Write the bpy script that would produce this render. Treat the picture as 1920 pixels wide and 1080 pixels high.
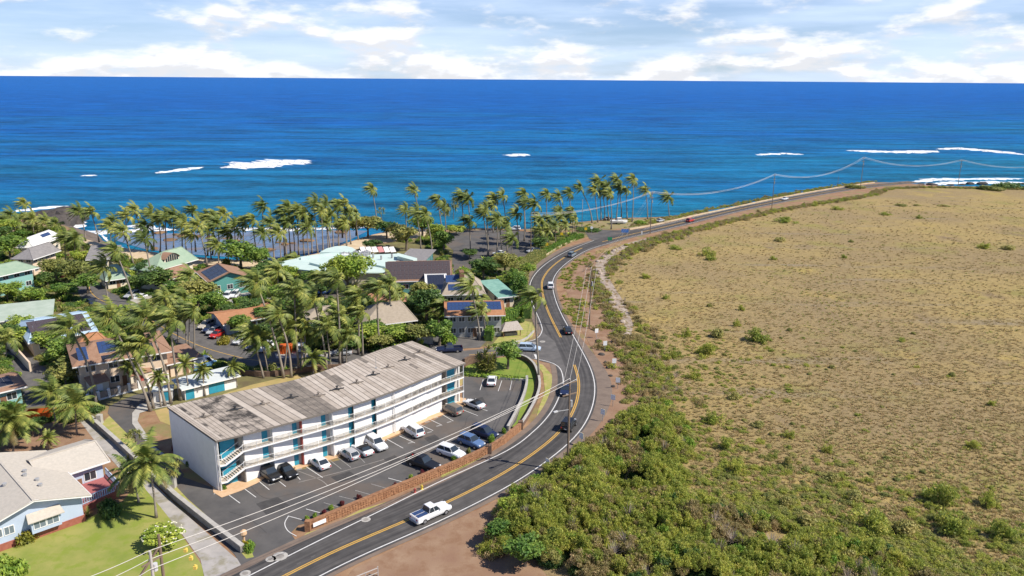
import bpy, bmesh, math, random
import numpy as np
from mathutils import Vector, Matrix
R = math.radians
random.seed(7)
for o in list(bpy.data.objects): bpy.data.objects.remove(o)
S = bpy.context.scene
C = S.collection

# ------------------------------------------------------------------ camera
CAM_H, FPX, ROLL = 57.0, 1480.0, R(0.42)
PITCH = math.atan((540 - 148.5) / FPX)
cd = bpy.data.cameras.new('camera'); cam = bpy.data.objects.new('camera', cd); C.objects.link(cam)
cd.sensor_width = 36; cd.lens = 36 * FPX / 1920; cd.clip_start = 1; cd.clip_end = 200000
cam.matrix_world = Matrix.Translation((0, 0, CAM_H)) @ Matrix.Rotation(R(90) - PITCH, 4, 'X') @ Matrix.Rotation(ROLL, 4, 'Z')
S.camera = cam
# ------------------------------------------------------------------ sky and sun
SUN_AZ, SUN_EL = R(-17), R(47)          # towards the sun, counter-clockwise from +x
sdir = Vector((math.cos(SUN_AZ) * math.cos(SUN_EL), math.sin(SUN_AZ) * math.cos(SUN_EL), math.sin(SUN_EL)))
W = bpy.data.worlds.new('World'); S.world = W; W.use_nodes = True
nt = W.node_tree; nt.nodes.clear()
def wn(t, **k):
    n = nt.nodes.new(t)
    for a, b in k.items(): setattr(n, a, b)
    return n
def wl(a, b): nt.links.new(a, b)
def wmath(op, a, b=None, c=None, clamp=False):
    n = wn('ShaderNodeMath', operation=op, use_clamp=clamp)
    for i, v in enumerate((a, b, c)):
        if v is None: continue
        if hasattr(v, 'links'): wl(v, n.inputs[i])
        else: n.inputs[i].default_value = v
    return n.outputs[0]
sky = wn('ShaderNodeTexSky', sky_type='NISHITA', sun_disc=False)
sky.sun_elevation = SUN_EL; sky.sun_rotation = math.pi / 2 - SUN_AZ
sky.altitude = 50; sky.air_density = 1.0; sky.dust_density = 0.05; sky.ozone_density = 4.0
tc = wn('ShaderNodeTexCoord'); sep = wn('ShaderNodeSeparateXYZ'); wl(tc.outputs['Generated'], sep.inputs[0])
def cloud_noise(dz, scale, sx, sz, detail, seed):
    cmb = wn('ShaderNodeCombineXYZ')
    wl(wmath('MULTIPLY', sep.outputs[0], sx), cmb.inputs[0]); wl(wmath('MULTIPLY', sep.outputs[1], sx), cmb.inputs[1])
    wl(wmath('MULTIPLY_ADD', wmath('ADD', sep.outputs[2], dz), sz, seed), cmb.inputs[2])
    n = wn('ShaderNodeTexNoise', noise_dimensions='3D'); n.inputs['Scale'].default_value = scale
    n.inputs['Detail'].default_value = detail; n.inputs['Roughness'].default_value = 0.55
    wl(cmb.outputs[0], n.inputs['Vector']); return n.outputs['Fac']
def mrange(v, a, b, c=0.0, d=1.0):
    n = wn('ShaderNodeMapRange', interpolation_type='SMOOTHSTEP')
    wl(v, n.inputs[0])
    for i, x in enumerate((a, b, c, d)): n.inputs[i + 1].default_value = x
    return n.outputs[0]
el = sep.outputs[2]
n1 = cloud_noise(0.0, 1.0, 11.0, 34.0, 9, 3.1); n1u = cloud_noise(0.010, 1.0, 11.0, 34.0, 9, 3.1)
n2 = cloud_noise(0.0, 1.0, 3.2, 30.0, 7, 9.7)
thr = wmath('ADD', mrange(el, 0.0, 0.08, 0.40, 0.54), mrange(el, 0.08, 0.35, 0.0, 0.17))  # cumulus thinned above the camera's view to make ambient light darker and bluer
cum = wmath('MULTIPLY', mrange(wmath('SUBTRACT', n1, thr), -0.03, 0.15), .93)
wisp = wmath('MULTIPLY', mrange(n2, 0.30, 0.68, .55, 1.6), mrange(el, 0.10, 0.4, 0.5, 0.04))  # wisps faded overhead, out of view, for the same bluer ambient light
lit = mrange(wmath('SUBTRACT', n1, n1u), -0.05, 0.06, 0.84, 1.05)
mixw = wn('ShaderNodeMix', data_type='RGBA'); wl(wisp, mixw.inputs[0])
hsv = wn('ShaderNodeHueSaturation'); hsv.inputs['Saturation'].default_value = 1.0; hsv.inputs['Value'].default_value = 1.0
wl(sky.outputs[0], hsv.inputs['Color'])
tint = wn('ShaderNodeMix', data_type='RGBA', blend_type='MULTIPLY'); tint.inputs[0].default_value = 1; tint.inputs[7].default_value = (.72, .90, 1.26, 1); wl(hsv.outputs[0], tint.inputs[6]); wl(tint.outputs[2], mixw.inputs[6]); mixw.inputs[7].default_value = (9.4, 11.2, 14.2, 1)
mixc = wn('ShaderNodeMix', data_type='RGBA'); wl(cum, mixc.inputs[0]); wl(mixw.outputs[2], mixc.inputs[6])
ccol = wn('ShaderNodeMix', data_type='RGBA', blend_type='MULTIPLY'); ccol.inputs[0].default_value = 1
ccol.inputs[6].default_value = (11.6, 11.7, 12.2, 1); wl(lit, ccol.inputs[7]); wl(ccol.outputs[2], mixc.inputs[7])
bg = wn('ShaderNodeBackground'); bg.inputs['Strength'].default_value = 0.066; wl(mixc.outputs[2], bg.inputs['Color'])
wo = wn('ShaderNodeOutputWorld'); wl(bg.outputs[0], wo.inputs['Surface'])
sl = bpy.data.lights.new('sun', 'SUN'); sl.energy = 4.7; sl.angle = R(0.5); sl.color = (1, 0.93, 0.82)
so = bpy.data.objects.new('sun', sl); C.objects.link(so); so.rotation_euler = sdir.to_track_quat('Z', 'Y').to_euler(); so.location = (0, 0, 200)
S.view_settings.view_transform = 'Standard'; S.view_settings.look = 'None'; S.view_settings.gamma = 1
S.view_settings.exposure = 0.42; S.view_settings.use_curve_mapping = False
S.render.engine = 'CYCLES'; S.cycles.max_bounces = 5; S.cycles.transparent_max_bounces = 8

# ------------------------------------------------------------------ helpers
def P(x, y, z=0.0):
    """where the sight line through a point of the photograph (1920x1080) meets the level z"""
    u, v = x - 960, y - 540
    c, s = math.cos(-ROLL), math.sin(-ROLL); u, v = c * u - s * v, s * u + c * v
    d = Vector((u / FPX, 1, -v / FPX)); cp, sp = math.cos(PITCH), math.sin(PITCH)
    d = Vector((d.x, cp * d.y + sp * d.z, -sp * d.y + cp * d.z))
    t = (z - CAM_H) / d.z
    return Vector((d.x * t, d.y * t, z))
def Pd(x, y, Y):
    """the point on that sight line at the distance Y in front of the camera"""
    a = P(x, y, 0) if y > 200 else None
    u, v = x - 960, y - 540
    c, s = math.cos(-ROLL), math.sin(-ROLL); u, v = c * u - s * v, s * u + c * v
    d = Vector((u / FPX, 1, -v / FPX)); cp, sp = math.cos(PITCH), math.sin(PITCH)
    d = Vector((d.x, cp * d.y + sp * d.z, -sp * d.y + cp * d.z))
    t = Y / d.y
    return Vector((d.x * t, Y, CAM_H + d.z * t))
def mpp(x, y):                       # metres in one pixel of the photograph at a ground point
    p = P(x, y); return math.sqrt(p.y ** 2 + CAM_H ** 2) / FPX

MATS = {}
def M(name, c1, c2=None, scale=4.0, rough=0.8, bump=0.0, bscale=None, world=False, spec=0.3, metal=0.0, detail=6, stretch=None,
      c3=None, scale3=0.3, amt3=0.5, island=0.0, trans=0.0, lo=0.35, hi=0.65, objrand=0.0, bdist=0.05):
    m = bpy.data.materials.new(name); m.use_nodes = True; t = m.node_tree; N = t.nodes; L = t.links
    b = N['Principled BSDF']; b.inputs['Roughness'].default_value = rough; b.inputs['Metallic'].default_value = metal
    b.inputs['Specular IOR Level'].default_value = spec
    col4 = lambda c: (c[0], c[1], c[2], 1)
    b.inputs['Base Color'].default_value = col4(c1)
    vec = None
    if c2 or bump or c3:
        if world: g = N.new('ShaderNodeNewGeometry'); vec = g.outputs['Position']
        else: g = N.new('ShaderNodeTexCoord'); vec = g.outputs['Object']
        if stretch:
            mp = N.new('ShaderNodeMapping'); mp.inputs['Scale'].default_value = stretch; L.new(vec, mp.inputs[0]); vec = mp.outputs[0]
    out = None
    def noise(sc, det):
        n = N.new('ShaderNodeTexNoise'); n.inputs['Scale'].default_value = sc; n.inputs['Detail'].default_value = det
        n.inputs['Roughness'].default_value = 0.6; L.new(vec, n.inputs['Vector']); return n.outputs['Fac']
    def rng(v, a, b_, c=0, d=1):
        n = N.new('ShaderNodeMapRange'); L.new(v, n.inputs[0])
        for i, x in enumerate((a, b_, c, d)): n.inputs[i + 1].default_value = x
        return n.outputs[0]
    def mix(f, a, b_, blend='MIX'):
        n = N.new('ShaderNodeMix'); n.data_type = 'RGBA'; n.blend_type = blend
        if hasattr(f, 'links'): L.new(f, n.inputs[0])
        else: n.inputs[0].default_value = f
        for i, v in ((6, a), (7, b_)):
            if hasattr(v, 'links'): L.new(v, n.inputs[i])
            else: n.inputs[i].default_value = col4(v)
        return n.outputs[2]
    if c2: out = mix(rng(noise(scale, detail), lo, hi), c1, c2)
    if c3: out = mix(rng(noise(scale3, 5), 0.5, 0.62, 0, amt3), out if out else c1, c3)
    if island:
        g2 = N.new('ShaderNodeNewGeometry'); h = N.new('ShaderNodeHueSaturation')
        L.new(rng(g2.outputs['Random Per Island'], 0, 1, 1 - island, 1 + island), h.inputs['Value'])
        L.new(rng(g2.outputs['Random Per Island'], 0, 1, 0.5 + island * 0.05, 0.5 - island * 0.05), h.inputs['Hue'])
        if out: L.new(out, h.inputs['Color'])
        else: h.inputs['Color'].default_value = col4(c1)
        out = h.outputs[0]
    if objrand:
        oi = N.new('ShaderNodeObjectInfo'); h = N.new('ShaderNodeHueSaturation')
        L.new(rng(oi.outputs['Random'], 0, 1, 1 - objrand, 1 + objrand), h.inputs['Value'])
        L.new(rng(oi.outputs['Random'], 0, 1, 0.5 + objrand * 0.07, 0.5 - objrand * 0.07), h.inputs['Hue'])
        if out: L.new(out, h.inputs['Color'])
        else: h.inputs['Color'].default_value = col4(c1)
        out = h.outputs[0]
    if out: L.new(out, b.inputs['Base Color'])
    if bump:
        bn = N.new('ShaderNodeBump'); bn.inputs['Strength'].default_value = bump; bn.inputs['Distance'].default_value = bdist
        L.new(noise(bscale or scale * 3, 5), bn.inputs['Height']); L.new(bn.outputs[0], b.inputs['Normal'])
    if trans:
        tr = N.new('ShaderNodeBsdfTranslucent'); ms = N.new('ShaderNodeMixShader'); ms.inputs[0].default_value = trans
        if out: L.new(out, tr.inputs[0])
        else: tr.inputs[0].default_value = col4(c1)
        L.new(b.outputs[0], ms.inputs[1]); L.new(tr.outputs[0], ms.inputs[2]); L.new(ms.outputs[0], N['Material Output'].inputs[0])
    MATS[name] = m
    return m

def tag(o, label=None, cat=None, group=None, kind=None):
    if label: o['label'] = label
    if cat: o['category'] = cat
    if group: o['group'] = group
    if kind: o['kind'] = kind
    return o
def empty(name, loc=(0, 0, 0), rz=0.0):
    o = bpy.data.objects.new(name, None); C.objects.link(o); o.location = loc; o.rotation_euler = (0, 0, rz)
    o.empty_display_size = 0.3; return o
def link(name, me, parent=None, mat=None):
    o = bpy.data.objects.new(name, me); C.objects.link(o)
    if mat:
        if len(me.materials): me.materials[0] = MATS[mat] if isinstance(mat, str) else mat
        else: me.materials.append(MATS[mat] if isinstance(mat, str) else mat)
    if parent: o.parent = parent
    return o
def recolor(o, mat):
    o.material_slots[0].link = 'OBJECT'; o.material_slots[0].material = MATS[mat]; return o
KIDS = {}
def copy_tree(o, parent=None):
    c = o.copy(); C.objects.link(c); c.parent = parent
    for ch in o.children: copy_tree(ch, c)
    return c
class MB:
    def __init__(s): s.v = []; s.f = []
    def add(s, vs, fs):
        k = len(s.v); s.v += [tuple(v) for v in vs]; s.f += [tuple(i + k for i in f) for f in fs]; return s
    def box(s, x0, x1, y0, y1, z0, z1):
        return s.add([(x0, y0, z0), (x1, y0, z0), (x1, y1, z0), (x0, y1, z0), (x0, y0, z1), (x1, y0, z1), (x1, y1, z1), (x0, y1, z1)],
                     [(0, 3, 2, 1), (4, 5, 6, 7), (0, 1, 5, 4), (1, 2, 6, 5), (2, 3, 7, 6), (3, 0, 4, 7)])
    def prism(s, poly, z0, z1):
        n = len(poly); z0 = z0 if hasattr(z0, '__len__') else [z0] * n; z1 = z1 if hasattr(z1, '__len__') else [z1] * n
        vs = [(p[0], p[1], z) for p, z in zip(poly, z0)] + [(p[0], p[1], z) for p, z in zip(poly, z1)]
        return s.add(vs, [tuple(reversed(range(n))), tuple(range(n, 2 * n))] + [(i, (i + 1) % n, n + (i + 1) % n, n + i) for i in range(n)])
    def bar(s, a, b, w, h=None):        # a beam from a to b, w across, h deep
        a, b = Vector(a), Vector(b); h = h or w; d = (b - a).normalized()
        sd = d.cross(Vector((0, 0, 1)));  sd = sd.normalized() if sd.length > 1e-3 else Vector((1, 0, 0)); u = sd.cross(d)
        vs = [p + sd * (w / 2 * i) + u * (h / 2 * j) for p in (a, b) for i, j in ((-1, -1), (1, -1), (1, 1), (-1, 1))]
        return s.add(vs, [(0, 1, 2, 3), (7, 6, 5, 4), (0, 4, 5, 1), (1, 5, 6, 2), (2, 6, 7, 3), (3, 7, 4, 0)])
    def tube(s, pts, rad, n=6, caps=True):
        pts = [Vector(p) for p in pts]; rad = rad if hasattr(rad, '__len__') else [rad] * len(pts); vs = []
        for i, p in enumerate(pts):
            d = (pts[min(i + 1, len(pts) - 1)] - pts[max(i - 1, 0)]).normalized()
            a = d.cross(Vector((0, 1, 0.01))).normalized(); b = d.cross(a)
            vs += [p + (a * math.cos(2 * math.pi * k / n) + b * math.sin(2 * math.pi * k / n)) * rad[i] for k in range(n)]
        fs = [(i * n + k, i * n + (k + 1) % n, (i + 1) * n + (k + 1) % n, (i + 1) * n + k) for i in range(len(pts) - 1) for k in range(n)]
        if caps: fs += [tuple(reversed(range(n))), tuple((len(pts) - 1) * n + k for k in range(n))]
        return s.add(vs, fs)
    def mesh(s, name, smooth=False):
        me = bpy.data.meshes.new(name); me.from_pydata(s.v, [], s.f); me.update()
        bm = bmesh.new(); bm.from_mesh(me); bmesh.ops.recalc_face_normals(bm, faces=bm.faces); bm.to_mesh(me); bm.free()
        if smooth: me.polygons.foreach_set('use_smooth', [True] * len(me.polygons))
        return me
    def build(s, name, mat, parent=None, smooth=False):
        return link(name, s.mesh(name, smooth), parent, mat)
def spline(pts, n=8):                   # Catmull-Rom through the points
    pts = [Vector(p) for p in pts]; out = []
    for i in range(len(pts) - 1):
        p0, p1, p2, p3 = pts[max(i - 1, 0)], pts[i], pts[i + 1], pts[min(i + 2, len(pts) - 1)]
        for k in range(n):
            t = k / n
            out.append(0.5 * ((2 * p1) + (p2 - p0) * t + (2 * p0 - 5 * p1 + 4 * p2 - p3) * t * t + (3 * p1 - p0 - 3 * p2 + p3) * t ** 3))
    out.append(pts[-1]); return out
def resample(pts, step):
    out = [pts[0].copy()]; acc = 0.0
    for a, b in zip(pts, pts[1:]):
        L = (b - a).length; d = step - acc
        while d <= L and L > 0: out.append(a.lerp(b, d / L)); d += step
        acc = (acc + L) % step if step else 0
    return out
def offset(pts, off):
    out = []
    for i, p in enumerate(pts):
        d = pts[min(i + 1, len(pts) - 1)] - pts[max(i - 1, 0)]; n = Vector((-d.y, d.x, 0)).normalized()
        o = off[i] if hasattr(off, '__len__') else off
        out.append(p + n * o)
    return out
def strip(name, left, right, z, mat, parent=None, kind=None, uv=False):
    me = bpy.data.meshes.new(name); n = len(left)
    me.from_pydata([(p.x, p.y, z) for p in left] + [(p.x, p.y, z) for p in right], [], [(i, n + i, n + i + 1, i + 1) for i in range(n - 1)])
    if uv:
        l = me.uv_layers.new(); acc = [0]
        for a, b in zip(left, left[1:]): acc.append(acc[-1] + (b - a).length)
        for lp in me.loops:
            v = lp.vertex_index; l.data[lp.index].uv = ((0, acc[v]) if v < n else (1, acc[v - n]))
    o = link(name, me, parent, mat)
    if kind: tag(o, kind=kind)
    return o
def ribbon(name, pts, w, z, mat, parent=None, kind=None):
    return strip(name, offset(pts, w / 2), offset(pts, -w / 2), z, mat, parent, kind)
def sheet(name, poly, z, mat, parent=None, kind='structure'):
    me = bpy.data.meshes.new(name); bm = bmesh.new()
    f = bm.faces.new([bm.verts.new((p[0], p[1], z)) for p in poly]); f.normal_update()
    if f.normal.z < 0: f.normal_flip()
    bmesh.ops.triangulate(bm, faces=[f]); bm.to_mesh(me); bm.free()
    o = link(name, me, parent, mat)
    if kind and not parent: tag(o, kind=kind)
    return o
def PX(l, z=0): return [P(x, y, z) for x, y in l]
def inside(p, poly):
    x, y = p[0], p[1]; c = False; j = len(poly) - 1
    for i in range(len(poly)):
        a, b = poly[i], poly[j]
        if (a[1] > y) != (b[1] > y) and x < (b[0] - a[0]) * (y - a[1]) / (b[1] - a[1]) + a[0]: c = not c
        j = i
    return c
# ------------------------------------------------------------------ materials
M('soil', (.235, .125, .07), (.34, .215, .125), scale=.35, rough=.95, world=True, bump=.4, bscale=3, c3=(.20, .19, .07), scale3=.12, amt3=.75)
M('garden_soil', (.13, .105, .055), (.20, .19, .07), scale=.25, rough=.95, world=True, bump=.4, bscale=3)
M('red_dirt', (.235, .135, .08), (.32, .215, .14), scale=.5, rough=.95, world=True, bump=.5, bscale=4, c3=(.21, .11, .07), scale3=.25, amt3=.6)
M('grey_gravel', (.33, .31, .29), (.42, .39, .36), scale=.6, rough=.95, world=True, bump=.3, bscale=8, c3=(.22, .20, .12), scale3=.35, amt3=.7)
M('sand', (.50, .38, .24), (.60, .48, .33), scale=.4, rough=.95, world=True)
M('sand_wet', (.09, .07, .055), (.20, .145, .095), scale=.3, rough=.6, world=True, bump=.6, bscale=1)
M('lawn', (.20, .245, .045), (.31, .30, .085), scale=.22, rough=.95, world=True, bump=.3, bscale=9, c3=(.20, .26, .03), scale3=.5, amt3=.7)
M('dry_lawn', (.44, .32, .14), (.34, .28, .10), scale=.4, rough=.95, world=True, bump=.3, bscale=8)
M('verge_grass', (.26, .30, .06), (.42, .34, .14), scale=.7, rough=.95, world=True, bump=.5, bscale=8)
M('lot_asphalt', (.082, .079, .078), (.122, .115, .11), scale=.25, rough=.9, world=True, bump=.15, bscale=20, c3=(.15, .115, .09), scale3=.11, amt3=.5)
M('asphalt_patch', (.05, .048, .048), (.075, .072, .07), scale=1, rough=.9, world=True)
M('old_asphalt', (.10, .095, .092), (.145, .135, .128), scale=.5, rough=.9, world=True, bump=.15, bscale=18)
M('shoulder', (.165, .125, .10), (.215, .165, .13), scale=.5, rough=.95, world=True, bump=.2, bscale=14)
M('terracotta_paving', (.56, .36, .20), (.62, .43, .27), scale=1.2, rough=.9, world=True)
M('patio_red', (.40, .19, .12), (.47, .24, .15), scale=1, rough=.9, world=True)
M('concrete', (.36, .34, .31), (.46, .44, .40), scale=.9, rough=.9, world=True, bump=.2, bscale=9)
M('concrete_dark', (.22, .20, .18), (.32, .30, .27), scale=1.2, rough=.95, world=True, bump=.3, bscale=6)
M('paint_white', (.72, .71, .69), (.58, .57, .55), scale=3, rough=.7, world=True)
M('paint_faded', (.36, .35, .33), (.24, .23, .22), scale=3, rough=.8, world=True)
M('paint_yellow', (.62, .37, .07), (.52, .31, .08), scale=2, rough=.7, world=True)
M('pale_rock', (.42, .35, .29), (.26, .20, .15), scale=.5, rough=.95, world=True, bump=.8, bscale=1.5)
M('point_soil', (.30, .22, .13), (.22, .21, .08), scale=.2, rough=.95, world=True, bump=.4, bscale=3)
M('lava', (.045, .04, .038), (.10, .085, .075), scale=.4, rough=.9, world=True, bump=1, bscale=1.2)
M('tide_rock', (.26, .15, .07), (.15, .10, .06), scale=.3, rough=.8, world=True, bump=1, bscale=1)
M('foam', (.80, .82, .84), rough=.8)
_m = MATS['foam'].node_tree; _b = _m.nodes['Principled BSDF']; _g = _m.nodes.new('ShaderNodeNewGeometry'); _n = _m.nodes.new('ShaderNodeTexNoise'); _n.inputs['Scale'].default_value = .35; _n.inputs['Detail'].default_value = 8; _n.inputs['Roughness'].default_value = .7
_m.links.new(_g.outputs['Position'], _n.inputs[0]); _r = _m.nodes.new('ShaderNodeMapRange'); _m.links.new(_n.outputs['Fac'], _r.inputs[0]); _r.inputs[1].default_value = .32; _r.inputs[2].default_value = .50; _m.links.new(_r.outputs[0], _b.inputs['Alpha'])

def field_mat():
    m = bpy.data.materials.new('dry_grass'); m.use_nodes = True; MATS['dry_grass'] = m
    N, L = m.node_tree.nodes, m.node_tree.links; b = N['Principled BSDF']; b.inputs['Roughness'].default_value = 1; b.inputs['Specular IOR Level'].default_value = 0.1
    g = N.new('ShaderNodeNewGeometry')
    def noise(s, det=6, st=(1, 1, 1), rough=.6, rz=0):
        mp = N.new('ShaderNodeMapping'); mp.inputs['Scale'].default_value = st; mp.inputs['Rotation'].default_value = (0, 0, rz); L.new(g.outputs['Position'], mp.inputs[0])
        n = N.new('ShaderNodeTexNoise'); n.inputs['Scale'].default_value = s; n.inputs['Detail'].default_value = det; n.inputs['Roughness'].default_value = rough
        L.new(mp.outputs[0], n.inputs['Vector']); return n.outputs['Fac']
    def mixc(f, lo, hi, a, c):
        r = N.new('ShaderNodeMapRange'); L.new(f, r.inputs[0]); r.inputs[1].default_value = lo; r.inputs[2].default_value = hi
        n = N.new('ShaderNodeMix'); n.data_type = 'RGBA'; L.new(r.outputs[0], n.inputs[0])
        for i, v in ((6, a), (7, c)):
            if hasattr(v, 'links'): L.new(v, n.inputs[i])
            else: n.inputs[i].default_value = (*v, 1)
        return n.outputs[2]
    c = mixc(noise(.018, 5), .42, .58, (.37, .275, .115), (.29, .215, .115))
    c = mixc(noise(.045, 6), .54, .68, c, (.27, .24, .075))
    c = mixc(noise(.07, 6, (1, .5, 1)), .60, .72, c, (.22, .16, .105))
    c = mixc(noise(.10, 6, (.12, 1, 1), .6, .45), .58, .70, c, (.25, .205, .15))
    c = mixc(noise(.03, 6, (1, 1, 1), .65), .58, .72, c, (.44, .33, .10))
    c = mixc(noise(.55, 5, (.6, 1, 1), .75), .45, .80, c, (.20, .15, .075))
    c = mixc(noise(1.6, 4, (.6, 1.2, 1), .8), .50, .75, c, (.40, .31, .14))
    L.new(c, b.inputs['Base Color'])
    bn = N.new('ShaderNodeBump'); bn.inputs['Strength'].default_value = 1; bn.inputs['Distance'].default_value = .5
    L.new(noise(.9, 6, (.7, 1.1, 1), .7), bn.inputs['Height']); L.new(bn.outputs[0], b.inputs['Normal'])
field_mat()

def road_mat():
    m = bpy.data.materials.new('road_asphalt'); m.use_nodes = True; MATS['road_asphalt'] = m
    N, L = m.node_tree.nodes, m.node_tree.links; b = N['Principled BSDF']; b.inputs['Roughness'].default_value = .85; b.inputs['Specular IOR Level'].default_value = .25
    uv = N.new('ShaderNodeUVMap'); sp = N.new('ShaderNodeSeparateXYZ'); L.new(uv.outputs[0], sp.inputs[0])
    mp = N.new('ShaderNodeMapping'); mp.inputs['Scale'].default_value = (9, .03, 1); L.new(uv.outputs[0], mp.inputs[0])
    n = N.new('ShaderNodeTexNoise'); n.inputs['Scale'].default_value = 1.6; n.inputs['Detail'].default_value = 5; L.new(mp.outputs[0], n.inputs[0])
    g = N.new('ShaderNodeNewGeometry'); n2 = N.new('ShaderNodeTexNoise'); n2.inputs['Scale'].default_value = .6; n2.inputs['Detail'].default_value = 7; L.new(g.outputs['Position'], n2.inputs[0])
    ramp = N.new('ShaderNodeValToRGB'); L.new(n.outputs['Fac'], ramp.inputs[0])
    e = ramp.color_ramp.elements; e[0].position = .33; e[0].color = (.052, .05, .05, 1); e[1].position = .68; e[1].color = (.105, .098, .093, 1)
    mx = N.new('ShaderNodeMix'); mx.data_type = 'RGBA'; mx.blend_type = 'OVERLAY'; mx.inputs[0].default_value = .45
    L.new(ramp.outputs[0], mx.inputs[6]); L.new(n2.outputs['Fac'], mx.inputs[7]); L.new(mx.outputs[2], b.inputs['Base Color'])
road_mat()

def sea_mat():
    m = bpy.data.materials.new('sea_water'); m.use_nodes = True; MATS['sea_water'] = m
    N, L = m.node_tree.nodes, m.node_tree.links; b = N['Principled BSDF']; b.inputs['Roughness'].default_value = .45; b.inputs['IOR'].default_value = 1.33; b.inputs['Specular IOR Level'].default_value = .03
    g = N.new('ShaderNodeNewGeometry'); sp = N.new('ShaderNodeSeparateXYZ'); L.new(g.outputs['Position'], sp.inputs[0])
    def noise(s, det, st=(1, 1, 1), rg=.55):
        mp = N.new('ShaderNodeMapping'); mp.inputs['Scale'].default_value = st; L.new(g.outputs['Position'], mp.inputs[0])
        n = N.new('ShaderNodeTexNoise'); n.inputs['Scale'].default_value = s; n.inputs['Detail'].default_value = det; n.inputs['Roughness'].default_value = rg; L.new(mp.outputs[0], n.inputs[0]); return n.outputs['Fac']
    def ma(op, a, c):
        n = N.new('ShaderNodeMath'); n.operation = op
        for i, v in enumerate((a, c)):
            if hasattr(v, 'links'): L.new(v, n.inputs[i])
            else: n.inputs[i].default_value = v
        return n.outputs[0]
    # depth of the water grows with the distance from the coast, with reefs and sand patches
    d = ma('SUBTRACT', sp.outputs[1], ma('MULTIPLY', sp.outputs[0], .38))
    lg = ma('LOGARITHM', ma('MAXIMUM', d, 100), 10)
    wob = ma('MULTIPLY', ma('SUBTRACT', noise(.006, 7, (.35, 1, 1), .62), .5), 1.25)
    ramp = N.new('ShaderNodeValToRGB'); L.new(ma('MULTIPLY', ma('SUBTRACT', ma('ADD', lg, wob), 2.2), .62), ramp.inputs[0])
    cr = ramp.color_ramp; cr.elements[0].position = .0; cr.elements[0].color = (.012, .15, .22, 1); cr.elements[1].position = 1; cr.elements[1].color = (.004, .105, .37, 1)
    for p, c in ((.14, (.008, .14, .24, 1)), (.3, (.005, .122, .265, 1)), (.5, (.003, .10, .30, 1)), (.7, (.002, .088, .33, 1))):
        x = cr.elements.new(p); x.color = c
    w = noise(.05, 12, (.22, 1, 1), .72); w2 = noise(.3, 8, (.45, 1, 1), .7)
    mr = N.new('ShaderNodeMapRange'); L.new(ma('ADD', ma('MULTIPLY', w, .65), ma('MULTIPLY', w2, .35)), mr.inputs[0])
    for i, v in enumerate((.40, .60, .45, 1.55)): mr.inputs[i + 1].default_value = v
    mx = N.new('ShaderNodeMix'); mx.data_type = 'RGBA'; mx.blend_type = 'MULTIPLY'; mx.inputs[0].default_value = 1
    L.new(ramp.outputs[0], mx.inputs[6]); L.new(mr.outputs[0], mx.inputs[7]); L.new(mx.outputs[2], b.inputs['Base Color'])
    bn = N.new('ShaderNodeBump'); bn.inputs['Strength'].default_value = .8; bn.inputs['Distance'].default_value = 2.5
    L.new(noise(.10, 9, (.35, 1, 1), .7), bn.inputs['Height']); L.new(bn.outputs[0], b.inputs['Normal'])
sea_mat()

# ------------------------------------------------------------------ sea and land
SEA = -4.0
sheet('sea', [(-150000, 60), (150000, 60), (150000, 160000), (-150000, 160000)], SEA, 'sea_water')
coast_px = [(-300, 392), (-100, 396), (0, 404), (60, 414), (125, 424), (150, 446), (200, 462), (270, 474), (340, 482), (430, 488), (500, 492), (560, 484),
            (610, 474), (645, 458), (690, 442), (740, 432), (800, 430), (860, 428), (920, 428), (985, 430), (1040, 420), (1100, 415), (1160, 409), (1230, 407),
            (1290, 402), (1340, 395), (1400, 382), (1470, 367), (1540, 355), (1600, 347), (1645, 342), (1690, 343), (1740, 347), (1800, 349), (1870, 350), (1960, 352), (2200, 356)]
coast = resample(spline(PX(coast_px), 6), 6.0)
land = [(-420, coast[0].y)] + [(p.x, p.y) for p in coast] + [(700, coast[-1].y), (700, -60), (-420, -60)]
sheet('ground', land, 0, 'soil')
rnd = random.Random(3)
sk = MB(); rows = []
for k, (off, z) in enumerate(((0, 0.0), (2.0, -.5), (5, -2.0), (9, -3.6), (15, -6.5))):
    pts = offset(coast, off)
    rows.append([(p.x + rnd.uniform(-.6, .6) * min(k, 1), p.y + rnd.uniform(-.6, .6) * min(k, 1), z + rnd.uniform(-.35, .35) * (0 < k)) for p in pts])
n = len(coast)
sk.add([v for r in rows for v in r], [(r * n + i, r * n + i + 1, (r + 1) * n + i + 1, (r + 1) * n + i) for r in range(4) for i in range(n - 1)])
tag(sk.build('shore', 'sand_wet'), kind='structure')
# surf along the shore and breaking waves out at sea, each a low ragged bank of white water
def surf(pts, w, z, seed, name='surf', hgt=.5):
    rr = random.Random(seed); pts = resample([Vector(p) for p in pts], 2.5); v = []; f = []; n = len(pts)
    for i, p in enumerate(pts):
        d = (pts[min(i + 1, n - 1)] - pts[max(i - 1, 0)]).normalized(); nn = Vector((-d.y, d.x, 0))
        e = min(1, 5.0 * min(i, n - 1 - i) / n) ** .6
        a = w * e * (.35 + rr.random() * .75); b_ = w * e * (.15 + rr.random() * .6)
        for q, zz in ((-b_, 0.02), (-b_ * .3, hgt * e * rr.uniform(.5, 1)), (a * .3, hgt * e * rr.uniform(.2, .8)), (a, .02)):
            v.append((p.x + nn.x * q, p.y + nn.y * q, z + zz))
    for i in range(n - 1):
        for k in range(3):
            if rr.random() > -1: f.append((i * 4 + k, i * 4 + k + 1, i * 4 + 5 + k, i * 4 + 4 + k))
    o = MB().add(v, f).build(name, 'foam', smooth=True); tag(o, kind='structure'); return o
def PS(l): return [P(x, y, SEA) for x, y in l]
surf(PS([(412, 314), (430, 314), (470, 311), (530, 305), (583, 300)]), 34, SEA, 1, hgt=1.4)
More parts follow.
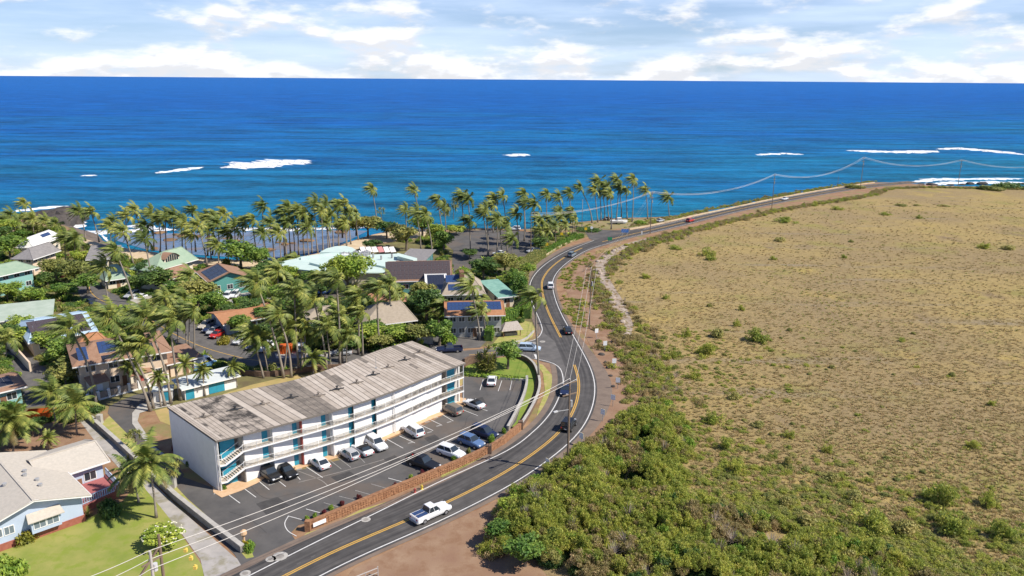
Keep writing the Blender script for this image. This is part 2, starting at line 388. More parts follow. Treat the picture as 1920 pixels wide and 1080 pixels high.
surf(PS([(292, 325), (340, 319), (385, 313)]), 8, SEA, 2, hgt=.8)
surf(PS([(150, 330), (185, 329)]), 5, SEA, 3, hgt=.6)
surf(PS([(955, 293), (975, 291), (995, 290)]), 14, SEA, 4, hgt=1.4)
surf(PS([(1420, 291), (1465, 288), (1512, 290)]), 10, SEA, 5, hgt=.6)
surf(PS([(1585, 282), (1650, 285), (1710, 286), (1760, 283)]), 16, SEA, 6, hgt=1.4)
surf(PS([(1755, 280), (1800, 279), (1850, 283), (1925, 291)]), 14, SEA, 7, hgt=1.4)
for k, l in enumerate(([(1705, 342), (1760, 337), (1830, 336), (1925, 335)], [(1725, 347), (1800, 343), (1925, 342)], [(20, 398), (60, 393), (105, 388), (140, 387)],
          [(125, 410), (140, 424), (132, 432)], [(150, 434), (200, 436), (290, 430), (340, 432)], [(235, 424), (300, 428)], [(400, 432), (470, 430), (540, 431), (620, 428)],
          [(600, 430), (650, 426), (690, 428)], [(60, 403), (100, 400)])):
    surf(PS(l), 5.5 if k > 1 else 9, SEA, 20 + k, hgt=.7)
surf([p + Vector((0, 0, 0)) for p in offset(coast[20:-60], 10.5)], 1.6, SEA, 40, hgt=.2)

M('reef_flat', (.10, .17, .28), (.045, .08, .13), scale=.35, rough=.25, spec=.5, world=True, bump=.3, bscale=1, c3=(.16, .10, .05), scale3=.09, amt3=.8)
sheet('reef_flat', [P(x, y, SEA) for x, y in [(215, 432), (300, 438), (400, 436), (480, 434), (560, 434), (640, 431), (690, 433), (660, 448), (610, 468), (560, 478), (500, 486), (430, 482), (340, 476), (270, 467), (220, 452)]], SEA + .06, 'reef_flat')
# rocks
def rock_mesh(seed, n=2):
    bm = bmesh.new(); bmesh.ops.create_icosphere(bm, subdivisions=n, radius=1); rr = random.Random(seed)
    ax = [Vector((rr.gauss(0, 1), rr.gauss(0, 1), rr.gauss(0, 1))).normalized() for _ in range(9)]; am = [rr.uniform(.62, .95) for _ in ax]
    for v in bm.verts:
        for a, c in zip(ax, am):
            t = v.co.dot(a)
            if t > c: v.co -= a * (t - c)
        v.co *= rr.uniform(.93, 1.05)
    me = bpy.data.meshes.new('rock'); bm.to_mesh(me); bm.free(); return me
ROCKS = [rock_mesh(i) for i in range(6)]
def rock(px, py, s, mat, label, group, z=None, sq=.6, name='rock'):
    o = link(name, random.choice(ROCKS).copy() if mat is None else ROCKMATS[mat][random.randrange(6)])
    p = P(px, py, SEA if z is None else z); o.location = p; o.scale = (s * random.uniform(.8, 1.3), s * random.uniform(.7, 1.1), s * sq * random.uniform(.8, 1.2)); o.rotation_euler = (0, 0, random.random() * 6)
    tag(o, label, 'rock', group); return o
ROCKMATS = {}
for mn in ('lava', 'tide_rock', 'pale_rock'):
    ROCKMATS[mn] = []
    for r_ in ROCKS:
        c = r_.copy(); c.materials.append(MATS[mn]); ROCKMATS[mn].append(c)
for i in range(26):
    t = random.random(); x = 62 + 72 * t + random.uniform(-8, 8); y = 408 + 9 * math.sin(t * 3) - 10 * t + random.uniform(0, 16)
    rock(x, y, random.uniform(3.5, 6.5) * (1.5 if 95 < x < 125 else .85), 'lava', 'black lava boulder in the surf-ringed outcrop by the left shore', 'black lava boulders of the outcrop', sq=.8, z=SEA + .5)
for x, y in ((300, 437), (330, 440), (345, 443), (372, 444), (395, 446), (425, 447), (522, 455), (535, 458), (548, 456), (575, 452), (640, 436), (320, 450), (440, 452), (500, 470), (290, 466), (470, 476)):
    rock(x, y, random.uniform(1.5, 3.6), 'tide_rock', 'low brown reef rock in the shallow water behind the palms', 'brown reef rocks in the shallows', sq=.3)
for i in range(10):
    rock(1705 + i * 24 + random.uniform(-8, 8), 348 - random.random() * 3, random.uniform(2, 4.5), 'lava', 'dark rock in white surf beyond the dry field', 'dark rocks beyond the field', sq=.4)

# ------------------------------------------------------------------ ground covers
beach = PX([(140, 442), (200, 460), (340, 480), (430, 486), (500, 490), (560, 482), (612, 472), (650, 456), (700, 440), (745, 433), (800, 432), (820, 440), (760, 450), (700, 458), (660, 470), (600, 480), (560, 492), (500, 505), (420, 500), (330, 496), (250, 488), (180, 478)])
sheet('beach', beach, .02, 'sand')
sheet('coastal_bank', PX([(985, 431), (1040, 421), (1100, 416), (1160, 411), (1230, 409), (1290, 404), (1330, 398), (1310, 403), (1270, 413), (1225, 423), (1180, 428), (1120, 430), (1070, 432), (1010, 438)]), .02, 'point_soil')
village = PX([(-300, 404), (0, 410), (60, 420), (120, 430), (150, 452), (190, 478), (330, 497), (500, 506), (600, 482), (700, 460), (830, 440), (1000, 440), (1095, 432), (1100, 440), (1040, 470), (995, 515), (985, 560), (1005, 610), (990, 640), (860, 655), (700, 690), (560, 720), (420, 740), (330, 775), (200, 760), (140, 830), (-300, 880)])
sheet('garden_ground', village, .015, 'garden_soil')
field = PX([(1118, 470), (1180, 455), (1260, 440), (1360, 418), (1460, 396), (1560, 375), (1640, 359), (1700, 350), (1760, 351), (1850, 352), (1960, 354), (2500, 366)]) + [Vector((500, 200, 0)), Vector((350, 20, 0)), Vector((30, 20, 0))] + PX([(1010, 1100), (1040, 980), (1130, 850), (1200, 770), (1175, 680), (1140, 600), (1110, 550), (1105, 510)])
sheet('dry_field', field, .02, 'dry_grass')
dirt = PX([(600, 1180), (660, 1068), (780, 1010), (930, 940), (1030, 880), (1100, 812), (1128, 760), (1130, 700), (1108, 650), (1080, 600), (1062, 545), (1075, 505), (1110, 478), (1150, 470), (1125, 510), (1120, 545), (1150, 600), (1190, 690), (1215, 760), (1170, 810), (1110, 860), (1040, 920), (960, 1000), (1050, 1110), (1000, 1180)])
sheet('dirt_verge', dirt, .03, 'red_dirt')
sheet('pale_bank', PX([(1180, 640), (1168, 600), (1150, 560), (1132, 535), (1118, 520), (1112, 505), (1120, 490), (1140, 475), (1170, 458), (1210, 447), (1240, 440), (1230, 447), (1190, 458), (1160, 472), (1142, 490), (1135, 508), (1150, 535), (1172, 570), (1188, 610)]), .05, 'pale_rock')
sheet('left_verge', PX([(560, 1010), (576, 998), (700, 945), (800, 905), (917, 858), (980, 812), (1002, 790), (1022, 735), (1020, 700), (1003, 680), (1030, 680), (1052, 712), (1060, 740), (1044, 775), (1012, 818), (940, 868), (830, 916), (700, 972), (600, 1020), (570, 1014)]), .03, 'red_dirt')
for k, l in enumerate(([(826, 894), (850, 872), (920, 848), (965, 822), (990, 808), (985, 818), (930, 856), (880, 884), (840, 902)], [(1003, 790), (1012, 760), (1022, 735), (1018, 700), (1004, 680), (1018, 684), (1036, 705), (1042, 735), (1032, 765), (1015, 795)],
          [(675, 957), (735, 938), (742, 944), (690, 968), (640, 985), (590, 1002), (568, 1006), (575, 1000), (620, 985)])):
    sheet('verge_grass', PX(l), .045, 'verge_grass')
sheet('wall_grass', PX([(190, 795), (215, 818), (262, 862), (336, 930), (400, 986), (448, 1024), (470, 1030), (476, 1045), (462, 1048), (440, 1022), (400, 978), (352, 936), (300, 880), (240, 815), (205, 780)]), .05, 'verge_grass')
sheet('front_lawn', PX([(-120, 1010), (60, 1005), (150, 980), (230, 940), (262, 900), (280, 915), (315, 965), (352, 1020), (380, 1062), (384, 1100), (380, 1160), (-120, 1160)]), .03, 'lawn')
sheet('gravel_drive', PX([(150, 790), (175, 782), (210, 815), (240, 850), (262, 880), (330, 948), (400, 1010), (440, 1045), (470, 1062), (480, 1075), (430, 1100), (384, 1085), (376, 1050), (340, 1000), (300, 950), (262, 905), (225, 880), (180, 830)]), .035, 'grey_gravel')
sheet('yard_dirt', PX([(-60, 850), (0, 848), (60, 846), (190, 840), (165, 800), (120, 775), (60, 775), (-60, 800)]), .03, 'red_dirt')
sheet('courtyard_grass', PX([(325, 800), (300, 790), (290, 770), (330, 760), (400, 745), (470, 722), (540, 706), (600, 700), (700, 690), (640, 660), (900, 690), (870, 720), (520, 860), (340, 880)]), .025, 'dry_lawn')
M('green_turf', (.14, .22, .03), (.22, .26, .05), scale=.5, rough=.95, world=True, bump=.3, bscale=8)
sheet('corner_lawn', PX([(868, 690), (885, 680), (925, 672), (965, 668), (990, 672), (1002, 682), (1005, 705), (1000, 735), (988, 765), (970, 795), (958, 804), (970, 780), (984, 745), (988, 712), (940, 708), (868, 702)]), .028, 'green_turf')
sheet('hut_lawn', PX([(920, 650), (935, 632), (950, 610), (975, 600), (998, 605), (1003, 620), (998, 632), (975, 645), (945, 655)]), .028, 'verge_grass')
# ------------------------------------------------------------------ roads
yl_px = [(420, 1140), (535, 1080), (635, 1030), (750, 982), (835, 944), (950, 885), (1040, 820), (1070, 782), (1082, 752), (1086, 717), (1075, 680), (1051, 632), (1030, 590), (1020, 562), (1016, 540), (1017, 525), (1030, 505), (1055, 485), (1087, 467), (1125, 455), (1175, 441.5), (1225, 430.5), (1275, 419), (1325, 406.5), (1380, 393.5), (1440, 381), (1515, 366.5), (1590, 354), (1665, 345.5), (1720, 341)]
yl = resample(spline(PX(yl_px), 8), 2.0)
for _ in range(6): yl = [yl[0]] + [(a + b * 2 + c) / 4 for a, b, c in zip(yl, yl[1:], yl[2:])] + [yl[-1]]
def wid(p, near, far): t = max(0, min(1, (p.y - 118) / 40)); return near * (1 - t) + far * t
Lw = [wid(p, 4.2, 3.25) for p in yl]; Rw = [3.05] * len(yl)
def shr(p): # paved shoulder outside the bend
    return 0.6 + 2.2 * math.exp(-((p.y - 142) / 22) ** 2)
strip('shoulder', offset(yl, [l + 1.6 + (.8 if 200 < p.y < 270 else 0) for l, p in zip(Lw, yl)]), offset(yl, [-(r + shr(p) + .5) for r, p in zip(Rw, yl)]), .05, 'shoulder', kind='structure')
road = strip('road', offset(yl, [l + .5 for l in Lw]), offset(yl, [-(r + .45) for r in Rw]), .06, 'road_asphalt', kind='structure', uv=True)
ss_px = [(1040, 664), (1000, 657), (950, 658), (900, 664), (860, 668), (800, 676), (720, 683), (640, 684), (560, 684), (480, 676), (443, 669), (383, 652), (333, 630), (292, 606), (262, 590), (232, 578), (195, 566), (172, 550), (166, 530)]
ss = resample(spline(PX(ss_px), 8), 1.5)
side = strip('side_street', offset(ss, 3.0), offset(ss, -3.0), .055, 'old_asphalt', kind='structure', uv=True)
junc = sheet('junction', PX([(945, 650), (965, 647), (1003, 637), (1016, 622), (1040, 640), (1060, 690), (1056, 715), (1050, 694), (1040, 684), (1002, 674), (950, 667)]), .063, 'old_asphalt')
sheet('beach_junction', PX([(1105, 448), (1098, 436), (1085, 428), (1110, 430), (1150, 432), (1185, 431), (1200, 428), (1190, 437), (1150, 447), (1120, 455)]), .052, 'lot_asphalt')
# markings
def sub(pts, a, b): return [p for p in pts if a <= p.y <= b]
def line(pts, off, w, a, b, mat, name, z=.075):
    l = offset(pts, off); sel = [(q) for p, q in zip(pts, l) if a <= p.y <= b]
    if len(sel) > 1: ribbon(name, sel, w, z, mat, road)
j0, j1 = P(1075, 679).y, P(1051, 634).y
for o_ in (.16, -.16):
    line(yl, o_, .18, 0, j0, 'paint_yellow', 'centre_line'); line(yl, o_, .18, j1, P(1092, 465).y, 'paint_yellow', 'centre_line'); line(yl, o_, .18, P(1128, 454).y, 900, 'paint_yellow', 'centre_line')
line(yl, -3.05, .17, 0, 900, 'paint_white', 'edge_line')
ribbon('edge_line', spline(PX([(420, 1104), (470, 1079), (597, 1015), (700, 965), (822, 905), (950, 846), (1002, 808), (1032, 775), (1048, 745), (1056, 718), (1052, 695), (1041, 684), (1022, 677), (1002, 673)]), 6), .17, .075, 'paint_white', road)
ribbon('edge_line', spline(PX([(965, 646), (1003, 637), (1016, 622), (1014, 607), (1005, 585), (997, 565), (993, 545), (996, 527), (1009, 508), (1032, 489), (1066, 470), (1114, 451)]), 6), .17, .075, 'paint_white', road)
line(yl, 3.1, .17, P(1172, 432).y, 900, 'paint_white', 'edge_line')
for p, q in list(zip(offset(yl, .95), offset(yl, .95)[1:]))[:34]:
    d = (q - p).normalized(); ribbon('rumble_mark', [p, p + d * .6], .12, .072, 'old_asphalt', road)
ribbon('stop_line', PX([(1003, 665), (1007, 673)]), .5, .075, 'paint_white', road)
ribbon('centre_line', offset(ss, .0)[6:14], .2, .07, 'paint_yellow', side); ribbon('centre_line', offset(ss, .0)[24:], .18, .07, 'paint_yellow', side)
for x, y in ((525, 1044), (508, 1049), (460, 1076), (686, 975), (1017, 641), (1002, 644)):
    c = P(x, y); s = .75 if x == 525 else .5
    sheet('manhole_surround', [(c.x + s * 1.3 * math.cos(a * .524), c.y + s * 1.3 * math.sin(a * .524)) for a in range(12)], .08, 'concrete', road)
    sheet('manhole_cover', [(c.x + s * .7 * math.cos(a * .524), c.y + s * .7 * math.sin(a * .524)) for a in range(12)], .088, 'concrete_dark', road)
# ------------------------------------------------------------------ parking lots and drives
lot = sheet('parking_lot', PX([(440, 1040), (400, 1000), (352, 955), (330, 915), (330, 890), (414, 920), (470, 905), (640, 862), (800, 795), (866, 762), (868, 706), (905, 708), (985, 714), (982, 745), (968, 790), (950, 812), (915, 836), (800, 892), (700, 932), (590, 978), (560, 985), (545, 1000), (556, 1016), (600, 1022), (520, 1055), (480, 1066), (452, 1060)]), .04, 'lot_asphalt')
for x, y in (): pass
stalls = [((401, 925), (481, 896)), ((401, 926), (420, 953))]
for a, b in [((401, 927), (422, 918)), ((423, 924), (450, 944)), ((453, 913), (480, 933)), ((482, 900), (505, 919)), ((513, 895), (536, 913)), ((545, 880), (563, 900)), ((567, 871), (605, 896)), ((618, 863), (640, 880)), ((632, 857), (658, 877)), ((665, 848), (684, 868)), ((724, 823), (756, 841)), ((749, 818), (778, 831)), ((782, 794), (812, 808)), ((798, 783), (829, 798)), ((826, 776), (850, 790)), ((866, 768), (896, 780)), ((893, 763), (914, 771)), ((941, 714), (934, 734)), ((960, 714), (956, 732)),
             ((540, 968), (577, 978)), ((574, 955), (600, 962)), ((607, 943), (634, 951)), ((636, 931), (664, 938)), ((666, 920), (694, 928)), ((696, 908), (724, 916)), ((728, 897), (758, 905)), ((906, 712), (900, 732))]:
    ribbon('stall_line', PX([a, b]), .11, .06, 'paint_white' if a[0] < 580 or a[0] > 720 else 'paint_faded', lot)
ribbon('stall_line', PX([(401, 926), (470, 905), (560, 879)]), .12, .06, 'paint_faded', lot)
ribbon('island_line', spline(PX([(541, 968), (534, 982), (540, 996), (556, 1006)]), 6), .11, .062, 'paint_white', lot)
for k, (x, y) in enumerate(((437, 922), (504, 910), (556, 882), (756, 803), (797, 793), (813, 785), (818, 800), (801, 812), (765, 832), (838, 793))):
    p = P(x, y); ribbon('stall_number', [p, p + Vector((.7, .5, 0))], .35, .058, 'paint_faded', lot)
for l in ([(620, 895), (655, 884), (672, 894), (636, 906)], [(795, 822), (815, 815), (826, 824), (806, 832)], [(480, 945), (520, 932), (545, 950), (500, 966)], [(880, 750), (905, 745), (912, 758), (886, 764)], [(720, 862), (740, 854), (752, 862), (731, 871)]):
    sheet('asphalt_patch', PX(l), .05, 'asphalt_patch', lot)
for l in ([(470, 912), (500, 935), (560, 925), (620, 932)], [(690, 872), (720, 885), (770, 860), (800, 850)], [(840, 815), (870, 800), (880, 780), (930, 760)], [(430, 960), (470, 975), (500, 1000)]):
    ribbon('asphalt_crack', spline(PX(l), 6), .06, .053, 'asphalt_patch', lot)
for l in ([(905, 722), (912, 735), (915, 748), (908, 760)], [(880, 800), (910, 790), (930, 770), (945, 755)], [(560, 884), (600, 900), (615, 912)], [(560, 905), (640, 885), (720, 862)]):
    ribbon('tyre_mark', spline(PX(l), 6), .14, .055, 'concrete_dark' if l[0][0] == 560 else 'lot_asphalt', lot)
sheet('entrance_apron', PX([(600, 1022), (520, 1056), (480, 1067), (452, 1062), (430, 1100), (380, 1160), (300, 1200), (420, 1130), (470, 1098), (597, 1035)]), .045, 'old_asphalt')
sheet('rear_drive', PX([(335, 915), (352, 950), (300, 895), (255, 845), (222, 800), (202, 775), (205, 762), (225, 752), (250, 742), (300, 728), (318, 735), (300, 745), (262, 758), (252, 770), (255, 790), (285, 830), (330, 870), (345, 890)]), .042, 'lot_asphalt')
sheet('kerb_path', PX([(262, 758), (300, 752), (325, 752), (318, 762), (285, 768), (262, 775), (258, 790), (290, 838), (330, 868), (320, 868), (280, 838), (248, 795), (248, 775)]), .07, 'concrete')
sheet('walkway_paving', PX([(400, 924), (416, 934), (452, 921), (484, 906), (508, 890), (545, 884), (605, 868), (664, 849), (704, 833), (738, 819), (804, 789), (840, 775), (872, 761), (874, 748), (830, 740), (700, 800), (520, 860), (425, 885), (398, 900)]), .09, 'terracotta_paving')
sheet('beach_parking', PX([(828, 452), (850, 436), (880, 432), (960, 432), (1000, 436), (1005, 452), (990, 478), (960, 492), (905, 492), (880, 510), (850, 512), (848, 490), (850, 470)]), .03, 'lot_asphalt')
sheet('street_parking', PX([(320, 590), (365, 598), (420, 622), (445, 645), (500, 660), (560, 658), (640, 652), (700, 658), (690, 675), (560, 675), (480, 668), (430, 655), (380, 635), (330, 612)]), .045, 'old_asphalt')
sheet('kerbside_concrete', PX([(515, 663), (560, 660), (620, 660), (622, 672), (560, 672), (518, 672)]), .06, 'concrete')
sheet('shop_forecourt', PX([(800, 640), (830, 625), (895, 622), (912, 640), (900, 652), (840, 655), (805, 662)]), .045, 'old_asphalt')
sheet('yard_parking', PX([(400, 555), (470, 548), (520, 560), (470, 575), (410, 570)]), .03, 'grey_gravel')
sheet('courtyard_parking', PX([(590, 545), (640, 533), (670, 545), (640, 562), (600, 562)]), .03, 'lot_asphalt')
sheet('patio', PX([(684, 570), (692, 547), (765, 535), (770, 558), (757, 570)]), .05, 'patio_red')
sheet('house_drive', PX([(205, 548), (225, 556), (260, 570), (245, 582), (205, 566), (165, 560), (160, 540), (185, 535)]), .035, 'old_asphalt')
sheet('lane', PX([(5, 655), (40, 650), (85, 690), (100, 720), (90, 760), (50, 765), (40, 720), (10, 690)]), .03, 'old_asphalt')
# ------------------------------------------------------------------ building materials
M('white_wall', (.80, .79, .77), (.74, .73, .71), scale=.9, rough=.85, bump=.25, bscale=3)
M('white_trim', (.80, .79, .77), rough=.6)
M('teal_door', (.035, .30, .42), (.03, .25, .36), scale=1, rough=.5)
M('teal_pale', (.10, .42, .50), rough=.6)
M('red_door', (.42, .10, .08), rough=.6)
M('glass', (.03, .04, .05), rough=.08, spec=.8)
M('glass_pale', (.16, .20, .24), rough=.1, spec=.8)
M('metal_grey', (.40, .40, .40), (.30, .30, .30), scale=2, rough=.5)
M('dark_metal', (.05, .05, .05), rough=.6)
M('baluster', (.22, .20, .17), rough=.8)
M('slab', (.66, .63, .58), rough=.8)
M('walkway_floor', (.52, .46, .38), rough=.9)
M('tread', (.55, .48, .40), rough=.9)
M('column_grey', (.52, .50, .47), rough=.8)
RS = (1, 1, 1)
M('roof_seam', (.17, .15, .13), rough=.9)
M('roof_light', (.46, .395, .33), (.36, .305, .25), scale=.6, rough=.95, bump=.1, bscale=6)
M('roof_cream', (.53, .465, .395), (.44, .38, .32), scale=.6, rough=.95)
M('roof_mid', (.35, .30, .25), (.26, .22, .18), scale=.5, rough=.95)
M('roof_dark', (.15, .13, .11), (.27, .23, .19), scale=.7, rough=.95)
M('roof_mould', (.06, .053, .047), (.42, .36, .30), scale=.45, rough=.95, lo=.38, hi=.56, detail=10)
# ------------------------------------------------------------------ the long apartment building
AF = [Vector((x, y, 0)) for x, y in [(-41.2, 100.9), (-38.2, 102.9), (-32.3, 107.4), (-26.8, 111.9), (-22.2, 116.3), (-17.8, 121.4), (-14.6, 125.6), (-11.5, 129.4), (-8.2, 132.9)]]
AB = [Vector((x, y, 0)) for x, y in [(-52.9, 112.5), (-50.0, 114.9), (-43.9, 119.0), (-36.8, 123.8), (-31.9, 129.1), (-28.3, 134.3), (-25.2, 138.9), (-22.3, 142.2), (-19.3, 144.9)]]
AFs, ABs = spline(AF, 10), spline(AB, 10)
AO = Vector((-30, 122, 0))
def A(t, w, z=0.0):
    k = max(0, min(1, t)) * (len(AFs) - 1); i = min(int(k), len(AFs) - 2); k -= i
    p = AFs[i].lerp(AFs[i + 1], k).lerp(ABs[i].lerp(ABs[i + 1], k), w); return Vector((p.x - AO.x, p.y - AO.y, z))
apt = empty('apartment_building', AO)
tag(apt, 'long white three-storey apartment block with teal doors and a weathered flat roof', 'building')
FL = (0.12, 2.68, 5.32, 7.72)
def wallseg(name, t0, w0, t1, w1, z0, z1, mat, parent=apt, th=.18, n=1):
    """an upright piece of wall from (t0, w0) to (t1, w1)"""
    m = MB()
    for k in range(n):
        a = A(t0 + (t1 - t0) * k / n, w0 + (w1 - w0) * k / n); b = A(t0 + (t1 - t0) * (k + 1) / n, w0 + (w1 - w0) * (k + 1) / n)
        d = (b - a).normalized(); nn = Vector((-d.y, d.x, 0)) * th
        m.prism([a, b, b + nn, a + nn], z0, z1)
    return m.build(name, mat, parent)
def slabseg(name, ts, w0, w1, z0, z1, mat, parent=apt):
    m = MB(); 
    for a, b in zip(ts, ts[1:]): m.prism([A(a, w0), A(b, w0), A(b, w1), A(a, w1)], z0, z1)
    me = m.mesh(name); bm = bmesh.new(); bm.from_mesh(me); bmesh.ops.remove_doubles(bm, verts=bm.verts, dist=.001); bm.to_mesh(me); bm.free()
    return link(name, me, parent, mat)
def trange(a, b, n): return [a + (b - a) * i / n for i in range(n + 1)]
slabseg('foundation', trange(.02, .985, 30), .10, .96, 0.02, .12, 'slab')
wallseg('end_wall', .014, .03, .014, .965, 0, 7.66, 'white_wall', th=.25, n=1)
for k in range(0):   # joints between the cast panels of the end wall
    w_ = .03 + .935 * k / 12; a = A(.014, w_); d = (A(.014, .9) - A(.014, .1)).normalized()
    MB().bar(a + Vector((0, 0, .1)) + Vector((-d.y, d.x, 0)) * .26, a + Vector((0, 0, 7.6)) + Vector((-d.y, d.x, 0)) * .26, .03, .03).build('panel_joint', 'column_grey', apt)
wallseg('end_wall', .985, .10, .985, .965, 0, 7.66, 'white_wall', th=-.25)
wallseg('rear_wall', .014, .965, .985, .965, 0, 7.66, 'white_wall', n=24)
# front bays: (start, end, kind) in the order along the facade
bays = [(.135, .186, 'wall'), (.186, .200, 'door'), (.209, .2605, 'wall'), (.2605, .2735, 'door'), (.2851, .3401, 'wall'), (.3401, .3538, 'door'), (.3675, .4274, 'wall'), (.4274, .4426, 'door'), (.4426, .5091, 'wall'), (.5091, .5257, 'door'), (.5257, .592, 'wall'), (.592, .6757, 'step'), (.6757, .766, 'step'), (.766, .8604, 'step')]
for fl in range(3):
    z0, z1 = FL[fl], (FL[fl + 1] - .16 if fl < 2 else 7.66)
    for a, b, kind in bays:
        if kind == 'wall':
            saw = a < .42
            wallseg('wall_panel', a, .042 if saw else .046, b, .08 if saw else .054, z0, z1, 'white_wall', n=3)
            if saw: wallseg('wall_return', a, .042, a, .12, z0, z1, 'white_wall', th=.16)
        elif kind == 'step':
            wallseg('wall_panel', a, .05, b, .032, z0, z1, 'white_wall', n=3); wallseg('wall_return', b, .032, b, .09, z0, z1, 'white_wall', th=.16)
        else:
            d = wallseg('door', a, .085, b, .085, z0, z0 + 2.15, 'teal_door'); wallseg('transom', a, .085, b, .085, z0 + 2.16, z1, 'teal_door' if a > .42 else 'glass')
            if a < .42:
                nx = {.186: .209, .2605: .2851, .3401: .3675}[a]
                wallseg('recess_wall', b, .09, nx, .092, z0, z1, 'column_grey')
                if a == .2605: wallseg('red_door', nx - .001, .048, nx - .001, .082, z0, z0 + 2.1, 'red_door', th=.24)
            p = A((a + b) / 2, .1, z0 + 1.0); MB().box(p.x - .05, p.x + .05, p.y - .05, p.y + .05, p.z - .05, p.z + .05).build('knob', 'metal_grey', d)
    # corner of the facade at the ends
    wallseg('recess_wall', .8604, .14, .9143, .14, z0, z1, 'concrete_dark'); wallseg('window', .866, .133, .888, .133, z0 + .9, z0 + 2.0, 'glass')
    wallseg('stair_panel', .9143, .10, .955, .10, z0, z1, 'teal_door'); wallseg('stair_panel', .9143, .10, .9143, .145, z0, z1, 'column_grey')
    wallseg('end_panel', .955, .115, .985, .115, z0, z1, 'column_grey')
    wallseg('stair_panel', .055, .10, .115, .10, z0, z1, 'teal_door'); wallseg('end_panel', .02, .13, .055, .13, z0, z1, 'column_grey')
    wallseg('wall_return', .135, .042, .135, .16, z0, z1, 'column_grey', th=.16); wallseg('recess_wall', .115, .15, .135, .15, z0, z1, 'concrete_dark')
# walkways with their railings
for z in FL[1:3]:
    ts = trange(.125, .985, 44)
    slabseg('walkway', ts, .012, .15, z - .14, z - .002, 'walkway_floor'); slabseg('walkway_edge', ts, .004, .0115, z - .16, z + .01, 'white_trim')
    rail = MB(); bal = MB(); pr = None
    for k, t in enumerate(trange(.125, .985, 44)):
        p = A(t, .012, z); q = p + Vector((0, 0, 1.0))
        if k % 2 == 0: rail.bar(p, q, .06)
        if pr: rail.bar(pr, q, .05, .04); rail.bar(pr - Vector((0, 0, .85)), q - Vector((0, 0, .85)), .04)
        pr = q
    rail.build('railing', 'white_trim', apt)
    for t in trange(.126, .984, 300):
        p = A(t, .012, z); bal.bar(p + Vector((0, 0, .12)), p + Vector((0, 0, .98)), .05)
    tag(bal.build('balusters', 'baluster', apt), kind='stuff')
    # stair down to the landing at the near end
    lz = z - 1.35
    m = MB(); m.prism([A(.018, .01), A(.058, .01), A(.058, .12), A(.018, .12)], lz - .14, lz); m.build('landing', 'walkway_floor', apt)
    for wv in (.008, .095):
        MB().bar(A(.057, wv, lz - .02), A(.127, wv, z - .05), .08, .30).build('stringer', 'white_trim', apt)
        MB().bar(A(.057, wv, lz + .95), A(.127, wv, z + .95), .06, .06).bar(A(.018, wv, lz + .95), A(.057, wv, lz + .95), .06).bar(A(.018, wv, lz), A(.018, wv, lz + .95), .06).bar(A(.057, wv, lz), A(.057, wv, lz + .95), .06).build('handrail', 'white_trim', apt)
    MB().bar(A(.018, .006, lz - .08), A(.058, .006, lz - .08), .05, .25).build('landing_edge', 'white_trim', apt)
    for k in range(8):
        f = (k + .5) / 8; a = A(.058 + .066 * f, .012); b = A(.058 + .066 * f, .09); d = (A(.126, .01) - A(.058, .01)).normalized() * .14; zz = lz + (z - lz) * f
        MB().prism([a - d, a + d, b + d, b - d], zz - .03, zz + .03).build('stair_tread', 'tread', apt)
# ends: posts, downpipes
for t, w_ in ((.016, .012), (.984, .012), (.592, .03), (.3675, .032)):
    MB().bar(A(t, w_, 0), A(t, w_, 7.7), .14 if w_ < .05 else .08).build('post' if w_ < .05 else 'downpipe', 'white_trim' if w_ < .05 else 'metal_grey', apt)
# roof: a deck and the felt strips laid across it, patched piece by piece
roof = slabseg('roof', trange(0, 1, 60), -.004, 1.0, 7.70, 7.94, 'roof_seam')
NS = 58; rr = random.Random(5)
for k in range(NS):
    a, b = k / NS + .0012, (k + 1) / NS - .0012; t = (a + b) / 2
    cuts = sorted([0.002, .998] + [rr.uniform(.15, .85) for _ in range(rr.choice((0, 0, 1, 1, 2)))])
    for c0, c1 in zip(cuts, cuts[1:]):
        wm = (c0 + c1) / 2; u = rr.random()
        if .06 < t < .20: mt = 'roof_mould' if u < .6 else 'roof_light'
        elif .30 < t < .385: mt = 'roof_dark' if (wm > .12 and u < .75) else 'roof_mid'
        elif .385 < t < .56: mt = 'roof_dark' if u < .2 else ('roof_cream' if u < .6 else 'roof_light')
        elif t < .30: mt = 'roof_cream' if u < .45 else ('roof_light' if u < .85 else 'roof_mid')
        else: mt = 'roof_light' if u < .62 else ('roof_cream' if u < .9 else 'roof_dark')
        z = 7.955 + rr.random() * .02
        MB().prism([A(a, c0), A(b, c0), A(b, c1 - .003), A(a, c1 - .003)], 7.94, z).build('roof_panel', mt, roof)
for i, (x, y) in enumerate(((382, 782), (441, 768), (492, 758), (546, 746), (597, 742), (632, 730), (669, 718), (700, 703), (728, 689), (759, 675), (787, 661))):
    p = P(x, y, 8) - AO; v = MB().box(p.x - .45, p.x + .45, p.y - .3, p.y + .3, 7.97, 8.12).tube([(p.x, p.y, 8.1), (p.x, p.y, 8.5)], .12).box(p.x - .2, p.x + .2, p.y - .2, p.y + .2, 8.5, 8.6)
    v.bar((p.x - 1.1, p.y - .7, 8.05), (p.x + 1.0, p.y + .6, 8.05), .18, .12); v.build('roof_vent', 'dark_metal' if i % 2 else 'roof_dark', roof)
p = P(705, 690, 8) - AO; MB().bar((p.x, p.y, 7.95), (p.x, p.y, 10.2), .06).box(p.x - .2, p.x + .2, p.y - .2, p.y + .2, 7.96, 8.05).build('antenna', 'metal_grey', roof)
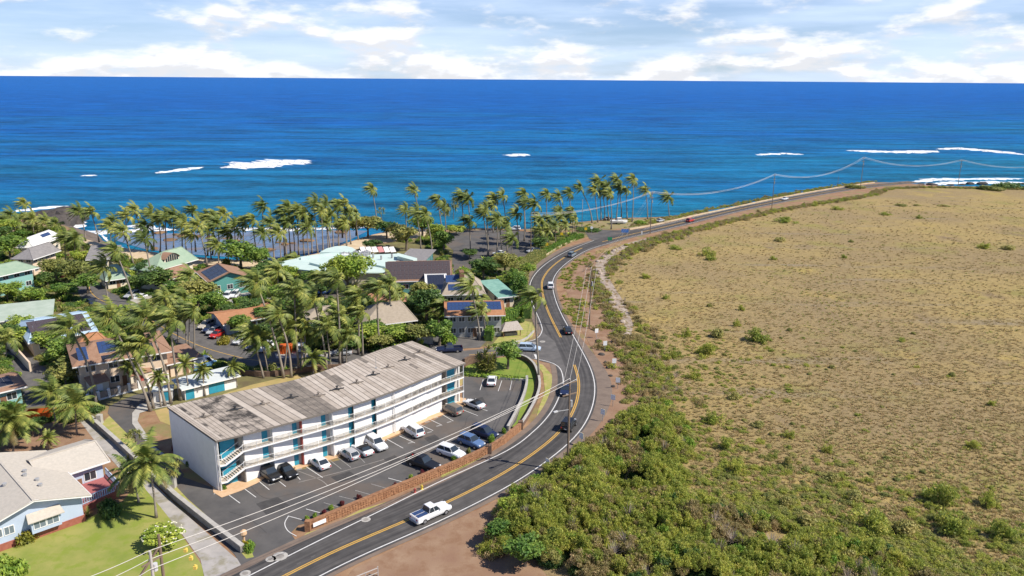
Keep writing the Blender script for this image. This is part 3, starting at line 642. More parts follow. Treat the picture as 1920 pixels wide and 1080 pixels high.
# ------------------------------------------------------------------ houses
M('roof_brown', (.27, .155, .10), (.33, .20, .135), scale=1.5, rough=.95, bump=.3, bscale=9)
M('roof_rust', (.36, .17, .085), (.42, .21, .11), scale=1.2, rough=.95)
M('roof_green', (.24, .33, .24), (.30, .38, .28), scale=.8, rough=.8)
M('roof_sage', (.34, .41, .33), (.42, .48, .40), scale=.5, rough=.9)
M('roof_grey', (.20, .19, .19), (.26, .245, .24), scale=1.2, rough=.95)
M('roof_tan', (.38, .32, .25), (.31, .26, .20), scale=1.5, rough=.95, bump=.3, bscale=8)
M('roof_beige', (.52, .47, .40), (.45, .41, .35), scale=2.5, rough=.95, bump=.3, bscale=8)
M('roof_white', (.72, .71, .69), rough=.8)
M('roof_aqua', (.48, .60, .56), (.54, .65, .60), scale=.4, rough=.85)
M('roof_blue', (.42, .55, .66), rough=.7)
M('roof_pale', (.58, .62, .62), (.52, .56, .56), scale=.6, rough=.8)
M('shed_green', (.16, .32, .26), (.24, .42, .34), scale=.8, rough=.7)
M('wall_tan', (.72, .57, .42), (.66, .51, .38), scale=.6, rough=.9)
M('wall_cream', (.68, .60, .47), rough=.9)
M('wall_teal', (.10, .30, .27), rough=.8)
M('wall_aqua', (.24, .45, .42), rough=.8)
M('wall_blue', (.46, .54, .66), (.42, .50, .62), scale=.8, rough=.8)
M('wall_grey', (.36, .36, .34), rough=.85)
M('wall_brown', (.22, .12, .07), rough=.85)
M('lattice_red', (.36, .13, .09), (.28, .09, .06), scale=2, rough=.8)
M('deck_red', (.36, .12, .12), rough=.8)
M('solar_dark', (.028, .030, .042), rough=.18, spec=.6)
M('solar_blue', (.035, .065, .16), rough=.2, spec=.6)
M('solar_brown', (.085, .065, .065), rough=.25, spec=.5)
M('wood_fence', (.42, .34, .28), (.34, .27, .22), scale=2, rough=.9)
M('brown_wall', (.20, .13, .09), rough=.9)
M('stone_brown', (.22, .105, .055), (.36, .19, .10), scale=2.2, rough=.95, world=True, bump=.5, bscale=5)
M('stone_dark', (.12, .08, .06), (.2, .13, .09), scale=2, rough=.95, world=True)
M('orange', (.60, .12, .02), rough=.6)
M('thatch', (.36, .31, .27), (.46, .41, .36), scale=3, rough=1, bump=.8, bscale=12)
M('blue_cover', (.02, .06, .22), rough=.5)
M('cloth_white', (.75, .72, .68), rough=.9)
M('cloth_red', (.55, .25, .24), rough=.9)
M('mural', (.03, .10, .11), (.14, .30, .30), scale=.5, rough=.8)

def pane_window(root, wall, u0, u1, z0, z1, mat='glass'):
    """wall: (origin, along, outward) in the house's own frame"""
    o, a, n = wall; f = MB(); t = .08
    q = lambda u, z, d: o + a * u + n * d + Vector((0, 0, z))
    for (ua, ub, za, zb) in ((u0 - t, u1 + t, z0 - t, z0), (u0 - t, u1 + t, z1, z1 + t), (u0 - t, u0, z0, z1), (u1, u1 + t, z0, z1), ((u0 + u1) / 2 - .03, (u0 + u1) / 2 + .03, z0, z1)):
        vs = [q(u, z, d) for d in (0.0, .06) for u, z in ((ua, za), (ub, za), (ub, zb), (ua, zb))]
        f.add(vs, [(3, 2, 1, 0), (4, 5, 6, 7), (0, 1, 5, 4), (1, 2, 6, 5), (2, 3, 7, 6), (3, 0, 4, 7)])
    fr = f.build('window', 'white_trim', root)
    vs = [q(u, z, d) for d in (.004, .025) for u, z in ((u0, z0), (u1, z0), (u1, z1), (u0, z1))]
    MB().add(vs, [(3, 2, 1, 0), (4, 5, 6, 7), (0, 1, 5, 4), (1, 2, 6, 5), (2, 3, 7, 6), (3, 0, 4, 7)]).build('pane', mat, fr)
def house(name, label, e1, e2, r1, r2, ze, zr, wall='wall_cream', roofm='roof_brown', cat='house', mono=False, over=.5, nwin=3, storeys=1, solar=(), back=None, base=0.0, group=None, world=False, trim='white_trim', rwin=2, minhalf=2.0):
    """e1, e2: the ends of one eave, r1, r2: the ends of the ridge behind it (points of the photograph, or ground points)"""
    if not world: e1, e2, r1, r2 = P(*e1, ze), P(*e2, ze), P(*r1, zr), P(*r2, zr)
    ax = (e2 - e1); ax.z = 0; L = ax.length; ax.normalize(); ay = Vector((-ax.y, ax.x, 0))
    rot = math.atan2(ax.y, ax.x)
    root = empty(name, (e1.x, e1.y, base), rot); tag(root, label, cat, group)
    loc = lambda p: Vector(((p - e1).dot(ax), (p - e1).dot(ay), 0))
    a, b = loc(r1), loc(r2); half = max(minhalf, (a.y + b.y) / 2); i1, i2 = max(0, min(a.x, L * .48)), max(0, min(L - b.x, L * .48))
    if i1 < .6: i1 = 0
    if i2 < .6: i2 = 0
    D = half if mono else 2 * half
    if back: D = half + back
    ze -= base; zr -= base
    o = over; th = .16
    # walls
    ins = .35
    w = MB()
    w.prism([(ins, ins), (L - ins, ins), (L - ins, D - ins), (ins, D - ins)], 0, ze - .05 if not mono else [ze - .05, ze - .05, zr - .12, zr - .12])
    sl = (zr - ze) / half
    if not mono:
        for x, i in ((ins, i1), (L - ins, i2)):
            if i == 0:
                x0, x1 = x - .001 - (.2 if x > 1 else 0), x + .001 + (.2 if x < 1 else 0)
                vs = [(xx, y, z) for xx in (x0, x1) for y, z in ((ins, ze - .06), (D - ins, ze - .06), (half, zr - .2))]
                w.add(vs, [(0, 1, 2), (5, 4, 3), (0, 3, 4, 1), (1, 4, 5, 2), (2, 5, 3, 0)])
    w.build('wall', wall, root)
    # roof
    m = MB(); zo = ze - o * sl
    if mono:
        vs = [(-o, -o, zo), (L + o, -o, zo), (L + o, D + o, zr + o * sl), (-o, D + o, zr + o * sl)]; fs = [(0, 1, 2, 3)]
    else:
        zb = zr - (D - half) * sl - o * sl
        vs = [(-o, -o, zo), (L + o, -o, zo), (L + o, D + o, zb), (-o, D + o, zb), (i1 - (o if i1 == 0 else 0), half, zr), (L - i2 + (o if i2 == 0 else 0), half, zr)]
        fs = [(0, 1, 5, 4), (2, 3, 4, 5), (1, 2, 5), (3, 0, 4)]
        if i2 == 0: fs.remove((1, 2, 5))
        if i1 == 0: fs.remove((3, 0, 4))
    n = len(vs); vs2 = [(x, y, z - th) for x, y, z in vs]
    fs2 = [tuple(k + n for k in reversed(f)) for f in fs]
    ed = [(0, 1), (1, 2), (2, 3), (3, 0)] if mono else ([(0, 1), (2, 3)] + ([(1, 2)] if i2 else [(1, 5), (5, 2)]) + ([(3, 0)] if i1 else [(3, 4), (4, 0)]))
    m.add(vs + vs2, fs + fs2 + [(p_, q_, q_ + n, p_ + n) for p_, q_ in ed]); rf = m.build('roof', roofm, root)
    if not mono:
        rid = MB().bar((vs[4][0], half, zr + .03), (vs[5][0], half, zr + .03), .3, .1)
        for c_, r_ in ((0, 4), (3, 4), (1, 5), (2, 5)): rid.bar(Vector(vs[c_]) + Vector((0, 0, .03)), Vector(vs[r_]) + Vector((0, 0, .03)), .2, .08)
        rid.build('ridge_cap', roofm, rf)
    MB().box(-o - .05, L + o + .05, -o - .08, -o - .005, zo - .2, zo + .02).build('fascia', trim, rf)
    # windows
    X, Y_ = Vector((1, 0, 0)), Vector((0, 1, 0))
    for st in range(storeys):
        zb_ = ze * st / storeys + ze / storeys * .38; zt = zb_ + min(1.2, ze / storeys * .42)
        for k in range(nwin):
            c = ins + (L - 2 * ins) * (k + .5) / nwin; hw = min(.75, L / nwin * .3)
            pane_window(root, (Vector((0, ins, 0)), X, -Y_), c - hw, c + hw, zb_, zt)
        for k in range(rwin):
            c = ins + (D - 2 * ins) * (k + .5) / max(rwin, 1); hw = min(.7, D / max(rwin, 1) * .28)
            pane_window(root, (Vector((L - ins, 0, 0)), Y_, X), c - hw, c + hw, zb_, zt)
            pane_window(root, (Vector((ins, D, 0)), -Y_, -X), c - hw, c + hw, zb_, zt)
    MB().box(L * .46, L * .46 + .95, ins - .06, ins + .01, .05, min(2.1, ze / storeys * .85)).build('door', 'wall_brown', root)
    # solar panels: (side, u0, u1, v0, v1, nu, nv, material): u along the eave, v from the eave up to the ridge
    for (u0, u1, v0, v1, nu, nv, sm) in solar:
        nrm = Vector((0, -(zr - ze), half)).normalized()
        def Q(u, v, d): return Vector((L * u, half * v, ze + (zr - ze) * v)) + nrm * d
        for i in range(nu):
            for j in range(nv):
                ua, ub = u0 + (u1 - u0) * (i + .03) / nu, u0 + (u1 - u0) * (i + .97) / nu; va, vb = v0 + (v1 - v0) * (j + .025) / nv, v0 + (v1 - v0) * (j + .975) / nv
                vs = [Q(u, v, d) for d in (.05, .11) for u, v in ((ua, va), (ub, va), (ub, vb), (ua, vb))]
                MB().add(vs, [(3, 2, 1, 0), (4, 5, 6, 7), (0, 1, 5, 4), (1, 2, 6, 5), (2, 3, 7, 6), (3, 0, 4, 7)]).build('solar_panel', sm, root)
        vs = [Q(u, v, d) for d in (.01, .045) for u, v in ((u0, v0), (u1, v0), (u1, v1), (u0, v1))]
        MB().add(vs, [(3, 2, 1, 0), (4, 5, 6, 7), (0, 1, 5, 4), (1, 2, 6, 5), (2, 3, 7, 6), (3, 0, 4, 7)]).build('solar_rail', 'metal_grey', root)
    root['dims'] = (L, D, half)
    return root
H = house
H('house', 'two-storey tan stucco house with brown roof and solar panels', (143, 684), (316, 656), (178, 645), (272, 622), 5.8, 7.6, 'wall_tan', 'roof_brown', storeys=2, nwin=4, over=.7, solar=((.03, .14, .15, .8, 2, 3, 'solar_blue'), (.26, .50, .35, .95, 5, 1, 'solar_blue'), (.60, .85, .2, .5, 6, 1, 'solar_dark'), (.27, .46, .02, .22, 4, 1, 'solar_dark')))
H('carport', 'low brown-roofed carport wing beside the tan house', (316, 682), (376, 668), (308, 655), (362, 642), 3.0, 3.5, 'wall_tan', 'roof_brown', 'carport', mono=True, nwin=0, rwin=0)
H('house', 'pale blue metal-roofed house with large dark solar array', (57, 641), (178, 620), (65, 600), (160, 585), 3.4, 5.4, 'wall_cream', 'roof_blue', nwin=3, solar=((.06, .62, .06, .94, 8, 5, 'solar_brown'), (.70, .96, .06, .94, 4, 5, 'solar_brown')))
H('house', 'long low house with flat faded green roof beside the banana hedge', (-40, 606), (95, 591), (-30, 578), (128, 556), 3.0, 3.5, 'wall_cream', 'roof_sage', mono=True, nwin=4)
H('house', 'two-storey aqua house with sage green hip roof and white trim', (-45, 524), (63, 500), (-30, 503), (28, 489), 6.0, 7.6, 'wall_aqua', 'roof_green', storeys=2, nwin=5, over=.9)
H('house', 'tan house with dark grey hip roof between the aqua and white-roofed houses', (60, 482), (106, 467), (52, 465), (93, 454), 5.6, 7.6, 'wall_tan', 'roof_grey', storeys=2, nwin=4, over=.8)
H('house', 'white-roofed hip house beside the lava outcrop', (60, 459), (113, 439), (55, 446), (92, 431), 5.0, 7.0, 'wall_cream', 'roof_white', storeys=2, nwin=4, over=.8, solar=((.45, .75, .35, .8, 4, 2, 'solar_blue'),))
H('house', 'small house with weathered grey roof among the shore palms', (164, 486), (203, 484), (174, 461), (197, 459), 3.4, 5.6, 'wall_cream', 'roof_grey', nwin=3)
gh = H('house', 'cream house with green tile roof and arched dormer windows', (289, 503), (363, 482), (300, 471), (345, 463), 5.2, 8.2, 'wall_cream', 'roof_green', storeys=2, nwin=5, over=.9)
L_, D_, h_ = gh['dims']
m = MB(); n = 8; xs = [L_ * .30 + (L_ * .38) * k / n for k in range(n + 1)]; zs = [5.6 + 2.3 * math.sin(math.pi * (.12 + .76 * k / n)) for k in range(n + 1)]
m.add([(x, y, z) for y in (.5, h_) for x, z in zip(xs, zs)] + [(x, y, z + .12) for y in (.2, h_) for x, z in zip(xs, zs)], [(k, k + 1, k + 2 + n, k + 1 + n) for k in range(n)] + [(2 * n + 2 + k, 2 * n + 3 + k, 3 * n + 4 + k, 3 * n + 3 + k) for k in range(n)])
dr = m.build('dormer_roof', 'roof_brown', gh)
MB().add([(x, .7, 5.2) for x in xs] + [(x, .7, z) for x, z in zip(xs, zs)], [(k, k + 1, n + 2 + k, n + 1 + k) for k in range(n)]).build('dormer_wall', 'wall_cream', gh)
for k in range(1, 7):
    x = L_ * .30 + L_ * .38 * k / 7; MB().box(x - .32, x + .32, .62, .68, 5.7, 6.3 + 1.2 * math.sin(math.pi * k / 7)).build('dormer_window', 'glass', gh)
H('gazebo', 'green hip-roofed garage pavilion with white posts by the drive', (199, 522), (240, 516), (214, 496), (219, 495), 3.2, 6.0, 'wall_cream', 'roof_green', 'pavilion', nwin=2, over=.7)
H('house', 'low cottage with warm brown hip roof under the arched dormer house', (302, 527), (364, 509), (315, 503), (343, 497), 3.0, 4.6, 'wall_cream', 'roof_brown', nwin=2)
H('house', 'teal gabled house with white trim and dark solar panels', (371, 509), (393, 528), (404, 494), (434, 509), 4.4, 6.4, 'wall_teal', 'roof_brown', nwin=2, rwin=3, over=.5, solar=((.15, .95, .08, .95, 3, 4, 'solar_dark'),))
H('house', 'long low house with rust brown roof beside the parked cars', (421, 607), (530, 588), (405, 589), (505, 570), 2.9, 4.0, 'wall_blue', 'roof_rust', nwin=4)
H('house', 'small grey hip-roofed cottage behind the street palms', (566, 604), (642, 595), (598, 576), (618, 572), 3.0, 5.2, 'wall_grey', 'roof_tan', nwin=3)
H('house', 'tan shingled hip-roofed cottage next to the red patio', (683, 610), (778, 598), (722, 565), (754, 566), 3.0, 5.8, 'wall_cream', 'roof_tan', nwin=3)
H('solar_hall', 'long hall whose roof is covered in brown solar panels', (722, 526), (846, 523), (727, 489), (849, 490), 4.0, 8.2, 'wall_teal', 'roof_brown', 'hall', nwin=5, over=.3, solar=((.005, .995, .03, .99, 17, 4, 'solar_brown'),))
H('house', 'building with black striped solar roof in front of the solar hall', (803, 551), (838, 550), (795, 515), (832, 514), 3.6, 5.6, 'white_wall', 'roof_white', nwin=2, solar=((.02, .98, .02, .98, 6, 1, 'solar_dark'),))
sh = H('house', 'tan-roofed house with blue solar panels and a brown chimney', (834, 549), (905, 547), (850, 515), (882, 513), 4.2, 7.4, 'wall_grey', 'roof_tan', nwin=4, over=.8, solar=((.05, .42, .55, .95, 4, 1, 'solar_blue'), (.10, .55, .1, .45, 5, 1, 'solar_blue')))
L_, D_, h_ = sh['dims']; MB().box(L_ * .42, L_ * .42 + 1.2, h_ * .55, h_ * .55 + 3, 5, 8.6).build('chimney', 'wall_brown', sh)
H('house', 'grey two-storey house with blue solar rows above an orange eave', (838, 591), (943, 589), (840, 566), (943, 565), 5.4, 6.8, 'wall_grey', 'roof_rust', storeys=2, nwin=6, over=.5, solar=((.01, .99, .34, .96, 14, 2, 'solar_blue'),))
a = P(853, 625); aw = MB().add([(0, 0, 3.0), (6.2, 0, 3.0), (6.2, -1.3, 2.3), (0, -1.3, 2.3), (0, -1.3, 2.1), (6.2, -1.3, 2.1)], [(0, 1, 2, 3), (3, 2, 5, 4)]).build('awning', 'shed_green'); aw.location = a + Vector((0, .2, 0)); tag(aw, 'dark green fabric awning on the grey two-storey house', 'awning')
H('shed', 'long shed with ribbed green metal roof beside the hedge', (936, 557), (967, 554), (920, 525), (959, 522), 3.0, 3.9, 'wall_cream', 'shed_green', 'shed', mono=True, nwin=1)
H('house', 'small brown-roofed house with one large solar panel by the lane', (-40, 743), (43, 723), (-30, 712), (25, 704), 3.4, 4.4, 'wall_aqua', 'roof_brown', nwin=2, solar=((.35, .85, .25, .95, 3, 1, 'solar_dark'),))
H('house', 'small cottage with orange brown hip roof behind the tan house', (148, 645), (198, 638), (163, 625), (182, 624), 3.0, 4.5, 'wall_cream', 'roof_rust', nwin=2)
H('house', 'dark grey roofed house at the far end of the beach drive', (-30, 430), (30, 424), (-30, 418), (25, 413), 3.4, 5.0, 'wall_tan', 'roof_grey', nwin=2)
# pool house behind the apartments
ph = H('pool_house', 'long white pool house with teal doors and pale flat roof', (343, 729), (446, 704), (328, 713), (424, 687), 2.5, 2.9, 'white_wall', 'roof_pale', 'pool house', mono=True, nwin=0, rwin=0, over=.35)
L_, D_, h_ = ph['dims']
for u in (.05, .46, .60): MB().box(L_ * u, L_ * u + 1.5, .27, .345, .1, 2.1).build('teal_door', 'teal_door', ph)
for u in (.22, .33, .75, .86): MB().box(L_ * u, L_ * u + 1.2, .30, .346, 1.7, 2.2).build('louvre', 'metal_grey', ph)
# restaurant with the pale aqua roof
rs = empty('restaurant_building', P(650, 490)); tag(rs, 'sprawling restaurant with pale aqua flat roofs by the beach', 'restaurant'); o_ = P(650, 490)
def rel(l, z): return [P(x, y, z) - o_ for x, y in l]
main = [(535, 503), (522, 493), (563, 482), (645, 470), (690, 478), (745, 476), (782, 480), (795, 489), (730, 492), (722, 512), (650, 512), (586, 508)]
q = rel(main, 4.2); MB().prism([(p.x, p.y) for p in q], 4.0, 4.3).build('roof', 'roof_aqua', rs)
cx = sum(p.x for p in q) / len(q); cy = sum(p.y for p in q) / len(q); MB().prism([(cx + (p.x - cx) * .96, cy + (p.y - cy) * .96) for p in q], 0, 3.98).build('wall', 'wall_cream', rs)
q = rel([(600, 474), (612, 467), (630, 462.5), (648, 462), (660, 465), (668, 470), (640, 474)], 4.8); MB().prism([(p.x, p.y) for p in q], 4.5, 5.0).build('curved_roof', 'roof_aqua', rs)
for l, z in (([(563, 481.5), (645, 470), (646, 472), (564, 483.5)], 4.9), ([(580, 492), (610, 484), (640, 486), (600, 497)], 4.9), ([(745, 474), (782, 484), (775, 488), (745, 480)], 5.6), ([(690, 488), (722, 494), (722, 500), (692, 494)], 4.8)):
    q = rel(l, z); MB().prism([(p.x, p.y) for p in q], 4.31, z).build('upper_roof', 'roof_aqua', rs)
rr = random.Random(9)
for k in range(16):
    p = P(rr.uniform(640, 695), rr.uniform(476, 490), 4.3) - o_; s = rr.uniform(.5, 1.1); MB().box(p.x - s, p.x + s, p.y - s * .7, p.y + s * .7, 4.3, 4.3 + s * 1.2).tube([(p.x, p.y, 4.3 + s), (p.x, p.y, 4.8 + s)], .2).build('air_unit', 'metal_grey' if k % 3 else 'white_trim', rs)
for x, y in ((715, 487), (735, 484), (760, 483), (700, 483)):
    p = P(x, y, 4.3) - o_; MB().tube([(p.x, p.y, 4.3), (p.x, p.y, 5.6)], .3).build('vent', 'metal_grey', rs)
q = P(520, 500) - o_; 
for x, y in ((540, 509), (545, 499)): pass
# terrace with shade sails
tr = empty('shade_terrace', P(705, 472)); tag(tr, 'restaurant terrace pergola roofed with white and red shade cloths', 'pergola'); o_ = P(705, 472)
for k, cm in enumerate(('cloth_white', 'cloth_white', 'cloth_white', 'cloth_red', 'cloth_white', 'cloth_white')):
    x = 678 + k * 11; q = [P(x, 473, 3.4) - o_, P(x + 10, 472, 3.4) - o_, P(x + 5, 462, 3.9) - o_, P(x - 4, 463, 3.9) - o_]
    MB().add(list(q) + [p - Vector((0, 0, .06)) for p in q], [(0, 1, 2, 3), (7, 6, 5, 4), (0, 4, 5, 1), (1, 5, 6, 2), (2, 6, 7, 3), (3, 7, 4, 0)]).build('shade_cloth', cm, tr)
    for p in (q[0], q[3]): MB().bar((p.x, p.y, 0), (p.x, p.y, p.z), .15).build('post', 'brown_wall', tr)
H('mural_building', 'dark building with painted teal wall at the beach parking entrance', (746, 489), (792, 491), (748, 463), (788, 470), 4.5, 5.2, 'mural', 'roof_grey', 'building', mono=True, nwin=0, rwin=0)
# thatched hut on the corner lawn
t0 = P(957, 628); hut = empty('thatched_hut', t0, R(18)); tag(hut, 'small grey thatched hut on posts on the corner lawn', 'hut')
m = MB(); m.add([(-2.6, -1.6, 1.5), (2.6, -1.6, 1.5), (2.6, 1.6, 1.5), (-2.6, 1.6, 1.5), (-1.3, -.25, 3.1), (1.7, -.25, 3.2), (1.7, .25, 3.2), (-1.3, .25, 3.1)], [(0, 1, 5, 4), (1, 2, 6, 5), (2, 3, 7, 6), (3, 0, 4, 7), (4, 5, 6, 7), (3, 2, 1, 0)]); m.build('thatch_roof', 'thatch', hut)
for x, y in ((-2, -1.2), (2, -1.2), (-2, 1.2), (2, 1.2)): MB().bar((x, y, 0), (x, y, 1.6), .14).build('post', 'wall_brown', hut)
MB().box(-1.5, 1.5, -.7, .7, .0, .7).build('stone_plinth', 'concrete_dark', hut)
# orange containers
for (x, y, L_, w, h, lab) in ((78, 785, 3.8, 2.0, 1.5, 'bright orange open skip beside the lane'), (537, 662, 2.2, 1.6, 1.9, 'orange canvas shed between the parked cars on the side street')):
    p = P(x, y); r_ = empty('skip' if x < 100 else 'canvas_shed', p, R(12)); tag(r_, lab, 'skip' if x < 100 else 'shed')
    MB().add([(-L_ / 2, -w / 2, .1), (L_ / 2, -w / 2, .1), (L_ / 2, w / 2, .1), (-L_ / 2, w / 2, .1), (-L_ / 2 - .3, -w / 2 - .1, h), (L_ / 2 + .3, -w / 2 - .1, h), (L_ / 2 + .3, w / 2 + .1, h), (-L_ / 2 - .3, w / 2 + .1, h)], [(0, 3, 2, 1), (0, 1, 5, 4), (1, 2, 6, 5), (2, 3, 7, 6), (3, 0, 4, 7)] + ([(4, 5, 6, 7)] if x > 100 else [])).build('body', 'orange', r_)
    for k in range(6):
        xx = -L_ / 2 + L_ * k / 5; MB().bar((xx, -w / 2 - .08, .15), (xx * 1.1, -w / 2 - .16, h), .12, .06).build('rib', 'orange', r_)
# ------------------------------------------------------------------ plants
def leafm(n, c, c2, isl=.35, tr=.3, obj=.18): M(n, c, c2, scale=.8, rough=.55, spec=.35, island=isl, trans=tr, objrand=obj)
leafm('palm_leaf', (0.126, 0.180, 0.036), (0.264, 0.288, 0.066), isl=.35, tr=.22, obj=.32)
leafm('palm_leaf_dry', (0.270, 0.210, 0.070), (0.200, 0.150, 0.060))
leafm('tree_leaf', (0.102, 0.214, 0.037), (0.223, 0.317, 0.055))
leafm('tree_leaf_dark', (0.065, 0.139, 0.034), (0.131, 0.205, 0.047))
leafm('tree_leaf_bright', (0.223, 0.354, 0.047), (0.372, 0.428, 0.074))
leafm('yellow_leaf', (0.340, 0.280, 0.030), (0.240, 0.250, 0.040))
leafm('olive_leaf', (0.223, 0.260, 0.065), (0.354, 0.335, 0.094))
leafm('red_leaf', (0.200, 0.030, 0.035), (0.110, 0.030, 0.030))
leafm('orange_leaf', (0.500, 0.220, 0.030), (0.300, 0.200, 0.040))
leafm('thicket_leaf', (.27, .36, .055), (.50, .48, .11), isl=.45, tr=.42)
leafm('thicket_leaf_dull', (.34, .30, .11), (.44, .34, .17), isl=.4, tr=.4)
leafm('hedge_leaf', (0.155, 0.295, 0.031), (0.264, 0.372, 0.054))
leafm('grass_green', (.33, .34, .09), (.42, .37, .13), isl=.25, tr=.35)
leafm('grass_tan', (.43, .33, .15), (.36, .28, .12), isl=.2, obj=.2, tr=.35)
leafm('dead_twig', (0.400, 0.340, 0.290), (0.280, 0.230, 0.200))
M('palm_trunk', (.30, .26, .21), (.21, .18, .15), scale=3, rough=.95, stretch=(1, 1, 4))
M('bark', (.14, .11, .08), (.2, .16, .12), scale=3, rough=.95)
M('blossom', (.85, .80, .62), rough=.7)
WIND = Vector((-1, .12, 0))
def frond_geo(a, e, L, rr, windy, leaf=1.05, n=20):
    p = Vector((0, 0, 0)); d = Vector((math.cos(a) * math.cos(e), math.sin(a) * math.cos(e), math.sin(e))); V, F_ = [], []
    st = L / n; g = rr.uniform(.05, .085)
    for i in range(n):
        d = (d + Vector((0, 0, -g * (.5 + i / n))) + WIND * (windy * .085)).normalized(); q = p + d * st
        sd = d.cross(Vector((0, 0, 1)))
        sd = sd.normalized() if sd.length > .05 else Vector((0, 1, 0)); up = sd.cross(d)
        f = (i + 1) / n; l = leaf * (.35 + .65 * math.sin(math.pi * min(1, f * .85 + .12))) * rr.uniform(.85, 1.1)
        if i > 1:
            for s in (-1, 1):
                ld = (sd * s * .8 + d * .55 + up * .12 + WIND * windy * .55 + Vector((0, 0, -.42 - .25 * rr.random()))).normalized()
                k = len(V); V += [p - d * .02, q + d * .05, p.lerp(q, .5) + ld * l * .6 + d * .07, p.lerp(q, .5) + ld * l]; F_.append((k, k + 1, k + 2, k + 3))
        k = len(V); w = sd * (.05 * (1 - f * .7)); V += [p - w, p + w, q + w * .9, q - w * .9]; F_.append((k, k + 1, k + 2, k + 3))
        p = q
    return V, F_
def palm_crown(seed, windy, n=26, L=3.7):
    rr = random.Random(seed); out = []
    for k in range(n):
        a = k * 2.39996 + rr.uniform(-.3, .3); f = k / (n - 1); e = R(78 - 105 * f + rr.uniform(-10, 10))
        out.append(frond_geo(a, e, L * rr.uniform(.85, 1.1) * (.8 if f < .15 else 1), rr, windy * rr.uniform(.75, 1.25)))
    return out
def mesh_of(name, V, F_, mat):
    me = bpy.data.meshes.new(name); me.from_pydata([tuple(v) for v in V], [], F_); me.materials.append(MATS[mat]); return me
CROWNS, FRONDS = [], []
for s in range(8):
    fr = palm_crown(50 + s, (1.35, 1.1, 1.5, 1.2, 1.0, 1.3, .45, .35)[s], n=34 if s < 6 else 26, L=3.7 if s < 6 else 3.9)
    FRONDS.append([mesh_of('frond', V, F_, 'palm_leaf_dry' if k >= len(fr) - 2 else 'palm_leaf') for k, (V, F_) in enumerate(fr)])
    V, F_ = [], []
    for v, f in fr: k = len(V); V += v; F_ += [tuple(i + k for i in q) for q in f]
    CROWNS.append(mesh_of('crown', V, F_, 'palm_leaf'))
bm = bmesh.new()
for k in range(7):
    a = k * .9; bmesh.ops.create_icosphere(bm, subdivisions=1, radius=.15, matrix=Matrix.Translation((.26 * math.cos(a), .26 * math.sin(a), -.18)))
NUTS = bpy.data.meshes.new('coconuts'); bm.to_mesh(NUTS); bm.free(); NUTS.materials.append(MATS['palm_leaf_dry'])
prnd = random.Random(21)
def palm(cx, cy, bx, by, label, group, scale=1.0, variant=None, detail=None):
    b = P(bx, by); t = Pd(cx, cy, b.y) - b; rr = prnd
    t.z = max(t.z, 1.2); root = empty('coconut_palm', b); tag(root, label, 'palm tree', group)
    ln = t.length; r0 = max(.13, min(.21, ln * .018)); bow = rr.uniform(-.03, .03) * ln
    pts = [Vector((t.x * (f ** 1.5 if t.x < 0 else f ** .8) + bow * math.sin(math.pi * f), .25 * math.sin(3 * f) * (ln / 12), t.z * f)) for f in [i / 8 for i in range(9)]]
    rad = [r0 * 1.7, r0 * 1.2] + [r0 * (1.1 - .35 * i / 8) for i in range(2, 9)]
    MB().tube(pts, rad, 7).build('trunk', 'palm_trunk', root, smooth=True)
    top = pts[-1]; v = rr.randrange(6) if variant is None else variant; rz = rr.uniform(-.35, .35) if v < 6 else rr.random() * 6.28; s = scale * rr.uniform(1.12, 1.38)
    if detail is None: detail = by > 590
    if detail:
        for me in FRONDS[v]:
            o = link('frond', me, root); o.location = top; o.rotation_euler = (0, 0, rz); o.scale = (s, s, s)
        if scale > .7: o = link('coconuts', NUTS, root); o.location = top
    else:
        o = link('crown', CROWNS[v], root); o.location = top; o.rotation_euler = (0, 0, rz); o.scale = (s, s, s)
    return root
def leaf_cloud(seed, n, K, clump, size, flat=.75, aspect=.55, base=-.45, outward=.7, spread=.72):
    rr = np.random.default_rng(seed)
    c = rr.normal(size=(K * 3, 3)); c /= np.linalg.norm(c, axis=1)[:, None]; c *= (rr.random((K * 3, 1)) ** .45) * spread; c[:, 2] *= flat; c = c[c[:, 2] > base][:K]; K = len(c)
    cr = clump * rr.uniform(.7, 1.25, K)
    w = cr ** 2; idx = rr.choice(K, n, p=w / w.sum())
    d = rr.normal(size=(n, 3)); d[:, 2] += .35; d /= np.linalg.norm(d, axis=1)[:, None]
    p = c[idx] + d * (cr[idx] * rr.uniform(.55, 1.08, n))[:, None] * np.array([1, 1, .85])
    nr = d * outward + rr.normal(size=(n, 3)) * .55 + np.array([0, 0, .25]); nr /= np.linalg.norm(nr, axis=1)[:, None]
    t = np.cross(nr, rr.normal(size=(n, 3))); t /= np.linalg.norm(t, axis=1)[:, None]; b = np.cross(nr, t)
    s = size * rr.uniform(.6, 1.35, n)[:, None]
    q = np.stack([p - t * s, p + b * s * aspect, p + t * s, p - b * s * aspect], 1).reshape(-1, 3)
    return q, np.arange(4 * n).reshape(n, 4)
def np_mesh(name, v, f, mat):
    me = bpy.data.meshes.new(name); me.vertices.add(len(v)); me.vertices.foreach_set('co', v.astype(np.float32).ravel())
    k = f.shape[1]; me.loops.add(f.size); me.loops.foreach_set('vertex_index', f.astype(np.int32).ravel())
    me.polygons.add(len(f)); me.polygons.foreach_set('loop_start', np.arange(0, f.size, k, dtype=np.int32)); me.update(calc_edges=True)
    me.materials.append(MATS[mat]); return me
TREE = {mn: [np_mesh('crown', *leaf_cloud(100 + 7 * i + len(mn), 2400, 26, .34, .085), mn) for i in range(3)] for mn in ('tree_leaf', 'tree_leaf_dark', 'tree_leaf_bright', 'olive_leaf')}
FLAT = np_mesh('crown', *leaf_cloud(301, 3600, 40, .24, .055, flat=.28, base=-.12, spread=.85), 'tree_leaf_bright')
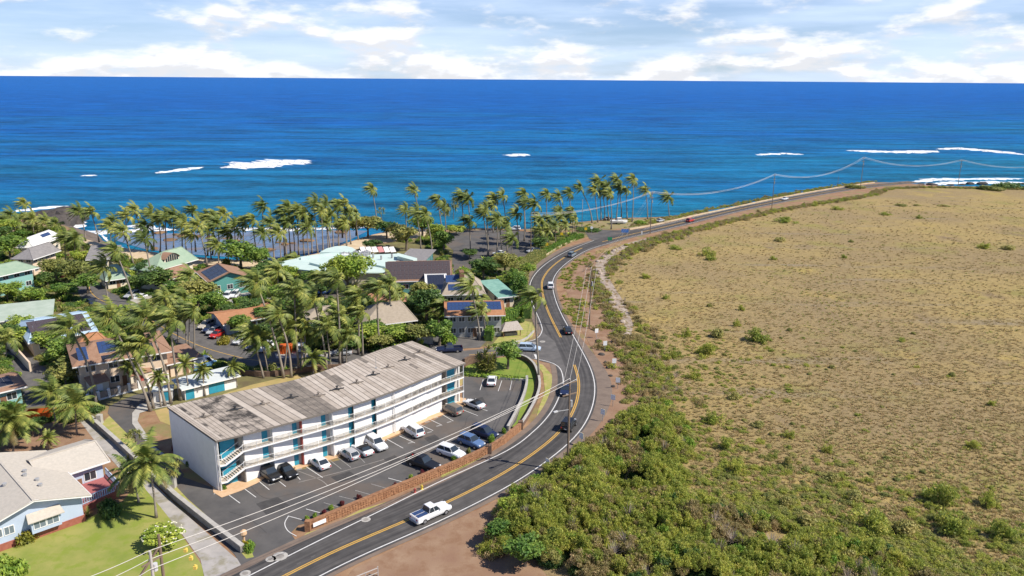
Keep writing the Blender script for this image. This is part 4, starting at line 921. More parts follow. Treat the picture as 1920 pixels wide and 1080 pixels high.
BUSH = {mn: [np_mesh('foliage', *leaf_cloud(400 + 5 * i + len(mn), 1500, 16, .36, .085, flat=.6, base=-.1, spread=.6), mn) for i in range(3)] for mn in ('tree_leaf', 'tree_leaf_dark', 'tree_leaf_bright', 'olive_leaf', 'yellow_leaf', 'red_leaf', 'orange_leaf', 'hedge_leaf', 'grass_green')}
for mn in ('thicket_leaf', 'thicket_leaf_dull'): BUSH[mn] = [np_mesh('foliage', *leaf_cloud(600 + 5 * i + len(mn), 1700, 34, .24, .08, flat=.75, base=-.15, spread=.95, outward=.25, aspect=.38), mn) for i in range(3)]
def rosette(seed, n, L, w, droop, mat, e0=80, e1=5):
    rr = random.Random(seed); V, F_ = [], []
    for k in range(n):
        a = k * 2.4 + rr.uniform(-.2, .2); e = R(e0 + (e1 - e0) * k / n + rr.uniform(-8, 8)); d = Vector((math.cos(a) * math.cos(e), math.sin(a) * math.cos(e), math.sin(e))); p = Vector((0, 0, 0)); l = L * rr.uniform(.75, 1.1); sd = Vector((-math.sin(a), math.cos(a), 0))
        prof = (.3, .9, 1, .75, .08); i0 = len(V)
        for i in range(5):
            V += [p - sd * w * prof[i], p + sd * w * prof[i]]; p = p + d * (l / 4); d = (d + Vector((0, 0, -droop))).normalized()
        F_ += [(i0 + 2 * i, i0 + 2 * i + 1, i0 + 2 * i + 3, i0 + 2 * i + 2) for i in range(4)]
    return mesh_of('leaves', V, F_, mat)
BANANA = [rosette(s, 14, 1.0, .16, .22, 'tree_leaf_bright') for s in range(3)]
TI = [rosette(10 + s, 22, .8, .07, .18, 'olive_leaf') for s in range(2)]
def spiky_ball(seed, mat):
    rr = random.Random(seed); V, F_ = [], []
    for h in range(16):
        c = Vector((rr.gauss(0, 1), rr.gauss(0, 1), rr.gauss(.2, .8))).normalized() * rr.uniform(.35, .7)
        for k in range(16):
            d = (Vector((rr.gauss(0, 1), rr.gauss(0, 1), rr.gauss(.2, 1))).normalized() + c * .8).normalized(); sd = d.cross(Vector((0, 0, 1))).normalized() * .03; i0 = len(V); q = c + d * .26; r_ = c + d * .42 + Vector((0, 0, -.1))
            V += [c - sd, c + sd, q + sd, q - sd, r_]; F_ += [(i0, i0 + 1, i0 + 2, i0 + 3), (i0 + 3, i0 + 2, i0 + 4)]
    return mesh_of('leaves', V, F_, mat)
SPIKY = [spiky_ball(s, 'olive_leaf') for s in range(2)]
def tussock(seed, mat, n=16, h=.5, sp=.45):
    rr = random.Random(seed); V, F_ = [], []
    for k in range(n):
        a = rr.random() * 6.28; r_ = rr.random() * sp * .5; b = Vector((math.cos(a) * r_, math.sin(a) * r_, 0)); t = Vector((math.cos(a) * sp * rr.uniform(.5, 1.2) - .12, math.sin(a) * sp * rr.uniform(.5, 1.2), h * rr.uniform(.5, 1.1))); sd = Vector((-math.sin(a), math.cos(a), 0)) * .09; i0 = len(V); V += [b - sd, b + sd, t]; F_.append((i0, i0 + 1, i0 + 2))
    return mesh_of('tussock', V, F_, mat)
vr = random.Random(77)
def tree(bx, by, wpx, hpx, kind, label, group, mesh=None, name='tree'):
    m_ = mpp(bx, by); w, h = wpx * m_ / 2 * 1.12, hpx * m_ * 1.02; root = empty(name, P(bx, by)); tag(root, label, 'tree', group)
    me = mesh or vr.choice(TREE[kind]); rz = max(h * .40, w * .45) if mesh is not FLAT else h * .9
    o = link('crown', me, root); o.location = (0, 0, h - rz * .95 if mesh is not FLAT else h * .72); o.scale = (w, w * .95, rz); o.rotation_euler = (0, 0, vr.random() * 6.28)
    t = MB(); t.tube([(0, 0, 0), (.1, 0, h * .3), (-.1, .1, h * .6)], [.05 * h, .035 * h, .02 * h], 6)
    for k in range(4):
        a = k * 1.6 + vr.random(); t.tube([(0, 0, h * .32), (math.cos(a) * w * .35, math.sin(a) * w * .35, h * .6), (math.cos(a) * w * .6, math.sin(a) * w * .6, h * .75)], [.022 * h, .015 * h, .006 * h], 5)
    t.build('trunk', 'bark', root); return root
def shrub(bx, by, wpx, hpx, kind, label, group, name='shrub', mesh=None, sink=.15, world=None, cat='shrub'):
    m_ = mpp(bx, by); w, h = wpx * m_ / 2, hpx * m_; o = link(name, mesh or vr.choice(BUSH[kind])); p = P(bx, by)
    o.location = (p.x, p.y, h * sink); o.scale = (w, w * vr.uniform(.8, 1.1), h * (.95 if mesh is None else 1)); o.rotation_euler = (0, 0, vr.random() * 6.28); tag(o, label, cat, group); return o
def scatter(name, pts, scales, rots, idx, sources, label, cat):
    """one object: the sources set out on the points by geometry nodes"""
    me = bpy.data.meshes.new(name); me.from_pydata([tuple(p) for p in pts], [], [])
    for an, ty, val in (('sc', 'FLOAT_VECTOR', np.array(scales, np.float32)), ('rot', 'FLOAT_VECTOR', np.array(rots, np.float32)), ('idx', 'INT', np.array(idx, np.int32))):
        at = me.attributes.new(an, ty, 'POINT'); at.data.foreach_set('vector' if ty != 'INT' else 'value', val.ravel())
    col = bpy.data.collections.new(name + '_kinds')
    for k, s in enumerate(sources): so_ = bpy.data.objects.new('%s_%02d' % (name, k), s); col.objects.link(so_)
    g = bpy.data.node_groups.new(name, 'GeometryNodeTree'); g.interface.new_socket('Geometry', in_out='INPUT', socket_type='NodeSocketGeometry'); g.interface.new_socket('Geometry', in_out='OUTPUT', socket_type='NodeSocketGeometry')
    N, L = g.nodes, g.links; gi, go = N.new('NodeGroupInput'), N.new('NodeGroupOutput'); ip = N.new('GeometryNodeInstanceOnPoints'); ci = N.new('GeometryNodeCollectionInfo')
    ci.inputs['Collection'].default_value = col; ci.inputs['Separate Children'].default_value = True; ci.inputs['Reset Children'].default_value = True
    def attr(n_, ty): a = N.new('GeometryNodeInputNamedAttribute'); a.data_type = ty; a.inputs[0].default_value = n_; return a.outputs[0]
    L.new(gi.outputs[0], ip.inputs['Points']); L.new(ci.outputs[0], ip.inputs['Instance']); ip.inputs['Pick Instance'].default_value = True
    L.new(attr('idx', 'INT'), ip.inputs['Instance Index']); L.new(attr('rot', 'FLOAT_VECTOR'), ip.inputs['Rotation']); L.new(attr('sc', 'FLOAT_VECTOR'), ip.inputs['Scale']); L.new(ip.outputs[0], go.inputs[0])
    o = link(name, me); md = o.modifiers.new('scatter', 'NODES'); md.node_group = g; tag(o, label, cat, kind='stuff'); return o
# ------------------------------------------------------------------ palms
SH = [(45, 382, 54, 420), (8, 415, 20, 442), (41, 407, 45, 428), (147, 397, 160, 449), (170, 397, 186, 454), (212, 415, 215, 458), (252, 395, 270, 455), (282, 402, 288, 470), (310, 407, 312, 474), (325, 405, 325, 472), (360, 395, 367, 472), (400, 407, 398, 478), (420, 402, 428, 472), (370, 425, 388, 497), (407, 420, 410, 484), (357, 440, 360, 486), (440, 428, 445, 488), (296, 412, 300, 474), (338, 412, 341, 476), (385, 410, 389, 480), (455, 418, 458, 484), (345, 422, 350, 480), (392, 432, 396, 486), (425, 436, 428, 486), (272, 425, 277, 472)]
SH += [(20, 405, 26, 436), (60, 410, 64, 440), (85, 415, 92, 445), (105, 420, 110, 450), (30, 420, 34, 446), (235, 405, 240, 462), (205, 425, 210, 466)]
for c in SH: palm(*c, 'wind-bent coconut palm in the grove along the left shore', 'palms of the left shore grove')
MI = [(492, 387, 500, 486), (472, 412, 484, 492), (507, 420, 514, 488), (540, 390, 545, 478), (547, 422, 552, 480), (567, 400, 570, 478), (580, 412, 585, 475), (590, 382, 596, 475), (610, 382, 620, 470), (632, 385, 635, 463), (645, 382, 650, 460), (620, 402, 625, 468), (645, 417, 650, 462), (667, 402, 672, 450), (522, 437, 527, 488), (492, 437, 497, 492), (530, 402, 534, 480), (556, 396, 560, 478), (602, 396, 606, 474), (575, 428, 579, 480), (534, 418, 538, 482), (612, 420, 616, 472), (655, 400, 658, 458)]
for c in MI: palm(*c, 'wind-bent coconut palm in the beach grove behind the restaurant', 'palms of the restaurant beach grove')
BP = [(697, 355, 707, 432), (776, 357, 792, 440), (780, 400, 789, 468), (797, 402, 810, 482), (820, 375, 829, 440), (832, 388, 835, 436), (865, 367, 870, 430), (877, 372, 881, 432), (925, 372, 927, 432), (880, 415, 882, 472), (910, 395, 914, 482), (932, 412, 930, 486), (922, 385, 925, 436), (942, 367, 948, 432), (982, 365, 985, 434), (982, 382, 983, 452), (1001, 382, 1003, 462), (1025, 365, 1026, 424), (1047, 370, 1055, 422), (1067, 362, 1070, 420), (937, 415, 941, 474), (950, 420, 951, 472), (960, 447, 962, 484), (905, 400, 916, 480), (968, 400, 972, 460), (760, 395, 764, 455)]
for c in BP: palm(*c, 'wind-bent coconut palm around the beach parking lot', 'palms around the beach parking lot')
PT = [(1087, 352, 1110, 418), (1115, 357, 1121, 417), (1122, 340, 1127, 414), (1137, 350, 1142, 414), (1143, 362, 1146, 430), (1156, 337, 1165, 410), (1160, 352, 1155, 413), (1174, 357, 1176, 411), (1187, 337, 1185, 416), (1210, 357, 1214, 411), (1252, 370, 1255, 407), (1130, 362, 1134, 414)]
for c in PT: palm(*c, 'tall wind-bent coconut palm on the sandy point beside the road bend', 'palms on the sandy point')
GV = [(1032, 412, 1034, 446), (1050, 408, 1052, 444), (1065, 405, 1066, 440), (1078, 410, 1078, 440), (1040, 425, 1042, 455), (1020, 420, 1022, 458), (1012, 412, 1014, 462), (1060, 422, 1060, 446), (1072, 395, 1074, 438), (1048, 396, 1050, 440), (1025, 432, 1027, 462), (1010, 432, 1012, 468)]
for c in GV: palm(*c, 'short coconut palm in the clump at the beach parking entrance', 'clump of palms at the beach parking entrance', scale=.85)
VL = [(230, 435, 250, 495), (270, 447, 287, 541), (215, 470, 250, 568), (192, 502, 204, 568), (405, 460, 410, 494), (140, 447, 140, 495), (120, 447, 122, 495), (355, 520, 358, 555), (555, 487, 558, 508), (312, 567, 320, 640), (882, 537, 900, 638), (830, 575, 828, 610), (902, 582, 910, 634), (917, 578, 920, 604), (730, 535, 733, 612), (740, 555, 742, 600), (10, 635, 10, 676), (345, 560, 350, 600), (750, 548, 752, 590), (520, 510, 524, 560), (600, 520, 604, 560)]
for c in VL: palm(*c, 'coconut palm standing among the village houses and gardens', 'palms among the village houses')
ST = [(480, 530, 532, 709), (520, 590, 546, 708), (552, 545, 561, 698), (587, 560, 613, 694), (630, 525, 637, 687), (707, 540, 712, 657), (472, 625, 494, 709), (487, 637, 502, 704), (540, 615, 531, 698), (570, 610, 572, 691), (575, 625, 580, 682), (612, 612, 621, 691), (650, 627, 649, 682), (675, 585, 680, 667), (668, 555, 672, 664), (555, 590, 566, 694), (635, 590, 642, 680)]
for c in ST: palm(*c, 'tall coconut palm in the row along the side street wall', 'palms in the row along the side street')
SM = [(307, 555, 318, 642), (332, 595, 334, 642), (347, 580, 350, 648), (355, 590, 354, 648), (362, 582, 364, 656)]
for c in SM: palm(*c, 'slender straight palm in the cluster behind the carport', 'slender palms behind the carport', scale=.75)
HB = [(130, 617, 180, 760), (205, 597, 282, 771), (270, 597, 320, 758), (318, 600, 339, 751), (240, 650, 288, 766), (267, 645, 309, 761)]
for c in HB: palm(*c, 'tall leaning coconut palm in front of the tan house', 'leaning palms in front of the tan house', scale=1.05)
PB = [(297, 707, 302, 763), (346, 682, 356, 748), (380, 695, 385, 743), (436, 687, 444, 726), (240, 685, 241, 724), (252, 690, 254, 722)]
for c in PB: palm(*c, 'young slim palm beside the pool house or the fence', 'young palms near the pool house', scale=.5, variant=7)
palm(278, 868, 293, 971, 'large bushy coconut palm on the front lawn', None, scale=1.0, variant=6, detail=True)
palm(244, 886, 260, 942, 'smaller coconut palm behind the large lawn palm', None, scale=.75, variant=7, detail=True)
palm(140, 757, 144, 815, 'coconut palm at the head of the gravel drive', None, scale=.95, variant=6, detail=True)
palm(97, 735, 105, 800, 'coconut palm beside the bright orange skip', None, scale=1.0, variant=5, detail=True)
palm(22, 790, 24, 850, 'coconut palm in the dirt yard behind the blue house', None, scale=.95, variant=7, detail=True)
palm(90, 822, 90, 845, 'tiny palm in the dirt yard behind the blue house', None, scale=.4, variant=7, detail=True)
palm(587, 672, 587, 702, 'short stemless palm on the dry lawn behind the apartments', None, scale=.7, variant=6, detail=True)
palm(1003, 556, 1011, 712, 'very tall thin coconut palm between the corner wall and the junction', None, scale=.85, variant=2, detail=True)
# ------------------------------------------------------------------ trees
T1, G1 = 'dense green broadleaf tree among the village gardens', 'broadleaf trees of the village gardens'
T2, G2 = 'dark green broadleaf tree among the village gardens', 'dark broadleaf trees of the village gardens'
T3, G3 = 'bright yellow-green tree among the village gardens', 'bright trees of the village gardens'
T4, G4 = 'olive grey-green tree among the village gardens', 'olive trees of the village gardens'
tk = {'g': ('tree_leaf', T1, G1), 'd': ('tree_leaf_dark', T2, G2), 'b': ('tree_leaf_bright', T3, G3), 'o': ('olive_leaf', T4, G4)}
tree(652, 548, 104, 64, None, 'wide flat-topped spreading tree in front of the aqua restaurant roof', None, mesh=FLAT)
for x, y, w, h, k in [(452, 505, 78, 64, 'g'), (690, 445, 66, 44, 'o'), (668, 442, 42, 38, 'b'), (725, 447, 48, 36, 'd'), (762, 470, 56, 52, 'o'), (792, 446, 50, 46, 'g'), (832, 472, 46, 42, 'g'), (815, 458, 40, 42, 'b'), (642, 446, 42, 36, 'b'),
        (20, 488, 72, 52, 'g'), (8, 448, 52, 40, 'b'), (-10, 462, 60, 42, 'd'), (105, 525, 56, 44, 'o'), (142, 535, 60, 52, 'o'), (165, 550, 50, 40, 'g'), (125, 560, 56, 36, 'g'), (90, 540, 36, 34, 'd'), (15, 566, 66, 40, 'b'), (60, 572, 56, 36, 'b'), (182, 525, 36, 32, 'd'), (155, 498, 40, 34, 'b'),
        (300, 552, 66, 56, 'd'), (272, 530, 44, 48, 'd'), (258, 552, 44, 42, 'd'), (335, 566, 56, 44, 'g'), (372, 580, 72, 62, 'o'), (402, 592, 56, 50, 'g'), (342, 598, 56, 46, 'b'), (300, 592, 50, 40, 'o'), (482, 566, 46, 42, 'd'), (522, 578, 52, 48, 'g'), (542, 612, 60, 56, 'g'), (572, 566, 48, 42, 'd'), (602, 560, 44, 36, 'd'), (502, 535, 56, 48, 'd'), (486, 508, 56, 48, 'g'), (508, 522, 50, 40, 'd'), (545, 532, 44, 36, 'b'), (580, 538, 44, 34, 'g'),
        (662, 612, 56, 56, 'd'), (642, 632, 66, 46, 'g'), (690, 648, 60, 44, 'b'), (742, 646, 66, 40, 'b'), (782, 648, 56, 44, 'o'), (660, 660, 56, 40, 'd'), (622, 652, 50, 46, 'd'), (602, 658, 40, 36, 'g'), (590, 640, 50, 40, 'd'), (560, 645, 44, 40, 'd'), (500, 640, 46, 40, 'd'), (450, 628, 46, 42, 'g'), (702, 632, 46, 40, 'g'), (800, 606, 60, 74, 'd'), (824, 648, 56, 58, 'g'), (792, 574, 50, 52, 'o'), (470, 600, 56, 44, 'd'), (500, 612, 50, 44, 'g'), (716, 660, 50, 36, 'o'),
        (906, 525, 58, 46, 'd'), (946, 515, 58, 46, 'o'), (962, 540, 46, 40, 'g'), (880, 486, 36, 22, 'd'), (1010, 472, 40, 30, 'd'), (930, 605, 36, 32, 'o'), (885, 612, 40, 40, 'o'),
        (122, 690, 76, 62, 'g'), (90, 665, 62, 50, 'b'), (152, 708, 66, 56, 'o'), (124, 728, 60, 50, 'o'), (62, 652, 60, 46, 'b'), (20, 648, 46, 46, 'd'), (40, 628, 60, 40, 'b'), (168, 690, 50, 44, 'd'), (20, 838, 70, 56, 'g'), (62, 818, 50, 40, 'd'), (10, 800, 56, 50, 'g'), (222, 608, 50, 44, 'b'), (165, 612, 36, 32, 'b'), (236, 625, 46, 34, 'd'), (190, 655, 40, 34, 'g'), (15, 432, 60, 20, 'b'), (60, 436, 50, 18, 'o'), (100, 440, 40, 18, 'b'), (130, 452, 40, 22, 'g'), (-10, 425, 50, 20, 'o'), (140, 470, 36, 26, 'g'), (40, 446, 44, 20, 'g'), (205, 480, 40, 24, 'g'), (225, 500, 40, 28, 'd'), (700, 470, 40, 24, 'd'), (745, 452, 44, 36, 'o'), (855, 440, 40, 22, 'b'), (535, 500, 30, 20, 'b'), (430, 600, 40, 34, 'd'), (600, 600, 40, 40, 'd'), (770, 600, 40, 44, 'd'), (690, 590, 36, 40, 'd'), (812, 590, 46, 56, 'g'), (990, 520, 34, 30, 'b')]:
    tree(x, y, w, h, tk[k][0], tk[k][1], tk[k][2])
tree(973, 572, 40, 62, 'tree_leaf', 'feathery dark green she-oak beside the road bend', None)
tree(952, 692, 56, 58, 'tree_leaf', 'plumeria tree with white blossom on the corner lawn', None)
for x, y, w, h, lab in ((938, 1022, 60, 52, 'small leafy tree at the thicket corner beside the bare dirt'), (985, 1062, 76, 66, 'dark spreading tree leaning over the bare dirt at the thicket edge'), (958, 970, 50, 44, 'leafy sapling at the thicket edge nearest the white pickup')):
    tree(x, y, w, h, 'tree_leaf' if x != 958 else 'tree_leaf_bright', lab, None)
pl = tree(308, 1022, 76, 40, 'tree_leaf_bright', 'low domed plumeria bush covered in white blossom on the lawn', None)
bl = MB(); rr = random.Random(4)
for k in range(45):
    d = Vector((rr.gauss(0, 1), rr.gauss(0, 1), abs(rr.gauss(.3, .8)))).normalized(); c = Vector((d.x * 2.5, d.y * 2.4, 1.5 + d.z * 1.1)); bl.box(c.x - .07, c.x + .07, c.y - .07, c.y + .07, c.z - .05, c.z + .05)
tag(bl.build('blossom', 'blossom', pl), kind='stuff')
# ------------------------------------------------------------------ single shrubs
for x, y, w, h, k, lab in [(15, 1085, 74, 60, 'tree_leaf_bright', 'rounded bright green bush at the lawn corner'), (205, 966, 56, 46, 'tree_leaf_dark', 'dark green bush beside the red deck'), (50, 1016, 52, 36, 'yellow_leaf', 'bush with yellow flowers against the blue house'), (30, 1022, 22, 22, 'red_leaf', 'reddish croton beside the blue house steps'),
        (75, 528, 18, 22, 'yellow_leaf', 'bright yellow croton beside the aqua house'), (88, 532, 14, 18, 'red_leaf', 'red ti plant beside the yellow croton'), (424, 498, 26, 22, 'yellow_leaf', 'yellow-leaved shrub behind the teal gabled house'), (230, 486, 20, 14, 'orange_leaf', 'orange bougainvillea by the green-roofed pavilion'), (420, 918, 13, 18, 'tree_leaf', 'small dark shrub at the corner of the apartment end wall'), (356, 874, 20, 22, 'tree_leaf_dark', 'dark shrub against the shaded apartment end wall'), (346, 862, 20, 22, 'tree_leaf', 'leafy shrub against the shaded apartment end wall'), (328, 844, 16, 18, 'red_leaf', 'dark red shrub against the shaded apartment end wall'),
        (470, 1032, 30, 26, 'hedge_leaf', 'green bush at the end of the concrete wall beside the entrance'), (870, 510, 30, 12, 'hedge_leaf', 'low trimmed bush in the beach parking island'), (830, 465, 30, 12, 'hedge_leaf', 'low green bush beside the mural building'), (420, 645, 30, 26, 'yellow_leaf', 'lime-yellow shrub between the parked cars'), (840, 645, 42, 32, 'hedge_leaf', 'round green bush in front of the grey two-storey house'), (1005, 402, 20, 8, 'tree_leaf_dark', 'dark shoreline scrub beyond the parking lot'),
        (1892, 353, 70, 16, 'tree_leaf_dark', 'large dark bush at the far corner of the dry field'), (1860, 356, 70, 10, 'olive_leaf', 'olive bush beside the large dark bush at the field end'), (1200, 420, 34, 10, 'hedge_leaf', 'low green shrub on the sandy point'), (1105, 432, 60, 9, 'tree_leaf_dark', 'dark hedge at the beach junction'), (1600, 352, 60, 8, 'olive_leaf', 'scrub on the sea side of the far road')]:
    shrub(x, y, w, h, k, lab, None)
for x, y, s in ((165, 968, 34), (240, 860, 16)): shrub(x, y, s, s * .8, None, 'yellow-green ti plant beside the red deck' if x < 200 else 'low ti plant beside the gravel drive', None, name='ti_plant', mesh=TI[0], sink=0)
for x, y, s, lab in ((255, 842, 34, 'round pandanus beside the rear drive'), (326, 912, 40, 'round pandanus on the concrete wall pier'), (715, 412, 20, 'round pandanus on the beach beyond the grove'), (850, 412, 34, 'wide pandanus at the beach parking lot'), (835, 418, 24, 'small pandanus at the beach parking lot')):
    root = empty('pandanus', P(x, y)); tag(root, lab, 'pandanus'); r_ = s * mpp(x, y) / 2; o = link('leaves', SPIKY[x % 2], root); o.scale = (r_ * 1.1,) * 3; o.location = (0, 0, r_ * 1.7); MB().tube([(0, 0, 0), (.1, 0, r_), (0, 0, r_ * 1.7)], [.16, .12, .1], 6).build('trunk', 'bark', root)
rt = empty('dracaena', P(912, 698)); tag(rt, 'large clump of drooping yellow-green dracaena on the corner lawn', 'plant'); rr = random.Random(8)
for k in range(26):
    o = link('leaf_head', TI[k % 2], rt); a = rr.random() * 6.28; q = rr.random() * 2.3; o.location = (math.cos(a) * q, math.sin(a) * q * .8, rr.uniform(.6, 5.6) * (1 - q / 4)); s = rr.uniform(1.6, 2.2); o.scale = (s, s, s)
for k in range(5): a = k * 1.3; MB().tube([(0, 0, 0), (math.cos(a) * .7, math.sin(a) * .7, 2.2), (math.cos(a) * 1.3, math.sin(a) * 1.3, 4)], [.13, .1, .07], 6).build('stem', 'bark', rt)
for k, (x, y, mt) in enumerate(((577, 977, 'hedge_leaf'), (590, 972, 'hedge_leaf'), (608, 964, 'red_leaf'), (621, 956, 'hedge_leaf'), (641, 948, 'red_leaf'), (674, 936, 'red_leaf'), (741, 914, 'red_leaf'), (770, 900, 'hedge_leaf'), (792, 890, 'red_leaf'), (808, 884, 'red_leaf'), (851, 864, 'hedge_leaf'), (878, 850, 'olive_leaf'), (921, 832, 'hedge_leaf'), (945, 812, 'hedge_leaf'))):
    shrub(x, y, 14 if k != 12 else 22, 12 if k != 12 else 22, mt, ('dark red' if mt == 'red_leaf' else 'small green') + ' planter shrub in the bed behind the brown stone wall', 'red planter shrubs' if mt == 'red_leaf' else 'green planter shrubs', sink=.3)
# bananas and broad leaves
for x, y, s in ((380, 545, 30), (345, 540, 30), (530, 598, 30), (565, 600, 30), (590, 625, 26), (640, 655, 24), (720, 645, 26), (760, 648, 26), (415, 560, 20), (30, 565, 26), (70, 570, 26), (800, 640, 30), (780, 560, 30), (330, 622, 26)):
    root = empty('banana_plant', P(x, y)); tag(root, 'banana plant with broad bright leaves in a village garden', 'plant', 'banana plants in the gardens'); r_ = s * mpp(x, y) * .6
    o = link('leaves', BANANA[x % 3], root); o.scale = (r_,) * 3; o.location = (0, 0, r_ * .55); MB().tube([(0, 0, 0), (0, 0, r_ * .6)], [.12, .09], 6).build('stem', 'hedge_leaf', root)
# ------------------------------------------------------------------ hedges
def hedge(pts, w, h, label, mat='hedge_leaf', seed=1):
    pts = resample([Vector(p) for p in pts], .8); rr = np.random.default_rng(seed); V = []
    P_ = np.array([(p.x, p.y) for p in pts]); n = int(len(pts) * .8 * (w + 2 * h) * 26)
    i = rr.integers(0, len(pts), n); u = rr.random(n) * (w + 2 * h); x = np.where(u < h, -w / 2, np.where(u > h + w, w / 2, u - h - w / 2)); z = np.where(u < h, u, np.where(u > h + w, 2 * h + w - u, h)); d = np.array([(pts[min(k + 1, len(pts) - 1)] - pts[max(k - 1, 0)]).normalized()[:2] for k in range(len(pts))])
    c = np.stack([P_[i, 0] - d[i, 1] * x, P_[i, 1] + d[i, 0] * x, z], 1) + rr.normal(size=(n, 3)) * .13; c[:, 2] = np.maximum(c[:, 2], .05)
    t = rr.normal(size=(n, 3)); t /= np.linalg.norm(t, axis=1)[:, None]; b = np.cross(t, rr.normal(size=(n, 3))); b /= np.linalg.norm(b, axis=1)[:, None]; s = .17 * rr.uniform(.6, 1.3, n)[:, None]
    q = np.stack([c - t * s, c + b * s * .6, c + t * s, c - b * s * .6], 1).reshape(-1, 3); ctr = np.array([P_[:, 0].mean(), P_[:, 1].mean(), 0]); root = empty('hedge', ctr); tag(root, label, 'hedge')
    link('foliage', np_mesh('foliage', q - ctr, np.arange(4 * n).reshape(n, 4), mat), root)
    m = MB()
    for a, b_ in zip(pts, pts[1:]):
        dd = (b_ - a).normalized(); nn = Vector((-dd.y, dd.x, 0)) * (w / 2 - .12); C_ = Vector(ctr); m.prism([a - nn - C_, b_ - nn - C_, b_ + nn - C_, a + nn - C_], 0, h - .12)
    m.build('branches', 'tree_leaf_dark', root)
hedge(spline(PX([(916, 640), (926, 618), (948, 604), (970, 596), (982, 585)]), 4), 1.6, 2.6, 'tall clipped green hedge curving behind the thatched hut')
hedge(spline(PX([(988, 598), (984, 570), (978, 548)]), 4), 2.0, 2.8, 'bright green hedge along the road beside the long shed', seed=2)
hedge(spline(PX([(976, 536), (978, 515), (990, 500), (1002, 488), (1015, 480)]), 4), 4.0, 2.2, 'yellow-green roadside hedge with orange flowers above the bend', mat='grass_green', seed=3)
hedge(spline(PX([(1020, 478), (1045, 463), (1070, 452), (1092, 445)]), 4), 2.0, 1.4, 'low green roadside hedge leading to the beach junction', seed=4)
hedge(PX([(440, 575), (500, 562)]), 1.6, 2.0, 'straight clipped hedge behind the rust-roofed house', seed=5)
hedge(PX([(870, 704), (940, 710), (978, 712)]), .8, .5, 'low grass bank hedge at the top of the parking lot', seed=6)
# ------------------------------------------------------------------ garden greenery that nobody could count
excl = [PX(l) for l in ([(828, 432), (1005, 432), (1005, 480), (905, 492), (850, 512)], [(320, 590), (420, 622), (500, 656), (700, 656), (700, 690), (560, 690), (430, 672), (330, 640), (290, 612)], [(800, 640), (830, 622), (912, 622), (1000, 650), (1000, 680), (800, 680)], [(400, 555), (470, 548), (520, 560), (470, 575), (410, 570)], [(590, 545), (640, 533), (670, 545), (640, 562), (600, 562)], [(684, 570), (692, 547), (765, 535), (770, 558), (757, 570)], [(225, 556), (265, 570), (290, 605), (260, 600), (160, 570), (160, 530), (190, 535)], [(5, 655), (40, 650), (90, 690), (110, 720), (90, 790), (50, 790), (40, 720)], [(330, 760), (290, 750), (160, 780), (140, 830), (420, 830), (420, 745)], [(520, 505), (800, 492), (800, 455), (600, 455)], [(920, 650), (1003, 640), (1003, 600), (930, 615)], [(300, 790), (330, 745), (450, 702), (560, 699), (700, 688), (760, 655), (870, 690), (500, 900)], [(235, 720), (330, 700), (450, 690), (450, 730), (330, 765), (200, 775), (170, 750)])]
foot = []
for o in C.objects:
    if o.get('dims') is not None:
        L_, D_, h_ = o['dims']; ca, sa = math.cos(o.rotation_euler.z), math.sin(o.rotation_euler.z)
        foot.append([(o.location.x + ca * x - sa * y, o.location.y + sa * x + ca * y) for x, y in ((-1.2, -1.6), (L_ + 1.2, -1.6), (L_ + 1.2, D_ + 1.2), (-1.2, D_ + 1.2))])
rr = random.Random(33); pts, sc, ro, ix = [], [], [], []
vp = [(p.x, p.y) for p in village]
SRC = BUSH['tree_leaf'][:2] + BUSH['tree_leaf_dark'][:2] + BUSH['tree_leaf_bright'][:2] + BUSH['olive_leaf'][:2] + [BANANA[0], TI[0], BUSH['yellow_leaf'][0], BUSH['red_leaf'][0]]
wts = [5, 5, 6, 6, 4, 4, 4, 4, 4, 4, .6, .6]
ssn = [(p.x, p.y) for p in ss]
while len(pts) < 3200:
    p = P(rr.uniform(-40, 1090), 440 + 350 * rr.random() ** 1.2)
    if not inside(p, vp) or any(inside(p, e) for e in excl) or any(inside(p, f) for f in foot): continue
    if min((p.x - a) ** 2 + (p.y - b) ** 2 for a, b in ssn) < 14: continue
    if min((p.x - q.x) ** 2 + (p.y - q.y) ** 2 for q in yl[::2]) < 49: continue
    k = rr.choices(range(len(SRC)), wts)[0]; s = rr.uniform(.7, 1.9); pts.append((p.x, p.y, .15)); sc.append((s, s, s * rr.uniform(.7, 1.3))); ro.append((0, 0, rr.random() * 6.28)); ix.append(k)
scatter('garden_plants', pts, sc, ro, ix, SRC, 'mixed garden shrubs and undergrowth filling the village gardens', 'undergrowth')
# ------------------------------------------------------------------ thicket beside the road
thick = PX([(905, 1040), (925, 990), (962, 935), (1010, 898), (1062, 868), (1110, 832), (1160, 795), (1200, 772), (1250, 758), (1288, 798), (1300, 850), (1285, 900), (1268, 930), (1330, 948), (1400, 962), (1470, 985), (1560, 1008), (1650, 1032), (1740, 1075), (1800, 1130), (1080, 1180), (1120, 1100), (1000, 1050)])
pts, sc, ro, ix = [], [], [], []; tp = [(p.x, p.y) for p in thick]
x0, x1, y0, y1 = min(p[0] for p in tp), max(p[0] for p in tp), min(p[1] for p in tp), max(p[1] for p in tp)
SRC = BUSH['thicket_leaf'] + BUSH['thicket_leaf_dull'] + BUSH['hedge_leaf'][:1] + BUSH['grass_green'][:1] + [BUSH['tree_leaf_dark'][0], rosette(98, 44, 1.2, .02, .05, 'dead_twig', 85, 5)]
wts = [7, 7, 7, 2.4, 2.4, 2.4, 2, 3, .5]
